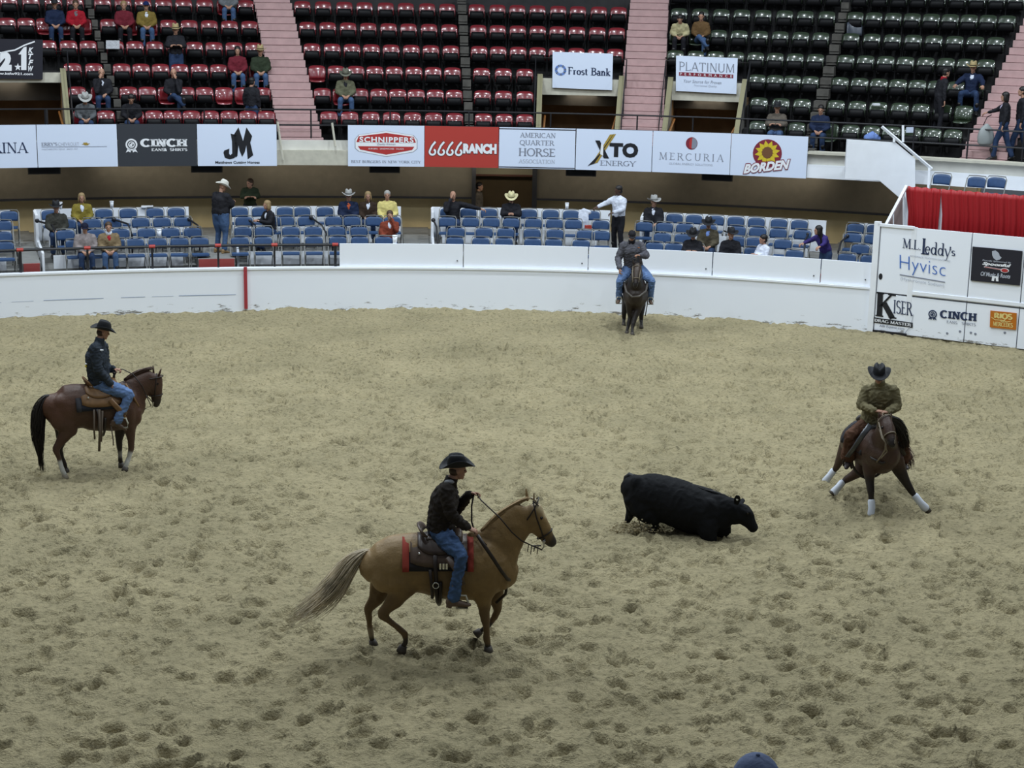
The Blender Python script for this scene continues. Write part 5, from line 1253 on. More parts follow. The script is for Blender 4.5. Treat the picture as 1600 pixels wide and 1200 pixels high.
c = pxd(1363, 213, DR(0) - .2); b = MB(); b.loft([c - Vector((.14, 0, .05)), c, c + Vector((.16, 0, -.06))], [(.09, .10), (.13, .14), (.08, .08)], (0, 1, 0), 12); V, F = organic(b, .02, 2); b = MB(); b.raw(V, F); tag(b.build('draped_jacket', C_['light blue shirt'], None, True), 'blue jacket dropped over a green front seat', 'jacket')
c = pxd(1334, 44, DR(5) - .1); b = MB(); b.raw(*shell_mesh(.44, 0, .38, 0, .05)); o = b.build('plastic_cover', mat('dull_blue_plastic', (.05, .06, .08), .35), None, True); o.location = c - Vector((0, .1, .2)); tag(o, 'dull blue plastic cover over one green seat', 'cover')
c = pxd(913, 345, 3.0); b = MB(); b.loft([c + Vector((-.12, 0, .22)), c + Vector((-.02, -.03, .24)), c + Vector((.14, 0, .22))], [(.05, .06), (.06, .1), (.05, .06)], (0, 1, 0), 10); b.loft([c + Vector((-.03, -.05, .2)), c + Vector((-.02, -.09, 0)), c + Vector((.03, -.08, -.2))], [(.14, .04), (.15, .04), (.10, .03)], (1, 0, 0), 12)
V, F = organic(b, .018, 3); b = MB(); b.raw(V, F); tag(b.build('draped_towel', C_['white shirt'], None, True), 'white towel draped over chairs left of the white-shirted man', 'towel')
c = pxd(919, 357, 2.4); tag(slab(919, 355, 2.3, (.16, .12, .10), 'red and white bag on a chair left of the white-shirted man', mat('red_plastic_bag', (.45, .06, .04), .5), 'snack_bag', 'bag'))
c = pxd(265, 66, 3.0)
# ------------------------------------------------------------------ animals
def paint(o, samples, default=None, soft=3.0):
    """vertex colours of the coat: each vertex takes the colours of the nearest marks"""
    me = o.data; n = len(me.vertices); V = np.empty(n * 3); me.vertices.foreach_get('co', V); V = V.reshape(-1, 3) + np.array(o.parent.location if o.parent else (0, 0, 0))
    P = np.array([tuple(s[0]) for s in samples]); C = np.array([s[1] for s in samples]); R = np.array([s[2] for s in samples])
    D = np.sqrt(((V[:, None, :] - P[None]) ** 2).sum(-1)) / R[None]
    Wt = np.exp(-soft * (D - D.min(1, keepdims=True)) * 2.2); Wt /= Wt.sum(1, keepdims=True)
    c = Wt @ C
    a = me.color_attributes.new('coat', 'FLOAT_COLOR', 'POINT'); a.data.foreach_set('color', np.concatenate([c, np.ones((n, 1))], 1).astype(np.float32).reshape(-1))
def coat_mat(name, sheen=.0, rough=.5): return mat(name, (1, 1, 1), rough, spec=.35, noise=.10, nscale=14, bump=.25, bscale=40, vcol='coat')
class Beast:
    def __init__(s): s.b = MB(); s.smp = []
    def mus(s, f, u, v, lat, r, F, L, both=True):
        R = Matrix((F, L, Vector((0, 0, 1)))).transposed()
        for q in ((-1, 1) if both else (1,)): s.b.ell(f(u, v, lat * q), r, R, 14, 10)
    def limb(s, pts, rad, cols, side, n=12):
        s.b.loft(pts, rad, side, n)
        for i, (p, r) in enumerate(zip(pts, rad)):
            r0 = (r if not isinstance(r, (tuple, list)) else (r[0] + r[1]) / 2)
            s.smp.append((p, cols[i] if isinstance(cols, list) else cols, r0))
            if i + 1 < len(pts):
                q = pts[i + 1]; r1 = rad[i + 1]; r1 = r1 if not isinstance(r1, (tuple, list)) else (r1[0] + r1[1]) / 2
                c0 = np.array(cols[i] if isinstance(cols, list) else cols); c1 = np.array(cols[i + 1] if isinstance(cols, list) else cols)
                for t in (.25, .5, .75): s.smp.append((Vector(p).lerp(Vector(q), t), tuple(c0 if t < .5 else c1), lerp(r0, r1, t)))
def strands(guide, spread, n, seed, r=.006, jit=.35, wob=.02, flat=None):
    rr = random.Random(seed); b = MB(); m = len(guide)
    G = [Vector(g) for g in guide]
    def cr(k, f):
        p0, p1, p2, p3 = G[max(k - 1, 0)], G[k], G[k + 1], G[min(k + 2, m - 1)]
        return .5 * ((2 * p1) + (p2 - p0) * f + (2 * p0 - 5 * p1 + 4 * p2 - p3) * f * f + (3 * p1 - p0 - 3 * p2 + p3) * f ** 3)
    for i in range(n):
        a = rr.uniform(0, 2 * pi); q = sqrt(rr.random()); off = Vector((cos(a) * q, sin(a) * q, rr.uniform(-1, 1) * q)); end = rr.uniform(1 - jit, 1) * (m - 1)
        w = Vector((rr.uniform(-1, 1), rr.uniform(-1, 1), rr.uniform(-1, 1))) * wob
        pts = []; N = 12
        for j in range(N + 1):
            t = end * j / N; k = min(int(t), m - 2); f = t - k
            pts.append(cr(k, f) + off * lerp(spread[k], spread[k + 1], f) + w * (j / N) ** 2 * sin(j * .5 + i))
        b.loft(pts, [r * (1 - .75 * (j / N) ** 2) for j in range(N + 1)], (0, 0, 1), 3, caps=False)
    return b
def ear(b, base, tip, face, w=.032):
    side = (tip - base).cross(face).normalized()
    b.loft([base, base.lerp(tip, .45), base.lerp(tip, .85), tip], [(w * .8, .018), (w, .014), (w * .5, .010), (w * .12, .005)], side, 8)
def leather(c=(.05, .026, .015)): return mat('saddle_leather_%d' % int(c[0] * 1000), c, .45, noise=.15, nscale=25)
M_LDARK = mat('dark_leather', (.020, .013, .010), .5); M_LBRN = mat('brown_leather', (.085, .055, .038), .45, noise=.15, nscale=20); M_LTAN = mat('tan_leather', (.17, .09, .035), .5, noise=.15, nscale=20)
M_SILVER = mat('silver', (.65, .65, .62), .25, metal=.9); M_HOOF = mat('hoof_horn', (.06, .05, .04), .6); M_BIT = mat('bit_steel', (.4, .4, .4), .3, metal=1)
def eyeball(root, p, r=.020):
    b = MB(); b.ell(p, (r, r, r)); b.build('eye', mat('horse_eye', (.008, .006, .005), .12), root, True)
def hoof(root, p, d, r=.058, m=None):
    """hoof cone, p = centre of the sole, d = up the pastern"""
    d = d.normalized(); b = MB(); b.loft([p, p + d * .035, p + d * .085], [r, r * .92, r * .74], (0, 1, 0), 14, caps=False); b.build('hoof', m or M_HOOF, root, True)
def strap(b, pts, r=.009): b.tube(pts, r, 6)
def ellring(c, ax, side, rx, ry, n=20, a0=0, a1=360):
    ax = ax.normalized(); sd = (side - ax * side.dot(ax)).normalized(); nn = ax.cross(sd)
    return [c + sd * rx * cos(radians(lerp(a0, a1, i / n))) + nn * ry * sin(radians(lerp(a0, a1, i / n))) for i in range(n + 1)]
def saddle(label, O, fwd, scale=1.0, m=None, mseat=None, blanket=None, rw=.30, HH=.385):
    """O = the horse's back under the rider, fwd = heading. Saddle and blanket drape over an elliptical back."""
    m = m or M_LBRN; mseat = mseat or m
    fwd = fwd.normalized(); left = Vector((0, 0, 1)).cross(fwd).normalized(); up = fwd.cross(left)
    r = empty('saddle', O + Vector((0, 0, -.1)), label, 'saddle')
    def P(x, a, lift, rr=rw, hh=HH):   # a = angle down the flank from the spine, degrees (+ left)
        return O + fwd * x * scale + left * (sin(radians(a)) * (rr + lift)) + up * (cos(radians(a)) * (hh + lift) - hh)
    def drape(x0, x1, a1, lift, th, hh=HH, corner=.0, nx=8, na=16):
        b = MB(); V = []; F = []
        for sidei in (0, 1):
            for i in range(nx + 1):
                for j in range(na + 1):
                    t = i / nx; a = (j / na * 2 - 1) * a1 * (1 - corner * (abs(2 * t - 1) ** 3))
                    V.append(P(lerp(x0, x1, t), a, lift + th * (1 - sidei) , rw, hh))
        N = (nx + 1) * (na + 1)
        for i in range(nx):
            for j in range(na): q = i * (na + 1) + j; f = (q, q + 1, q + na + 2, q + na + 1); F.append(f); F.append(tuple(y + N for y in f)[::-1])
        per = [j for j in range(na + 1)] + [i * (na + 1) + na for i in range(1, nx + 1)] + [nx * (na + 1) + j for j in range(na - 1, -1, -1)] + [i * (na + 1) for i in range(nx - 1, 0, -1)]
        for a, c in zip(per, per[1:] + per[:1]): F.append((a, a + N, c + N, c))
        b.raw(V, F); return b
    drape(-.34, .30, 72, .030, .016, corner=.12).build('skirt', m, r, True)
    drape(-.26, .20, 52, .050, .016, corner=.30).build('seat_jockey', mseat, r, True)
    # seat, cantle, swell and horn
    b = MB(); V = []; F = []
    for i in range(9):
        t = i / 8; a = lerp(-70, 70, t)
        for j in range(4):
            k = j / 3; V.append(P(-.22 - .05 * k, 0, 0) + left * (.19 + .02 * k) * sin(radians(a)) + up * (.055 + .115 * k * cos(radians(a)) ** .7 + .01) + fwd * (.10 * (1 - cos(radians(a)))))
    for i in range(8):
        for j in range(3): q = i * 4 + j; F.append((q, q + 1, q + 5, q + 4))
    b.raw(V, F); o = b.build('cantle', m, r, True); md = o.modifiers.new('t', 'SOLIDIFY'); md.thickness = .025
    b = MB(); b.loft([P(.20, 0, 0) - left * .16 + up * .02, P(.20, 0, 0) - left * .07 + up * .075, P(.20, 0, 0) + up * .10, P(.20, 0, 0) + left * .07 + up * .075, P(.20, 0, 0) + left * .16 + up * .02], [(.05, .035), (.055, .05), (.05, .05), (.055, .05), (.05, .035)], fwd, 10)
    b.build('swell', m, r, True)
    b = MB(); q = P(.22, 0, 0) + up * .12; b.loft([q, q + up * .06 + fwd * .01, q + up * .085 + fwd * .015], [.022, .018, .03], fwd, 10); b.ell(q + up * .10 + fwd * .015, (.036, .036, .014)); b.build('horn', M_LDARK, r, True)
    b = MB(); b.loft([P(-.16, 0, .03), P(0, 0, .035), P(.14, 0, .06)], [(.15, .03), (.12, .03), (.10, .03)], left, 12); b.build('seat', mseat, r, True)
    for s in (-1, 1):
        b = MB(); b.tube([P(-.12, s * 75, .05), P(-.10, s * 100, .05), P(-.09, s * 130, .03)], .02, 5); b.build('cinch_strap', M_LDARK, r, True)
        b = MB(); b.ell(P(-.24, s * 50, .07), (.016, .016, .016)); b.build('concho', M_SILVER, r, True)
    b = MB(); V = [P(.0, s_, .02) for s_ in range(95, 270, 12)]; b.tube(V, .022, 6); b.build('cinch', M_LDARK, r, True)
    if blanket:
        bl = empty('saddle_blanket', O + Vector((0, 0, -.12)), label.replace('saddle', 'saddle blanket'), 'blanket')
        drape(-.42, .36, 78, .020, .018).build('blanket', blanket[0], bl, True)
        for (x0, x1) in ((-.43, -.355), (.30, .37)):
            drape(x0, x1, 79, .026, .018, nx=2).build('border', blanket[1], bl, True)
        r['_bl'] = 1; r['_bl'] = 0
        del r['_bl']
    return r, P
def stirrup(parent, foot, top_pts, m, light):
    b = MB(); 
    for i in range(len(top_pts) - 1): pass
    b.loft(top_pts, [(.045, .008)] * len(top_pts), (1, .1, 0), 6, caps=False); b.build('fender', m, parent, True)
    c = foot + Vector((0, 0, .03)); b = MB()
    b.tube([c + Vector((-.065, 0, -.075)), c + Vector((-.07, 0, 0)), c + Vector((-.04, 0, .08)), c + Vector((.04, 0, .08)), c + Vector((.07, 0, 0)), c + Vector((.065, 0, -.075)), c + Vector((-.065, 0, -.075))], .013, 6); b.build('stirrup', light, parent, True)
def rider(label, J, top, legs, **kw):
    return person(label, J, top, legs, res='hi', **kw)

# ================================================================== the palomino, side on, nearest
PL = plane_px(Vector((-.75, 18.66, 0)), radians(4)); LS = Vector((-sin(radians(4)), cos(radians(4)), 0)); F1 = Vector((cos(radians(4)), sin(radians(4)), 0))
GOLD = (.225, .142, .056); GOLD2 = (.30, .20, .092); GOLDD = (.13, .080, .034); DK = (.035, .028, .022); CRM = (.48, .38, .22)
B = Beast()
tr = [(582, 884, .20, .21), (592, 883, .235, .28), (610, 880, .27, .335), (640, 878, .28, .350), (670, 880, .285, .372), (700, 886, .29, .39), (730, 887, .295, .395), (757, 885, .28, .41), (779, 892, .22, .33), (793, 895, .16, .20)]
B.limb([PL(u, v) for u, v, a, c in tr], [(a, c) for u, v, a, c in tr], [GOLD2, GOLD2, GOLD2, GOLD, GOLD, GOLDD, GOLD, GOLD, GOLD, GOLD], LS, 22)
nk = [(766, 874, .19, .34), (781, 848, .14, .27), (797, 828, .11, .225), (811, 813, .095, .20), (821, 805, .09, .185)]
B.limb([PL(u, v) for u, v, a, c in nk], [(a, c) for u, v, a, c in nk], GOLD, LS, 18)
hdp = [(827, 800, .09, .165), (837, 813, .092, .140), (846, 827, .078, .112), (855, 839, .058, .088), (862, 847, .052, .068), (864, 850, .045, .055)]
B.limb([PL(u, v) for u, v, a, c in hdp], [(a, c) for u, v, a, c in hdp], [GOLD, GOLD, GOLD, GOLDD, DK, DK], LS, 16)
B.limb([PL(824, 818), PL(834, 826)], [(.085, .085), (.07, .06)], GOLD, LS)        # jowl
B.smp += [(PL(842, 790, 0), CRM, .10), (PL(850, 803), CRM, .06), (PL(846, 854), DK, .09), (PL(866, 843), DK, .08)]
B.mus(PL, 608, 873, .11, (.20, .14, .16), F1, LS); B.mus(PL, 600, 898, .14, (.16, .11, .22), F1, LS); B.mus(PL, 764, 890, .16, (.12, .12, .25), F1, LS); B.mus(PL, 786, 903, .09, (.09, .11, .15), F1, LS); B.mus(PL, 756, 922, .16, (.10, .07, .15), F1, LS); B.mus(PL, 748, 842, 0, (.17, .07, .11), F1, LS, False); B.mus(PL, 831, 816, .05, (.085, .04, .095), F1, LS); B.mus(PL, 843, 805, .055, (.035, .02, .022), F1, LS); B.mus(PL, 700, 905, 0, (.45, .25, .22), F1, LS, False)
nr = -.15
B.limb([PL(610, 880, -.12), PL(625, 905, nr), PL(638, 924, nr)], [(.13, .26), (.13, .21), (.09, .13)], [GOLD2, GOLD, GOLDD], LS)
B.limb([PL(630, 918, nr), PL(615, 940, nr), PL(604, 951, nr), PL(596, 960, nr)], [(.10, .15), (.075, .10), (.055, .07), (.046, .062)], [GOLD, GOLDD, GOLDD, GOLDD], LS)
B.limb([PL(596, 961, nr), PL(606, 968, nr), PL(620, 979, nr), PL(633, 991, nr), PL(634, 1003, nr), PL(629, 1011, nr)], [.052, .042, .036, .045, .036, .038], [GOLDD, GOLDD, GOLDD, GOLDD, DK, DK], LS)
fr_ = .10
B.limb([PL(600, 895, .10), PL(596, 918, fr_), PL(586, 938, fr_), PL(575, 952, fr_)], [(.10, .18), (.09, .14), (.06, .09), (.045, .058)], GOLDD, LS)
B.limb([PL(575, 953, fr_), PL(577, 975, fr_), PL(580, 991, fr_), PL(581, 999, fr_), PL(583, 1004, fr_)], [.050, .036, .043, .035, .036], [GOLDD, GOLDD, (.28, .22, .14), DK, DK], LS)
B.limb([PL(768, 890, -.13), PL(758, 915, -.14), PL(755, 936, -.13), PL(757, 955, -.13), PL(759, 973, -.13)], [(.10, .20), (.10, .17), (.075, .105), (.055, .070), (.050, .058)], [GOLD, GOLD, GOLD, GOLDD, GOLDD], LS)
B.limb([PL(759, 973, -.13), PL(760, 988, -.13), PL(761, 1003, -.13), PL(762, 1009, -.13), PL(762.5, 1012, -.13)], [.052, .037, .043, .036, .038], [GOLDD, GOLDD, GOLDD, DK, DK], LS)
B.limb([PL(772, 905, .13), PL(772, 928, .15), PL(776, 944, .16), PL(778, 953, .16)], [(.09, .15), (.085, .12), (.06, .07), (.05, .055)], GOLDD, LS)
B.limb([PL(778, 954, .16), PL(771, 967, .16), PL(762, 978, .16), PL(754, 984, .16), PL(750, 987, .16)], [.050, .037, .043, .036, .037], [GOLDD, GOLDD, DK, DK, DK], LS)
V, F = organic(B.b, .020, 4)
h1 = empty('horse', PL(690, 1014), 'palomino horse with flying pale tail in the foreground', 'horse')
mb = MB(); mb.raw(V, F)
ear(mb, PL(834, 785, -.05), PL(834.5, 770, -.06), F1); ear(mb, PL(824, 781, .05), PL(822, 764, .06), F1)
o = mb.build('body', coat_mat('palomino_coat'), h1, True); B.smp += [(PL(834, 772, -.06), GOLDD, .04)]; wrinkle(o, .010, 4); paint(o, B.smp)
eyeball(h1, PL(846, 809.5, -.072)); eyeball(h1, PL(847, 809, .072))
b = MB(); b.ell(PL(866, 846.5, -.03), (.010, .006, .012)); b.build('nostril', M_EYE, h1)
hoof(h1, PL(626.5, 1019, nr), PL(632, 1003, nr) - PL(626, 1018, nr), .062); hoof(h1, PL(584.5, 1010, fr_), PL(581, 999, fr_) - PL(584, 1009, fr_), .056); hoof(h1, PL(763.5, 1020, -.13), PL(762, 1008, -.13) - PL(763.5, 1019, -.13), .060); hoof(h1, PL(743, 992, .16), PL(753, 984, .16) - PL(744, 991, .16), .054)
TAILC = mat('pale_tail_hair', (.50, .42, .29), .6, noise=.5, nscale=5)
tg = [PL(u, v, l) for u, v, l in ((578, 862, 0), (571, 863, 0), (561, 869, -.02), (549, 881, -.04), (536, 899, -.05), (520, 920, -.06), (500, 939, -.08), (478, 956, -.09), (455, 969, -.10))]
strands(tg, [.02, .035, .06, .09, .11, .13, .14, .14, .10], 420, 1, .0065, .45, .05).build('tail', TAILC, h1, True)
b = strands([PL(752, 832), PL(777, 806), PL(800, 791), PL(818, 781), PL(828, 778)], [.02, .022, .022, .022, .015], 90, 2, .008, .35, .01)
b.build('mane', mat('golden_mane', (.34, .23, .11), .6), h1, True)
b = strands([PL(830, 778), PL(837, 782), PL(842, 789), PL(846, 797)], [.010, .015, .015, .01], 24, 5, .006, .2, .0); b.build('forelock', TAILC, h1, True)
# bridle and reins
b = MB()
Hd = lambda t: PL(lerp(829, 862, t), lerp(800, 847, t))
ax = (PL(862, 847) - PL(829, 800)).normalized()
strap(b, ellring(PL(830, 797), (ax + Vector((0, 0, .5))), LS, .102, .175), .009)
strap(b, ellring(PL(851, 834), ax, LS, .075, .105), .009)
for s in (-1, 1): strap(b, [PL(833, 783, s * .08), PL(838, 808, s * .10), PL(846, 830, s * .082), PL(850, 846, s * .062)], .009)
strap(b, [PL(833, 783, -.09), PL(841, 790, -.05), PL(842, 789, .05), PL(833, 783, .09)], .008)
br = b.build('bridle', M_LDARK, h1, True)
b = MB(); bp = PL(850, 846, -.07); b.tube([bp + Vector((.01, 0, .03)), bp, bp + Vector((.0, 0, -.07)), bp + Vector((-.03, 0, -.11))], .008, 6); b.ell(bp, (.02, .008, .02)); b.build('bit', M_BIT, br, True)
HANDL = PL(735, 771, .10)   # far hand, lifted
b = MB()
for s in (-1, 1): strap(b, [HANDL + Vector((.07, 0, 0)), PL(752, 782, s * .05), PL(781, 809, s * .14), PL(800, 832, s * .15), PL(815, 845, s * .13), PL(832, 853, s * .09), bp + Vector((-.03, .07 + s * .07, -.10))], .008)
strap(b, [HANDL + Vector((.04, -.02, -.01)), PL(737, 790, .02), PL(737, 815, -.02), PL(742, 833, -.10), PL(760, 852, -.22)], .011)
for i in range(4): strap(b, [PL(826 + i * 5, 851 + i, -.10), PL(824 + i * 5, 862 + (i % 2) * 4, -.11)], .006)
b.build('reins', M_LDARK, h1, True)
O1 = PL(690, 838) + Vector((0, 0, .02))
sd, SP = saddle('brown western saddle with silver conchos on the palomino', PL(688, 840) + Vector((0, 0, -.01)), F1, 1.04, M_LBRN, mat('seat_leather', (.05, .032, .024), .4), (mat('black_felt_pad', (.018, .016, .018), .9), mat('red_wool', (.30, .045, .03), .9)), rw=.285)
b = MB(); strap(b, [PL(746, 836, -.27), PL(757, 853, -.31), PL(770, 872, -.325), PL(783, 892, -.29), PL(793, 905, -.20), PL(801, 908, 0), PL(792, 905, .12), PL(783, 892, .23), PL(765, 865, .27), PL(746, 836, .25)], .022); strap(b, [PL(793, 906, 0), PL(790, 928, 0), PL(775, 942, 0)], .018); b.build('breast_collar', M_LDARK, sd, True)
b = MB(); strap(b, [PL(680, 868, -.31), PL(681, 900, -.32), PL(682, 925, -.26), PL(684, 940, -.14), PL(686, 944, 0)], .026); b.build('rear_cinch', M_LDARK, sd, True)
b = MB(); c = PL(681, 915, -.35); strap(b, ellring(c, LS, F1, .035, .035, 16), .007); b.build('buckle', M_SILVER, sd, True)
for q in (688, 693, 698): b = MB(); b.box(PL(q, 885, -.36), (.022, .015, .07)); b.build('concho_plate', M_SILVER, sd)
# rider
J = dict(pelvis=PL(689, 829), waist=PL(690, 806), chest=PL(695, 779), neck=PL(705, 750), head=PL(715, 734), shR=PL(698, 765, -.19), shL=PL(702, 763, .19), elR=PL(704, 803, -.25), haR=PL(731, 826, -.20), elL=PL(712, 798, .24), haL=HANDL,
         hiR=PL(693, 838, -.12), knR=PL(721, 868, -.36), anR=PL(709, 934, -.37), toR=PL(736, 938, -.38), hiL=PL(693, 838, .12), knL=PL(722, 872, .36), anL=PL(709, 934, .36), toL=PL(736, 938, .36))
J['face'] = Vector((1, .18, -.12)); J['front'] = F1; J['hdR'] = Vector((1, .1, -.3)); J['pnR'] = Vector((0, .3, -1)); J['hdL'] = Vector((1, -.1, .05)); J['pnL'] = Vector((.0, -.5, -1)); J['curlL'] = 1.3; J['curlR'] = 1.1
r1 = rider('rider in black cowboy hat, dark brown jacket and jeans on the palomino', J, C_['dark brown jacket'], M_JEAN, hat='cowboy', hat_m=M_HATB, hair_m=M_HAIRN, shoes=mat('worn_boot', (.13, .085, .06), .6), collar=C_['dark brown jacket'], bulk=1.20, base_z=J['anR'].z - .1, tilt=-.16, k=1.04, curl=1.1)
b = MB()
for (u, v, w, h_) in ((674.5, 790, .035, .03), (675, 784, .03, .028), (674, 796, .04, .022), (677, 779, .022, .02)): b.ell(PL(u + 4, v, -.06), (w * .8, w * .6, h_))
b.build('back_print', M_WHITE, r1, True)
b = MB(); b.ell(PL(702, 753, -.12), (.06, .03, .028)); b.build('collar_patch', mat('grey_patch', (.30, .31, .33), .7), r1, True)
stirrup(sd, J['anR'] + Vector((.10, -.005, -.08)), [PL(700, 870, -.33), PL(714, 890, -.40), PL(722, 915, -.40)], M_LBRN, mat('pale_rawhide', (.42, .40, .32), .6))
stirrup(sd, J['anL'] + Vector((.10, 0, -.08)), [PL(700, 870, .33), PL(714, 890, .40), PL(722, 915, .40)], M_LBRN, mat('pale_rawhide', (.42, .40, .32), .6))

# ================================================================== the brown horse at left
hg = radians(26); P2 = Vector((-6.72, 25.72, 0)); PL = plane_px(P2, hg); LS = Vector((-sin(hg), cos(hg), 0)); F2 = Vector((cos(hg), sin(hg), 0))
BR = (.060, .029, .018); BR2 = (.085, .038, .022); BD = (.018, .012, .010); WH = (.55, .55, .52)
B = Beast()
tr = [(80, 634, .20, .22), (88, 637, .235, .30), (100, 637, .27, .36), (115, 635, .28, .37), (133, 634, .275, .355), (152, 637, .28, .37), (174, 637, .29, .385), (192, 634, .28, .39), (206, 634, .22, .33), (215, 636, .15, .2)]
B.limb([PL(u, v) for u, v, a, c in tr], [(a, c) for u, v, a, c in tr], [BR2, BR2, BR2, BR, BR, BR, BR, BR, BR2, BR], LS, 20)
nk = [(201, 620, .18, .30), (211, 610, .13, .245), (221, 602, .11, .205), (231, 596, .095, .18), (238, 592, .09, .165)]
B.limb([PL(u, v) for u, v, a, c in nk], [(a, c) for u, v, a, c in nk], BR, LS, 16)
hp = [(240, 591, .09, .145), (242, 603, .088, .130), (244, 615, .07, .102), (244.5, 626, .055, .078), (244, 633, .050, .060)]
B.limb([PL(u, v) for u, v, a, c in hp], [(a, c) for u, v, a, c in hp], [BR, BR, BR, BD, BD], LS, 16)
B.smp += [(PL(248, 634), WH, .035)]
B.mus(PL, 100, 630, .11, (.20, .14, .16), F2, LS); B.mus(PL, 93, 652, .14, (.16, .11, .22), F2, LS); B.mus(PL, 201, 645, .15, (.12, .12, .24), F2, LS); B.mus(PL, 213, 650, .09, (.09, .11, .15), F2, LS); B.mus(PL, 203, 664, .16, (.09, .07, .14), F2, LS); B.mus(PL, 240, 603, .05, (.085, .04, .095), F2, LS); B.mus(PL, 160, 650, 0, (.45, .25, .24), F2, LS, False)
n_ = -.14
B.limb([PL(98, 640, -.12), PL(103, 662, n_), PL(112, 676, n_)], [(.12, .26), (.12, .20), (.08, .11)], [BR2, BR, BR], LS)
B.limb([PL(106, 670, n_), PL(99, 684, n_), PL(92, 694, n_), PL(87, 702, n_)], [(.10, .15), (.075, .10), (.052, .07), (.046, .062)], BR, LS)
B.limb([PL(87, 703, n_), PL(92, 715, n_), PL(95, 727, n_), PL(98, 736, n_), PL(101, 742, n_)], [.052, .040, .040, .044, .038], [BR, BR, WH, WH, WH], LS)
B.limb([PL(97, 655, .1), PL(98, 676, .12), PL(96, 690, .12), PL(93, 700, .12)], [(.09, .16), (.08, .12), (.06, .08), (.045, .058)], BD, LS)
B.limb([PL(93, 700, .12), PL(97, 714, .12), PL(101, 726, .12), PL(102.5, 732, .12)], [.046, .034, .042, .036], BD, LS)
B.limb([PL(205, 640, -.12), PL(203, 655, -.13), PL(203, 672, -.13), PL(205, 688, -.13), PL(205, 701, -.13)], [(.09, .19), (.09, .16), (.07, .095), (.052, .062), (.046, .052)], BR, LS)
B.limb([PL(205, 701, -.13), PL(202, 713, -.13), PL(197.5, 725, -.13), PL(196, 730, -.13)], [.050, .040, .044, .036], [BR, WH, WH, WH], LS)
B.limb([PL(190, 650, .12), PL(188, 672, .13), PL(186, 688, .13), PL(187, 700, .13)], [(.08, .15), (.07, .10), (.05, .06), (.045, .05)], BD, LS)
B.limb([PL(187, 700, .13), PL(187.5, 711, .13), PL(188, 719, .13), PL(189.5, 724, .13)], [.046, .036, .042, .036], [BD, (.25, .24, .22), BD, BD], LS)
V, F = organic(B.b, .020, 4)
h2 = empty('horse', PL(145, 738), 'dark brown horse with white socks standing at left', 'horse')
mb = MB(); mb.raw(V, F); ear(mb, PL(248, 587, -.05), PL(252, 576, -.06), F2); ear(mb, PL(240, 582, .05), PL(239, 571, .06), F2)
o = mb.build('body', coat_mat('brown_coat'), h2, True); paint(o, B.smp)
eyeball(h2, PL(246, 600, -.075)); eyeball(h2, PL(246.5, 600, .075))
hoof(h2, PL(103, 749, n_), PL(99, 736, n_) - PL(103, 748, n_), .058, mat('pale_hoof', (.22, .19, .14), .6)); hoof(h2, PL(104.5, 739, .12), PL(101, 728, .12) - PL(104, 738, .12), .055); hoof(h2, PL(194.5, 737, -.13), PL(197, 725, -.13) - PL(194.5, 736, -.13), .058); hoof(h2, PL(190.5, 730, .13), PL(188, 719, .13) - PL(190.5, 729, .13), .055)
tg = [PL(u, v, 0) for u, v in ((80, 619), (73, 621), (66, 630), (61, 645), (59, 662), (59, 680), (61, 697), (63, 715), (66, 738))]
strands(tg, [.02, .04, .07, .10, .11, .10, .07, .035, .05], 320, 3, .007, .30, .02).build('tail', mat('black_tail_hair', (.014, .010, .009), .55), h2, True)
strands([PL(196, 594), PL(210, 584), PL(225, 578), PL(240, 575)], [.03, .035, .03, .03], 70, 4, .008, .2, .02).build('mane', mat('dark_mane', (.05, .022, .012), .55), h2, True)
b = MB(); ax = (PL(244, 633) - PL(240, 591)).normalized()
strap(b, ellring(PL(243.5, 617), ax, LS, .078, .11), .009); strap(b, ellring(PL(240, 589), ax + Vector((0, 0, .2)), LS, .10, .155), .009)
for s in (-1, 1): strap(b, [PL(245, 583, s * .08), PL(243, 605, s * .095), PL(241, 626, s * .065)], .009)
br = b.build('bridle', M_LDARK, h2, True)
b = MB(); bp = PL(240, 628, -.07); b.tube([bp, bp + Vector((-.02, 0, -.09))], .008); b.build('bit', M_BIT, br)
H2L = PL(178, 577, .05)
b = MB()
for s in (-1, 1): strap(b, [H2L, PL(192, 577, 0), PL(208, 585, s * .10), PL(222, 603, s * .13), PL(228, 617, s * .14), PL(238, 628, s * .08)], .008)
strap(b, [PL(228, 617, -.14), PL(236, 634, -.14), PL(225, 640, -.14)], .008); b.build('reins', M_LDARK, h2, True)
sd, SP = saddle('tan western saddle with hanging strings on the brown horse', PL(156, 603) + Vector((0, 0, -.02)), F2, 1.02, M_LTAN, M_LTAN, (mat('navy_pad', (.012, .014, .022), .9), mat('black_border', (.02, .02, .026), .7)), rw=.285)
b = MB(); strap(b, [PL(196, 600, -.25), PL(207, 618, -.26), PL(216, 634, -.16), PL(220, 640, 0), PL(214, 634, .16), PL(196, 600, .25)], .018); b.build('breast_collar', M_LTAN, sd, True)
for (a, c, e, q) in (((147, 640), (147, 668), (148, 686), .016), ((155, 640), (156, 672), (155, 705), .022), ((160, 642), (159, 670), (158, 690), .018), ((173, 662), (177, 688), (177, 696), .010)):
    b = MB(); strap(b, [PL(*a, -.34), PL(*c, -.34), PL(*e, -.33)], q); b.build('saddle_string', mat('worn_strap', (.10, .075, .055), .7), sd, True)
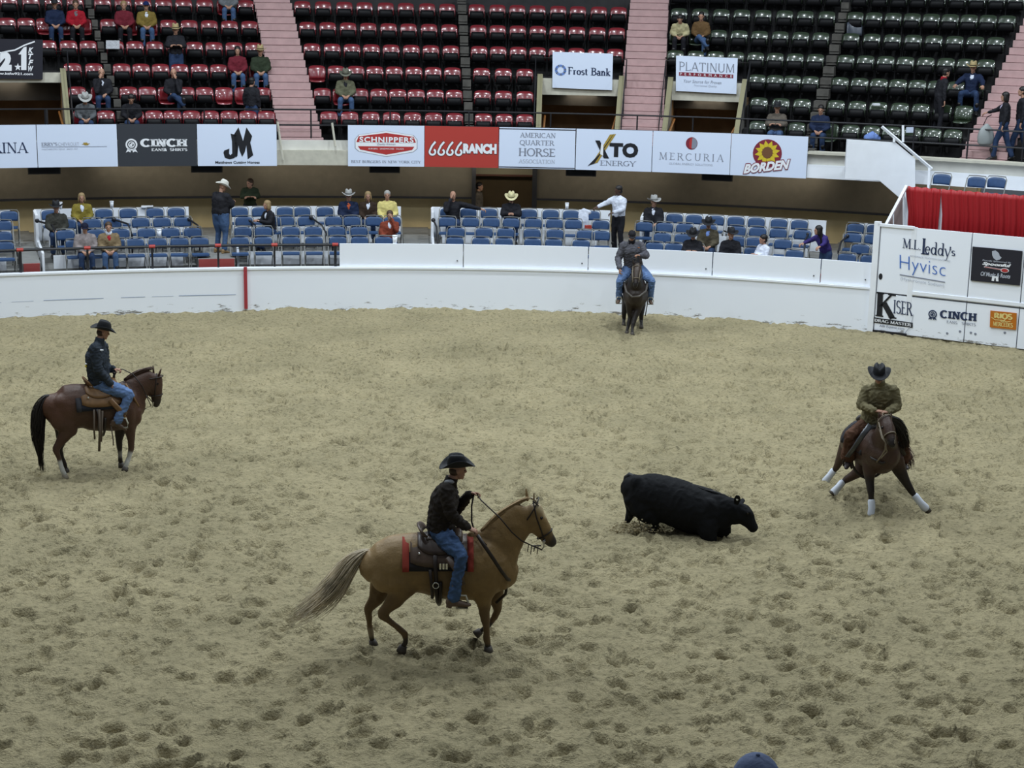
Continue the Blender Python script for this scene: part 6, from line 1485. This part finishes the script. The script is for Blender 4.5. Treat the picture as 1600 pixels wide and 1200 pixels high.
J = dict(pelvis=PL(157, 599), waist=PL(153, 581), chest=PL(151, 556), neck=PL(156, 531), head=PL(161, 519), shR=PL(149, 543, -.19), shL=PL(160, 541, .19), elR=PL(153, 577, -.27), haR=PL(174, 601, -.27), elL=PL(165, 575, .25), haL=H2L,
         hiR=PL(163, 603, -.12), knR=PL(203, 616, -.33), anR=PL(184, 657, -.34), toR=PL(203, 669, -.36), hiL=PL(163, 603, .12), knL=PL(203, 616, .33), anL=PL(184, 657, .34), toL=PL(203, 669, .36))
J['face'] = Vector((.95, .35, -.30)); J['front'] = F2; J['pnR'] = Vector((0, .5, -1)); J['curlR'] = 1.0; J['hdL'] = Vector((.8, -.1, .0)); J['curlL'] = 1.3
r2 = rider('rider in black hat, steel blue jacket and pale jeans at left', J, C_['steel blue jacket'], cloth('pale_denim', (.11, .18, .34)), hat='cowboy', hat_m=M_HATB, hair_m=M_HAIRN, shoes=M_BOOT, collar=C_['steel blue jacket'], bulk=1.24, base_z=J['anR'].z - .1, k=1.02, tilt=.0, curl=.7)
b = MB(); b.ell(PL(157, 547, -.27), (.05, .02, .012)); b.build('sleeve_print', M_WHITE, r2, True)
b = MB(); b.ell(PL(134.5, 572, -.06), (.02, .03, .018)); b.build('back_print', I_YEL, r2, True)
b = MB(); b.ell(PL(135, 568.5, -.06), (.025, .03, .012)); b.build('back_print', I_WHT, r2, True)
stirrup(sd, J['anR'] + Vector((.09, -.0, -.07)), [PL(172, 625, -.34), PL(186, 640, -.38), PL(195, 655, -.38)], M_LTAN, mat('pale_rawhide', (.42, .40, .32), .6))
stirrup(sd, J['anL'] + Vector((.09, 0, -.07)), [PL(172, 625, .34), PL(186, 640, .38), PL(195, 655, .38)], M_LTAN, mat('pale_rawhide', (.42, .40, .32), .6))

# ================================================================== the black calf
hg = radians(-16); PL = plane_px(Vector((2.55, 23.25, 0)), hg); LS = Vector((-sin(hg), cos(hg), 0)); F3 = Vector((cos(hg), sin(hg), 0))
K1 = (.007, .0075, .009); K2 = (.011, .011, .013)
B = Beast()
tr = [(987, 760, .19, .20), (996, 766, .24, .27), (1010, 771, .27, .315), (1030, 777, .285, .345), (1055, 785, .31, .36), (1080, 795, .31, .36), (1103, 802, .28, .34), (1118, 805, .23, .30), (1131, 804, .17, .23)]
B.limb([PL(u, v) for u, v, a, c in tr], [(a, c) for u, v, a, c in tr], K1, LS, 22)
B.mus(PL, 995, 757, .12, (.12, .10, .13), F3, LS); B.mus(PL, 998, 778, .15, (.17, .10, .24), F3, LS); B.mus(PL, 1107, 805, .17, (.15, .09, .26), F3, LS); B.mus(PL, 1095, 782, 0, (.40, .14, .16), F3, LS, False); B.mus(PL, 1128, 828, 0, (.14, .09, .12), F3, LS, False); B.mus(PL, 1168, 800, .08, (.05, .025, .03), F3, LS)
nk = [(1118, 798, .20, .28), (1134, 798, .16, .235), (1147, 800, .125, .19), (1156, 803, .11, .165)]
B.limb([PL(u, v) for u, v, a, c in nk], [(a, c) for u, v, a, c in nk], K1, LS, 16)
hp = [(1158, 800, .11, .145), (1165, 807, .105, .140), (1170, 815, .08, .105), (1175, 822, .068, .082), (1178, 826, .068, .072)]
B.limb([PL(u, v) for u, v, a, c in hp], [(a, c) for u, v, a, c in hp], K1, LS, 16)
B.limb([PL(1104, 815, -.18), PL(1106, 830, -.20), PL(1109, 843, -.21), PL(1113, 850, -.21)], [(.11, .18), (.10, .15), (.08, .11), (.055, .07)], K1, LS)
B.limb([PL(1120, 812, .12), PL(1127, 827, .14), PL(1134, 836, .15), PL(1138, 842, .15)], [(.09, .13), (.07, .08), (.05, .055), (.045, .045)], K1, LS)
B.limb([PL(998, 775, -.13), PL(1005, 795, -.17), PL(1015, 807, -.18), PL(1026, 814, -.18)], [(.12, .25), (.11, .20), (.09, .14), (.055, .07)], K1, LS)
B.limb([PL(1025, 814, -.16), PL(1024, 822, -.16), PL(1021, 830, -.16)], [.050, .040, .045], K2, LS)
B.limb([PL(990, 780, .12), PL(988, 797, .14), PL(983, 808, .15), PL(979, 817, .15), PL(977, 824, .15)], [(.10, .16), (.07, .10), (.05, .06), (.04, .04), (.042, .042)], K2, LS)
B.limb([PL(1030, 812, 0), PL(1038, 814, 0)], [.05, .03], K1, LS)
V, F = organic(B.b, .020, 4)
cw = empty('calf', PL(1060, 840), 'black calf lunging low in front of the cutting horse', 'calf')
mb = MB(); mb.raw(V, F)
mb.loft([PL(1150, 787, -.12), PL(1152, 780, -.22), PL(1153, 775, -.30)], [(.035, .016), (.050, .016), (.028, .010)], F3, 10); mb.loft([PL(1158, 786, .12), PL(1160, 782, .24), PL(1161, 780, .28)], [(.035, .016), (.046, .016), (.024, .010)], F3, 10)
o = mb.build('body', coat_mat('black_calf_coat'), cw, True); o.data.materials[0].node_tree.nodes['Principled BSDF'].inputs['Roughness'].default_value = .8; o.data.materials[0].node_tree.nodes['Principled BSDF'].inputs['Specular IOR Level'].default_value = .15; paint(o, B.smp); wrinkle(o, .011, 9, (1, 1, .8))
eyeball(cw, PL(1168, 802, -.10), .018); 
b = MB(); b.ell(PL(1152, 780, -.25), (.018, .008, .022)); b.build('ear_tag', M_WHITE, cw, True)
for (u, v, l) in ((1114, 855, -.17), (1141, 846, .15), (1019, 835, -.16), (976.5, 827, .15)): hoof(cw, PL(u, v, l), Vector((-.2, 0, 1)), .048, M_LDARK)
b = MB(); b.loft([PL(989, 746), PL(983, 742), PL(978, 746), PL(975.5, 757), PL(975, 772), PL(978, 786), PL(984, 797)], [.045, .040, .034, .028, .024, .022, .020], LS, 10); b.build('tail', mat('calf_tail', (.009, .009, .011), .6), cw, True)
strands([PL(981, 792), PL(984, 800), PL(985, 809)], [.02, .035, .02], 60, 8, .006, .3).build('tail_switch', mat('calf_tail', (.009, .009, .011), .6), cw, True)
b = strands([PL(1072, 757), PL(1098, 764), PL(1125, 773), PL(1140, 779)], [.03, .03, .03, .02], 90, 9, .006, .5, .04); b.build('neck_hair', mat('calf_tail', (.009, .009, .011), .6), cw, True)

# ================================================================== the cutting horse at right, coming at the camera
def X(u, v, Y): return gy(u, v, Y)
B = Beast(); SX = Vector((.85, .5, 0)); BY = (.050, .026, .017); BYD = (.014, .010, .009)
tr = [(1330, 688, 25.75, .17, .15), (1336, 689, 25.55, .25, .27), (1346, 691, 25.25, .285, .31), (1358, 697, 24.95, .30, .33), (1370, 703, 24.7, .30, .34), (1380, 708, 24.45, .275, .33), (1387, 712, 24.28, .20, .24)]
B.limb([X(u, v, y) for u, v, y, a, c in tr], [(a, c) for u, v, y, a, c in tr], BY, SX, 20)
nk = [(1382, 697, 24.45, .20, .27), (1384, 680, 24.22, .15, .20), (1385, 668, 24.05, .12, .165), (1383, 660, 23.95, .10, .15)]
B.limb([X(u, v, y) for u, v, y, a, c in nk], [(a, c) for u, v, y, a, c in nk], [BYD, BY, BY, BY], SX, 16)
hp = [(1382, 657, 23.92, .092, .13), (1386, 669, 23.80, .092, .12), (1390, 681, 23.70, .072, .095), (1393, 691, 23.63, .058, .075), (1394.5, 696, 23.60, .052, .055)]
B.limb([X(u, v, y) for u, v, y, a, c in hp], [(a, c) for u, v, y, a, c in hp], [BY, BY, BY, BYD, BYD], SX, 16)
B.limb([X(1362, 712, 24.55), X(1358, 733, 24.5), X(1359, 752, 24.45), X(1361, 770, 24.38)], [(.11, .17), (.095, .12), (.065, .075), (.055, .058)], [BY, BY, BYD, BYD], SX)
B.limb([X(1361, 771, 24.38), X(1361.5, 784, 24.35), X(1362, 795, 24.33), X(1362, 800, 24.31)], [.052, .040, .045, .048], BYD, SX)
B.limb([X(1398, 716, 24.5), X(1406, 736, 24.5), X(1416, 754, 24.48), X(1425, 769, 24.46)], [(.11, .17), (.095, .12), (.065, .075), (.052, .055)], [BY, BYD, BYD, BYD], SX)
B.limb([X(1425, 769, 24.46), X(1433, 779, 24.45), X(1441, 789, 24.43), X(1445, 793, 24.43)], [.050, .038, .044, .046], BYD, SX)
B.limb([X(1345, 700, 25.2), X(1350, 722, 25.15), X(1344, 736, 25.1), X(1333, 743, 25.15), X(1321, 750, 25.2)], [(.13, .18), (.13, .16), (.095, .11), (.065, .075), (.050, .06)], BY, SX)
B.limb([X(1321, 750, 25.2), X(1313, 758, 25.18), X(1307, 764, 25.16), X(1304, 767, 25.15)], [.050, .040, .046, .046], BYD, SX)
B.limb([X(1328, 690, 25.75), X(1319, 708, 25.8), X(1311, 722, 25.85), X(1306, 732, 25.88)], [(.13, .18), (.10, .13), (.065, .075), (.048, .055)], BY, SX)
B.limb([X(1306, 732, 25.88), X(1299, 740, 25.9), X(1293, 748, 25.92), X(1290, 751, 25.92)], [.048, .038, .044, .045], BYD, SX)
V, F = organic(B.b, .020, 4)
h3 = empty('horse', X(1365, 790, 24.8), 'dark bay cutting horse with white leg wraps facing the calf', 'horse')
mb = MB(); mb.raw(V, F); ear(mb, X(1376, 655, 23.97), X(1373, 645, 23.98), Vector((0, -1, 0))); ear(mb, X(1389, 655, 23.97), X(1393, 646, 23.98), Vector((0, -1, 0)))
o = mb.build('body', coat_mat('bay_coat'), h3, True); paint(o, B.smp)
eyeball(h3, X(1378.5, 668, 23.76)); eyeball(h3, X(1394, 668, 23.78))
WR = mat('white_leg_wrap', (.62, .66, .74), .7)
for pts in ([(1361.5, 783, 24.35), (1362, 793, 24.33), (1362, 803, 24.30)], [(1430, 775, 24.45), (1438, 785, 24.44), (1446, 794, 24.43)], [(1316, 754, 25.19), (1310, 761, 25.17), (1303, 769, 25.15)], [(1302, 736, 25.9), (1296, 744, 25.91), (1290, 752, 25.92)]):
    b = MB(); P = [X(*p) for p in pts]; b.loft(P, [.056, .054, .066], SX, 12); b.build('leg_wrap', WR, h3, True)
for (u, v, y, d) in ((1362, 808, 24.3, Vector((0, 0, 1))), (1451, 800, 24.43, Vector((-.5, 0, .8))), (1299, 772, 25.14, Vector((.6, 0, .7))), (1286.5, 756, 25.93, Vector((.5, 0, .8)))): hoof(h3, X(u, v, y), d, .052)
tg = [X(*q) for q in ((1333, 678, 25.9), (1350, 680, 26.15), (1385, 688, 26.1), (1410, 700, 25.7), (1419, 715, 25.4), (1421, 735, 25.3))]
strands(tg, [.03, .07, .10, .10, .09, .07], 200, 12, .007, .35, .04).build('tail', mat('red_brown_tail', (.055, .022, .012), .55), h3, True)
strands([X(1386, 652, 24.0), X(1400, 660, 24.15), X(1410, 680, 24.35), X(1414, 704, 24.5)], [.03, .07, .10, .07], 220, 13, .008, .5, .03).build('mane', M_HAIRB, h3, True)
b = MB(); ax = (X(1394, 696, 23.6) - X(1382, 657, 23.92)).normalized()
strap(b, ellring(X(1390, 681, 23.70), ax, SX, .082, .105), .010); strap(b, ellring(X(1382, 659, 23.9), ax + Vector((0, 0, .3)), SX, .102, .14), .009)
strap(b, [X(1373, 660, 23.85), X(1378, 680, 23.66), X(1384, 693, 23.55)], .010); strap(b, [X(1393, 660, 23.85), X(1398, 680, 23.66), X(1398, 693, 23.55)], .010)
br = b.build('bridle', mat('pale_leather', (.16, .13, .09), .6), h3, True)
b = MB(); strap(b, [X(1384, 694, 23.56), X(1383, 703, 23.8), X(1378, 712, 24.05), X(1370, 722, 24.2)], .012); strap(b, [X(1384, 694, 23.56), X(1386, 706, 23.7), X(1377, 716, 24.0)], .008); strap(b, [X(1380, 645, 24.3), X(1372, 665, 24.0), X(1378, 684, 23.7), X(1384, 693, 23.55)], .008)
b.build('reins', mat('pale_leather', (.16, .13, .09), .6), h3, True)
F4 = (X(1380, 708, 24.45) - X(1346, 691, 25.25)); F4.z = 0; F4.normalize()
sd, SP = saddle('black western saddle on the cutting horse', X(1362, 683, 24.98) + Vector((0, 0, .13)), F4, 1.0, M_LDARK, M_LDARK, (mat('navy_pad', (.012, .014, .022), .9), mat('black_border', (.02, .02, .026), .7)), rw=.30)
b = MB(); strap(b, [X(1352, 700, 24.6), X(1362, 716, 24.3), X(1378, 724, 24.12), X(1396, 718, 24.2)], .020); b.build('breast_collar', M_LDARK, sd, True)
J = dict(pelvis=X(1364, 660, 25.0), waist=X(1368, 643, 24.95), chest=X(1374, 619, 24.88), neck=X(1375, 597, 24.82), head=X(1373, 587, 24.76), shR=X(1354.5, 609, 24.92), shL=X(1395, 609, 24.86), elR=X(1345, 633, 24.85), haR=X(1368, 642, 24.55), elL=X(1402, 635, 24.80), haL=X(1386, 644, 24.55),
         hiR=X(1355, 663, 25.0), knR=X(1328, 680, 24.72), anR=X(1325, 715, 24.85), toR=X(1322, 728, 24.68), hiL=X(1376, 663, 24.9), knL=X(1410, 684, 24.55), anL=X(1412, 718, 24.70), toL=X(1418, 727, 24.52))
J['face'] = Vector((-.15, -.95, -.30)); J['front'] = Vector((.3, -.95, 0)); J['hdR'] = Vector((1, -.3, 0)); J['hdL'] = Vector((-.9, -.3, .1)); J['curlR'] = 1.2; J['curlL'] = 1.2; J['pnR'] = Vector((0, .2, -1)); J['pnL'] = Vector((0, .2, -1))
r3 = rider('rider in black hat, tan shirt and brown chaps on the cutting horse', J, C_['tan shirt'], C_['brown suede'], hat='cowboy', hat_m=M_HATB, hair_m=M_HAIRN, shoes=mat('dark_boot', (.04, .03, .028), .5), bulk=1.20, base_z=J['anR'].z - .1, chaps=C_['brown suede'], collar=C_['tan shirt'], curl=.75, k=1.02)
stirrup(sd, J['anR'] + Vector((-.01, -.07, -.07)), [X(1360, 664, 24.50), X(1348, 680, 24.42), X(1336, 698, 24.5), X(1324, 714, 24.65)], mat('steel_grey_leather', (.07, .075, .085), .3), M_LDARK)
stirrup(sd, J['anL'] + Vector((.02, -.07, -.07)), [X(1404, 690, 24.5), X(1408, 702, 24.5), X(1412, 712, 24.55)], M_LDARK, M_LDARK)

# ================================================================== the far dark horse, head on by the wall
B = Beast(); SX = Vector((1, 0, 0)); D1 = (.028, .019, .014); D2 = (.012, .009, .008)
tr = [(991, 446, 39.15, .18, .16), (991, 447, 38.98, .25, .27), (991.5, 450, 38.7, .28, .31), (992, 455, 38.4, .29, .34), (993, 459, 38.1, .30, .37), (993, 462, 37.85, .27, .34), (993, 464, 37.68, .19, .24)]
B.limb([X(u, v, y) for u, v, y, a, c in tr], [(a, c) for u, v, y, a, c in tr], D1, SX, 20)
nk = [(993, 449, 37.85, .19, .24), (994, 436, 37.62, .14, .19), (995, 425, 37.42, .11, .16), (996, 418, 37.3, .095, .14)]
B.limb([X(u, v, y) for u, v, y, a, c in nk], [(a, c) for u, v, y, a, c in nk], D2, SX, 16)
hp = [(996, 417, 37.25, .095, .13), (995, 426, 37.12, .095, .12), (994, 436, 37.02, .072, .095), (993, 444, 36.95, .06, .075), (992.5, 448, 36.93, .052, .055)]
B.limb([X(u, v, y) for u, v, y, a, c in hp], [(a, c) for u, v, y, a, c in hp], [D1, (.045, .03, .022), (.04, .027, .02), D2, D2], SX, 16)
B.limb([X(983, 470, 37.85), X(984, 484, 37.85), X(985, 496, 37.85), X(982, 508, 37.8)], [(.10, .16), (.085, .11), (.06, .07), (.052, .055)], D2, SX)
B.limb([X(982, 508, 37.8), X(980.5, 514, 37.75), X(979.5, 519, 37.72)], [.048, .036, .045], D2, SX)
B.limb([X(1000, 470, 37.85), X(997, 484, 37.8), X(992, 497, 37.72), X(989, 508, 37.65)], [(.10, .16), (.085, .11), (.06, .07), (.052, .055)], D2, SX)
B.limb([X(989, 508, 37.65), X(988, 515, 37.6), X(988, 520, 37.56)], [.048, .036, .045], D2, SX)
B.limb([X(981, 460, 38.9), X(977, 478, 38.75), X(975, 490, 38.7), X(975, 498, 38.75)], [(.12, .2), (.09, .12), (.06, .07), (.048, .055)], D2, SX)
B.limb([X(975, 498, 38.75), X(974.5, 503, 38.68), X(974.5, 506, 38.62)], [.045, .04, .046], D2, SX)
B.limb([X(1002, 460, 38.9), X(1003, 478, 38.7), X(1002, 492, 38.6), X(1002, 501, 38.6)], [(.12, .2), (.09, .12), (.06, .07), (.048, .055)], D2, SX)
B.limb([X(1002, 501, 38.6), X(1002, 506, 38.5), X(1002, 509, 38.4)], [.045, .04, .046], D2, SX)
V, F = organic(B.b, .022, 4)
h4 = empty('horse', X(990, 518, 38.1), 'dark horse standing head-on by the white wall', 'horse')
mb = MB(); mb.raw(V, F); ear(mb, X(991, 415, 37.3), X(989, 406, 37.3), Vector((0, -1, 0))); ear(mb, X(1000, 415, 37.3), X(1002, 406, 37.3), Vector((0, -1, 0)))
o = mb.build('body', coat_mat('dark_coat'), h4, True); paint(o, B.smp)
eyeball(h4, X(989.5, 425, 37.1)); eyeball(h4, X(1000.5, 425, 37.1))
for (u, v, y) in ((979.5, 522.5, 37.70), (988, 524.5, 37.54), (974.5, 509.5, 38.6), (1002, 513, 38.36)): hoof(h4, X(u, v, y), Vector((0, .1, 1)), .055)
strands([X(994, 412, 37.3), X(997, 424, 37.5), X(1000, 436, 37.7)], [.03, .06, .06], 100, 22, .008, .3).build('mane', M_HAIRB, h4, True)
strands([X(990, 438, 39.3), X(989, 460, 39.35), X(988, 485, 39.2)], [.03, .08, .06], 100, 23, .008, .3).build('tail', M_HAIRB, h4, True)
b = MB(); strap(b, ellring(X(994, 436, 37.02), Vector((0, -.5, -1)), SX, .08, .10), .010)
strap(b, [X(989, 416, 37.2), X(988, 428, 37.0), X(989, 441, 36.9)], .010); strap(b, [X(1001, 416, 37.2), X(1000, 428, 37.0), X(998, 441, 36.9)], .010); strap(b, [X(989, 417, 37.15), X(995, 414, 37.1), X(1001, 417, 37.15)], .009)
br = b.build('bridle', mat('pale_leather', (.16, .13, .09), .6), h4, True)
b = MB(); strap(b, [X(989, 442, 36.9), X(986, 432, 37.4), X(996, 400, 37.85)], .008); strap(b, [X(998, 442, 36.9), X(1004, 430, 37.4), X(999, 400, 37.85)], .008); strap(b, [X(1012, 455, 37.9), X(1011, 478, 37.9), X(1008, 494, 37.9)], .012); b.build('reins', M_LDARK, h4, True)
sd, SP = saddle('dark western saddle on the far head-on horse', X(992, 427, 38.5) + Vector((0, 0, .02)), Vector((.02, -1, 0)), 1.0, M_LDARK, M_LDARK, None, rw=.30)
b = MB(); strap(b, [X(975, 442, 38.1), X(979, 456, 37.65), X(988, 464, 37.45), X(999, 463, 37.45), X(1009, 455, 37.65), X(1012, 442, 38.1)], .024); b.build('breast_collar', mat('grey_leather', (.10, .09, .08), .6), sd, True)
J = dict(pelvis=X(990, 418, 38.45), waist=X(989, 407, 38.40), chest=X(988, 390, 38.32), neck=X(987, 377, 38.28), head=X(987.5, 368, 38.2), shR=X(975.5, 383, 38.32), shL=X(1000, 383, 38.32), elR=X(966, 404, 38.3), haR=X(968, 420, 38.0), elL=X(1010, 400, 38.2), haL=X(1000, 399, 37.9),
         hiR=X(982, 420, 38.45), knR=X(968, 439, 37.95), anR=X(967, 465, 38.1), toR=X(964, 472, 37.85), hiL=X(998, 420, 38.45), knL=X(1019, 439, 37.95), anL=X(1016, 466, 38.1), toL=X(1019, 473, 37.85))
J['face'] = Vector((0, -.9, -.45)); J['front'] = Vector((0, -1, 0)); J['hdR'] = Vector((.1, -.3, -1)); J['pnR'] = Vector((.6, .3, 0)); J['hdL'] = Vector((-1, -.4, .1)); J['curlL'] = 1.3
r4 = rider('rider in black cap, slate jacket and pale jeans by the far wall', J, C_['slate jacket'], cloth('pale_denim', (.11, .18, .34)), hat='cap', hat_m=C_['black jacket'], hair_m=M_HAIRB, shoes=mat('worn_boot', (.13, .085, .06), .6), bulk=1.32, base_z=J['anR'].z - .1, k=1.0, collar=M_BLKC)
b = MB(); b.ell(X(998, 387, 38.12), (.03, .01, .015)); b.build('chest_print', mat('orange_print', (.30, .10, .03), .6), r4, True)
for nm, x0 in (('anR', 972), ('anL', 1012)):
    stirrup(sd, J[nm] + Vector((0, -.08, -.08)), [X(x0, 436, 38.2), X(x0, 448, 38.15), X(x0 - (2 if x0 < 990 else -2), 458, 38.1)], M_LDARK, mat('pale_rawhide', (.42, .40, .32), .6))

# the head of a spectator on the near side, only its cap top shows at the bottom edge
hp_ = gy(1181, 1231, 5.4); face = 1.57
o_ = Vector((hp_.x, 5.365, hp_.z - 1.175))
person('near spectator seen from behind in slate blue cap at bottom edge', pose('sit', o_, pi / 2, arms='lap'), C_['grey shirt'], M_JEAND, hat='cap', hat_m=cloth('slate_blue_cap', (.14, .18, .30)), hair_m=M_HAIRN, res='hi')
b = MB(); b.box((o_.x, 4.6, o_.z - .25), (8, 3.2, .5)); struct(b.build('floor_near', M_DECK))
place_seat('red', 1, Vector((o_.x, o_.y - .2, o_.z)), pi, 'red seat under the near spectator, below the picture', 'red stadium seats')
# sand thrown up round the calf's hind feet
rr = random.Random(5); b = MB()
for i in range(700):
    q = rr.random(); u = rr.gauss(995, 26); v = 832 - abs(rr.gauss(0, 9)) * (1 - abs(u - 995) / 90); r_ = rr.uniform(.006, .018)
    p = gy(u, v, 23.4 + rr.uniform(-.3, .25)); b.ell(p, (r_, r_, r_ * .8), None, 5, 4)
o = b.build('sand_spray', mat('sand_grain', (.36, .30, .18), .95)); tag(o, 'clods of sand kicked up behind the black calf', 'sand', kind='stuff')
bpy.context.view_layer.update()
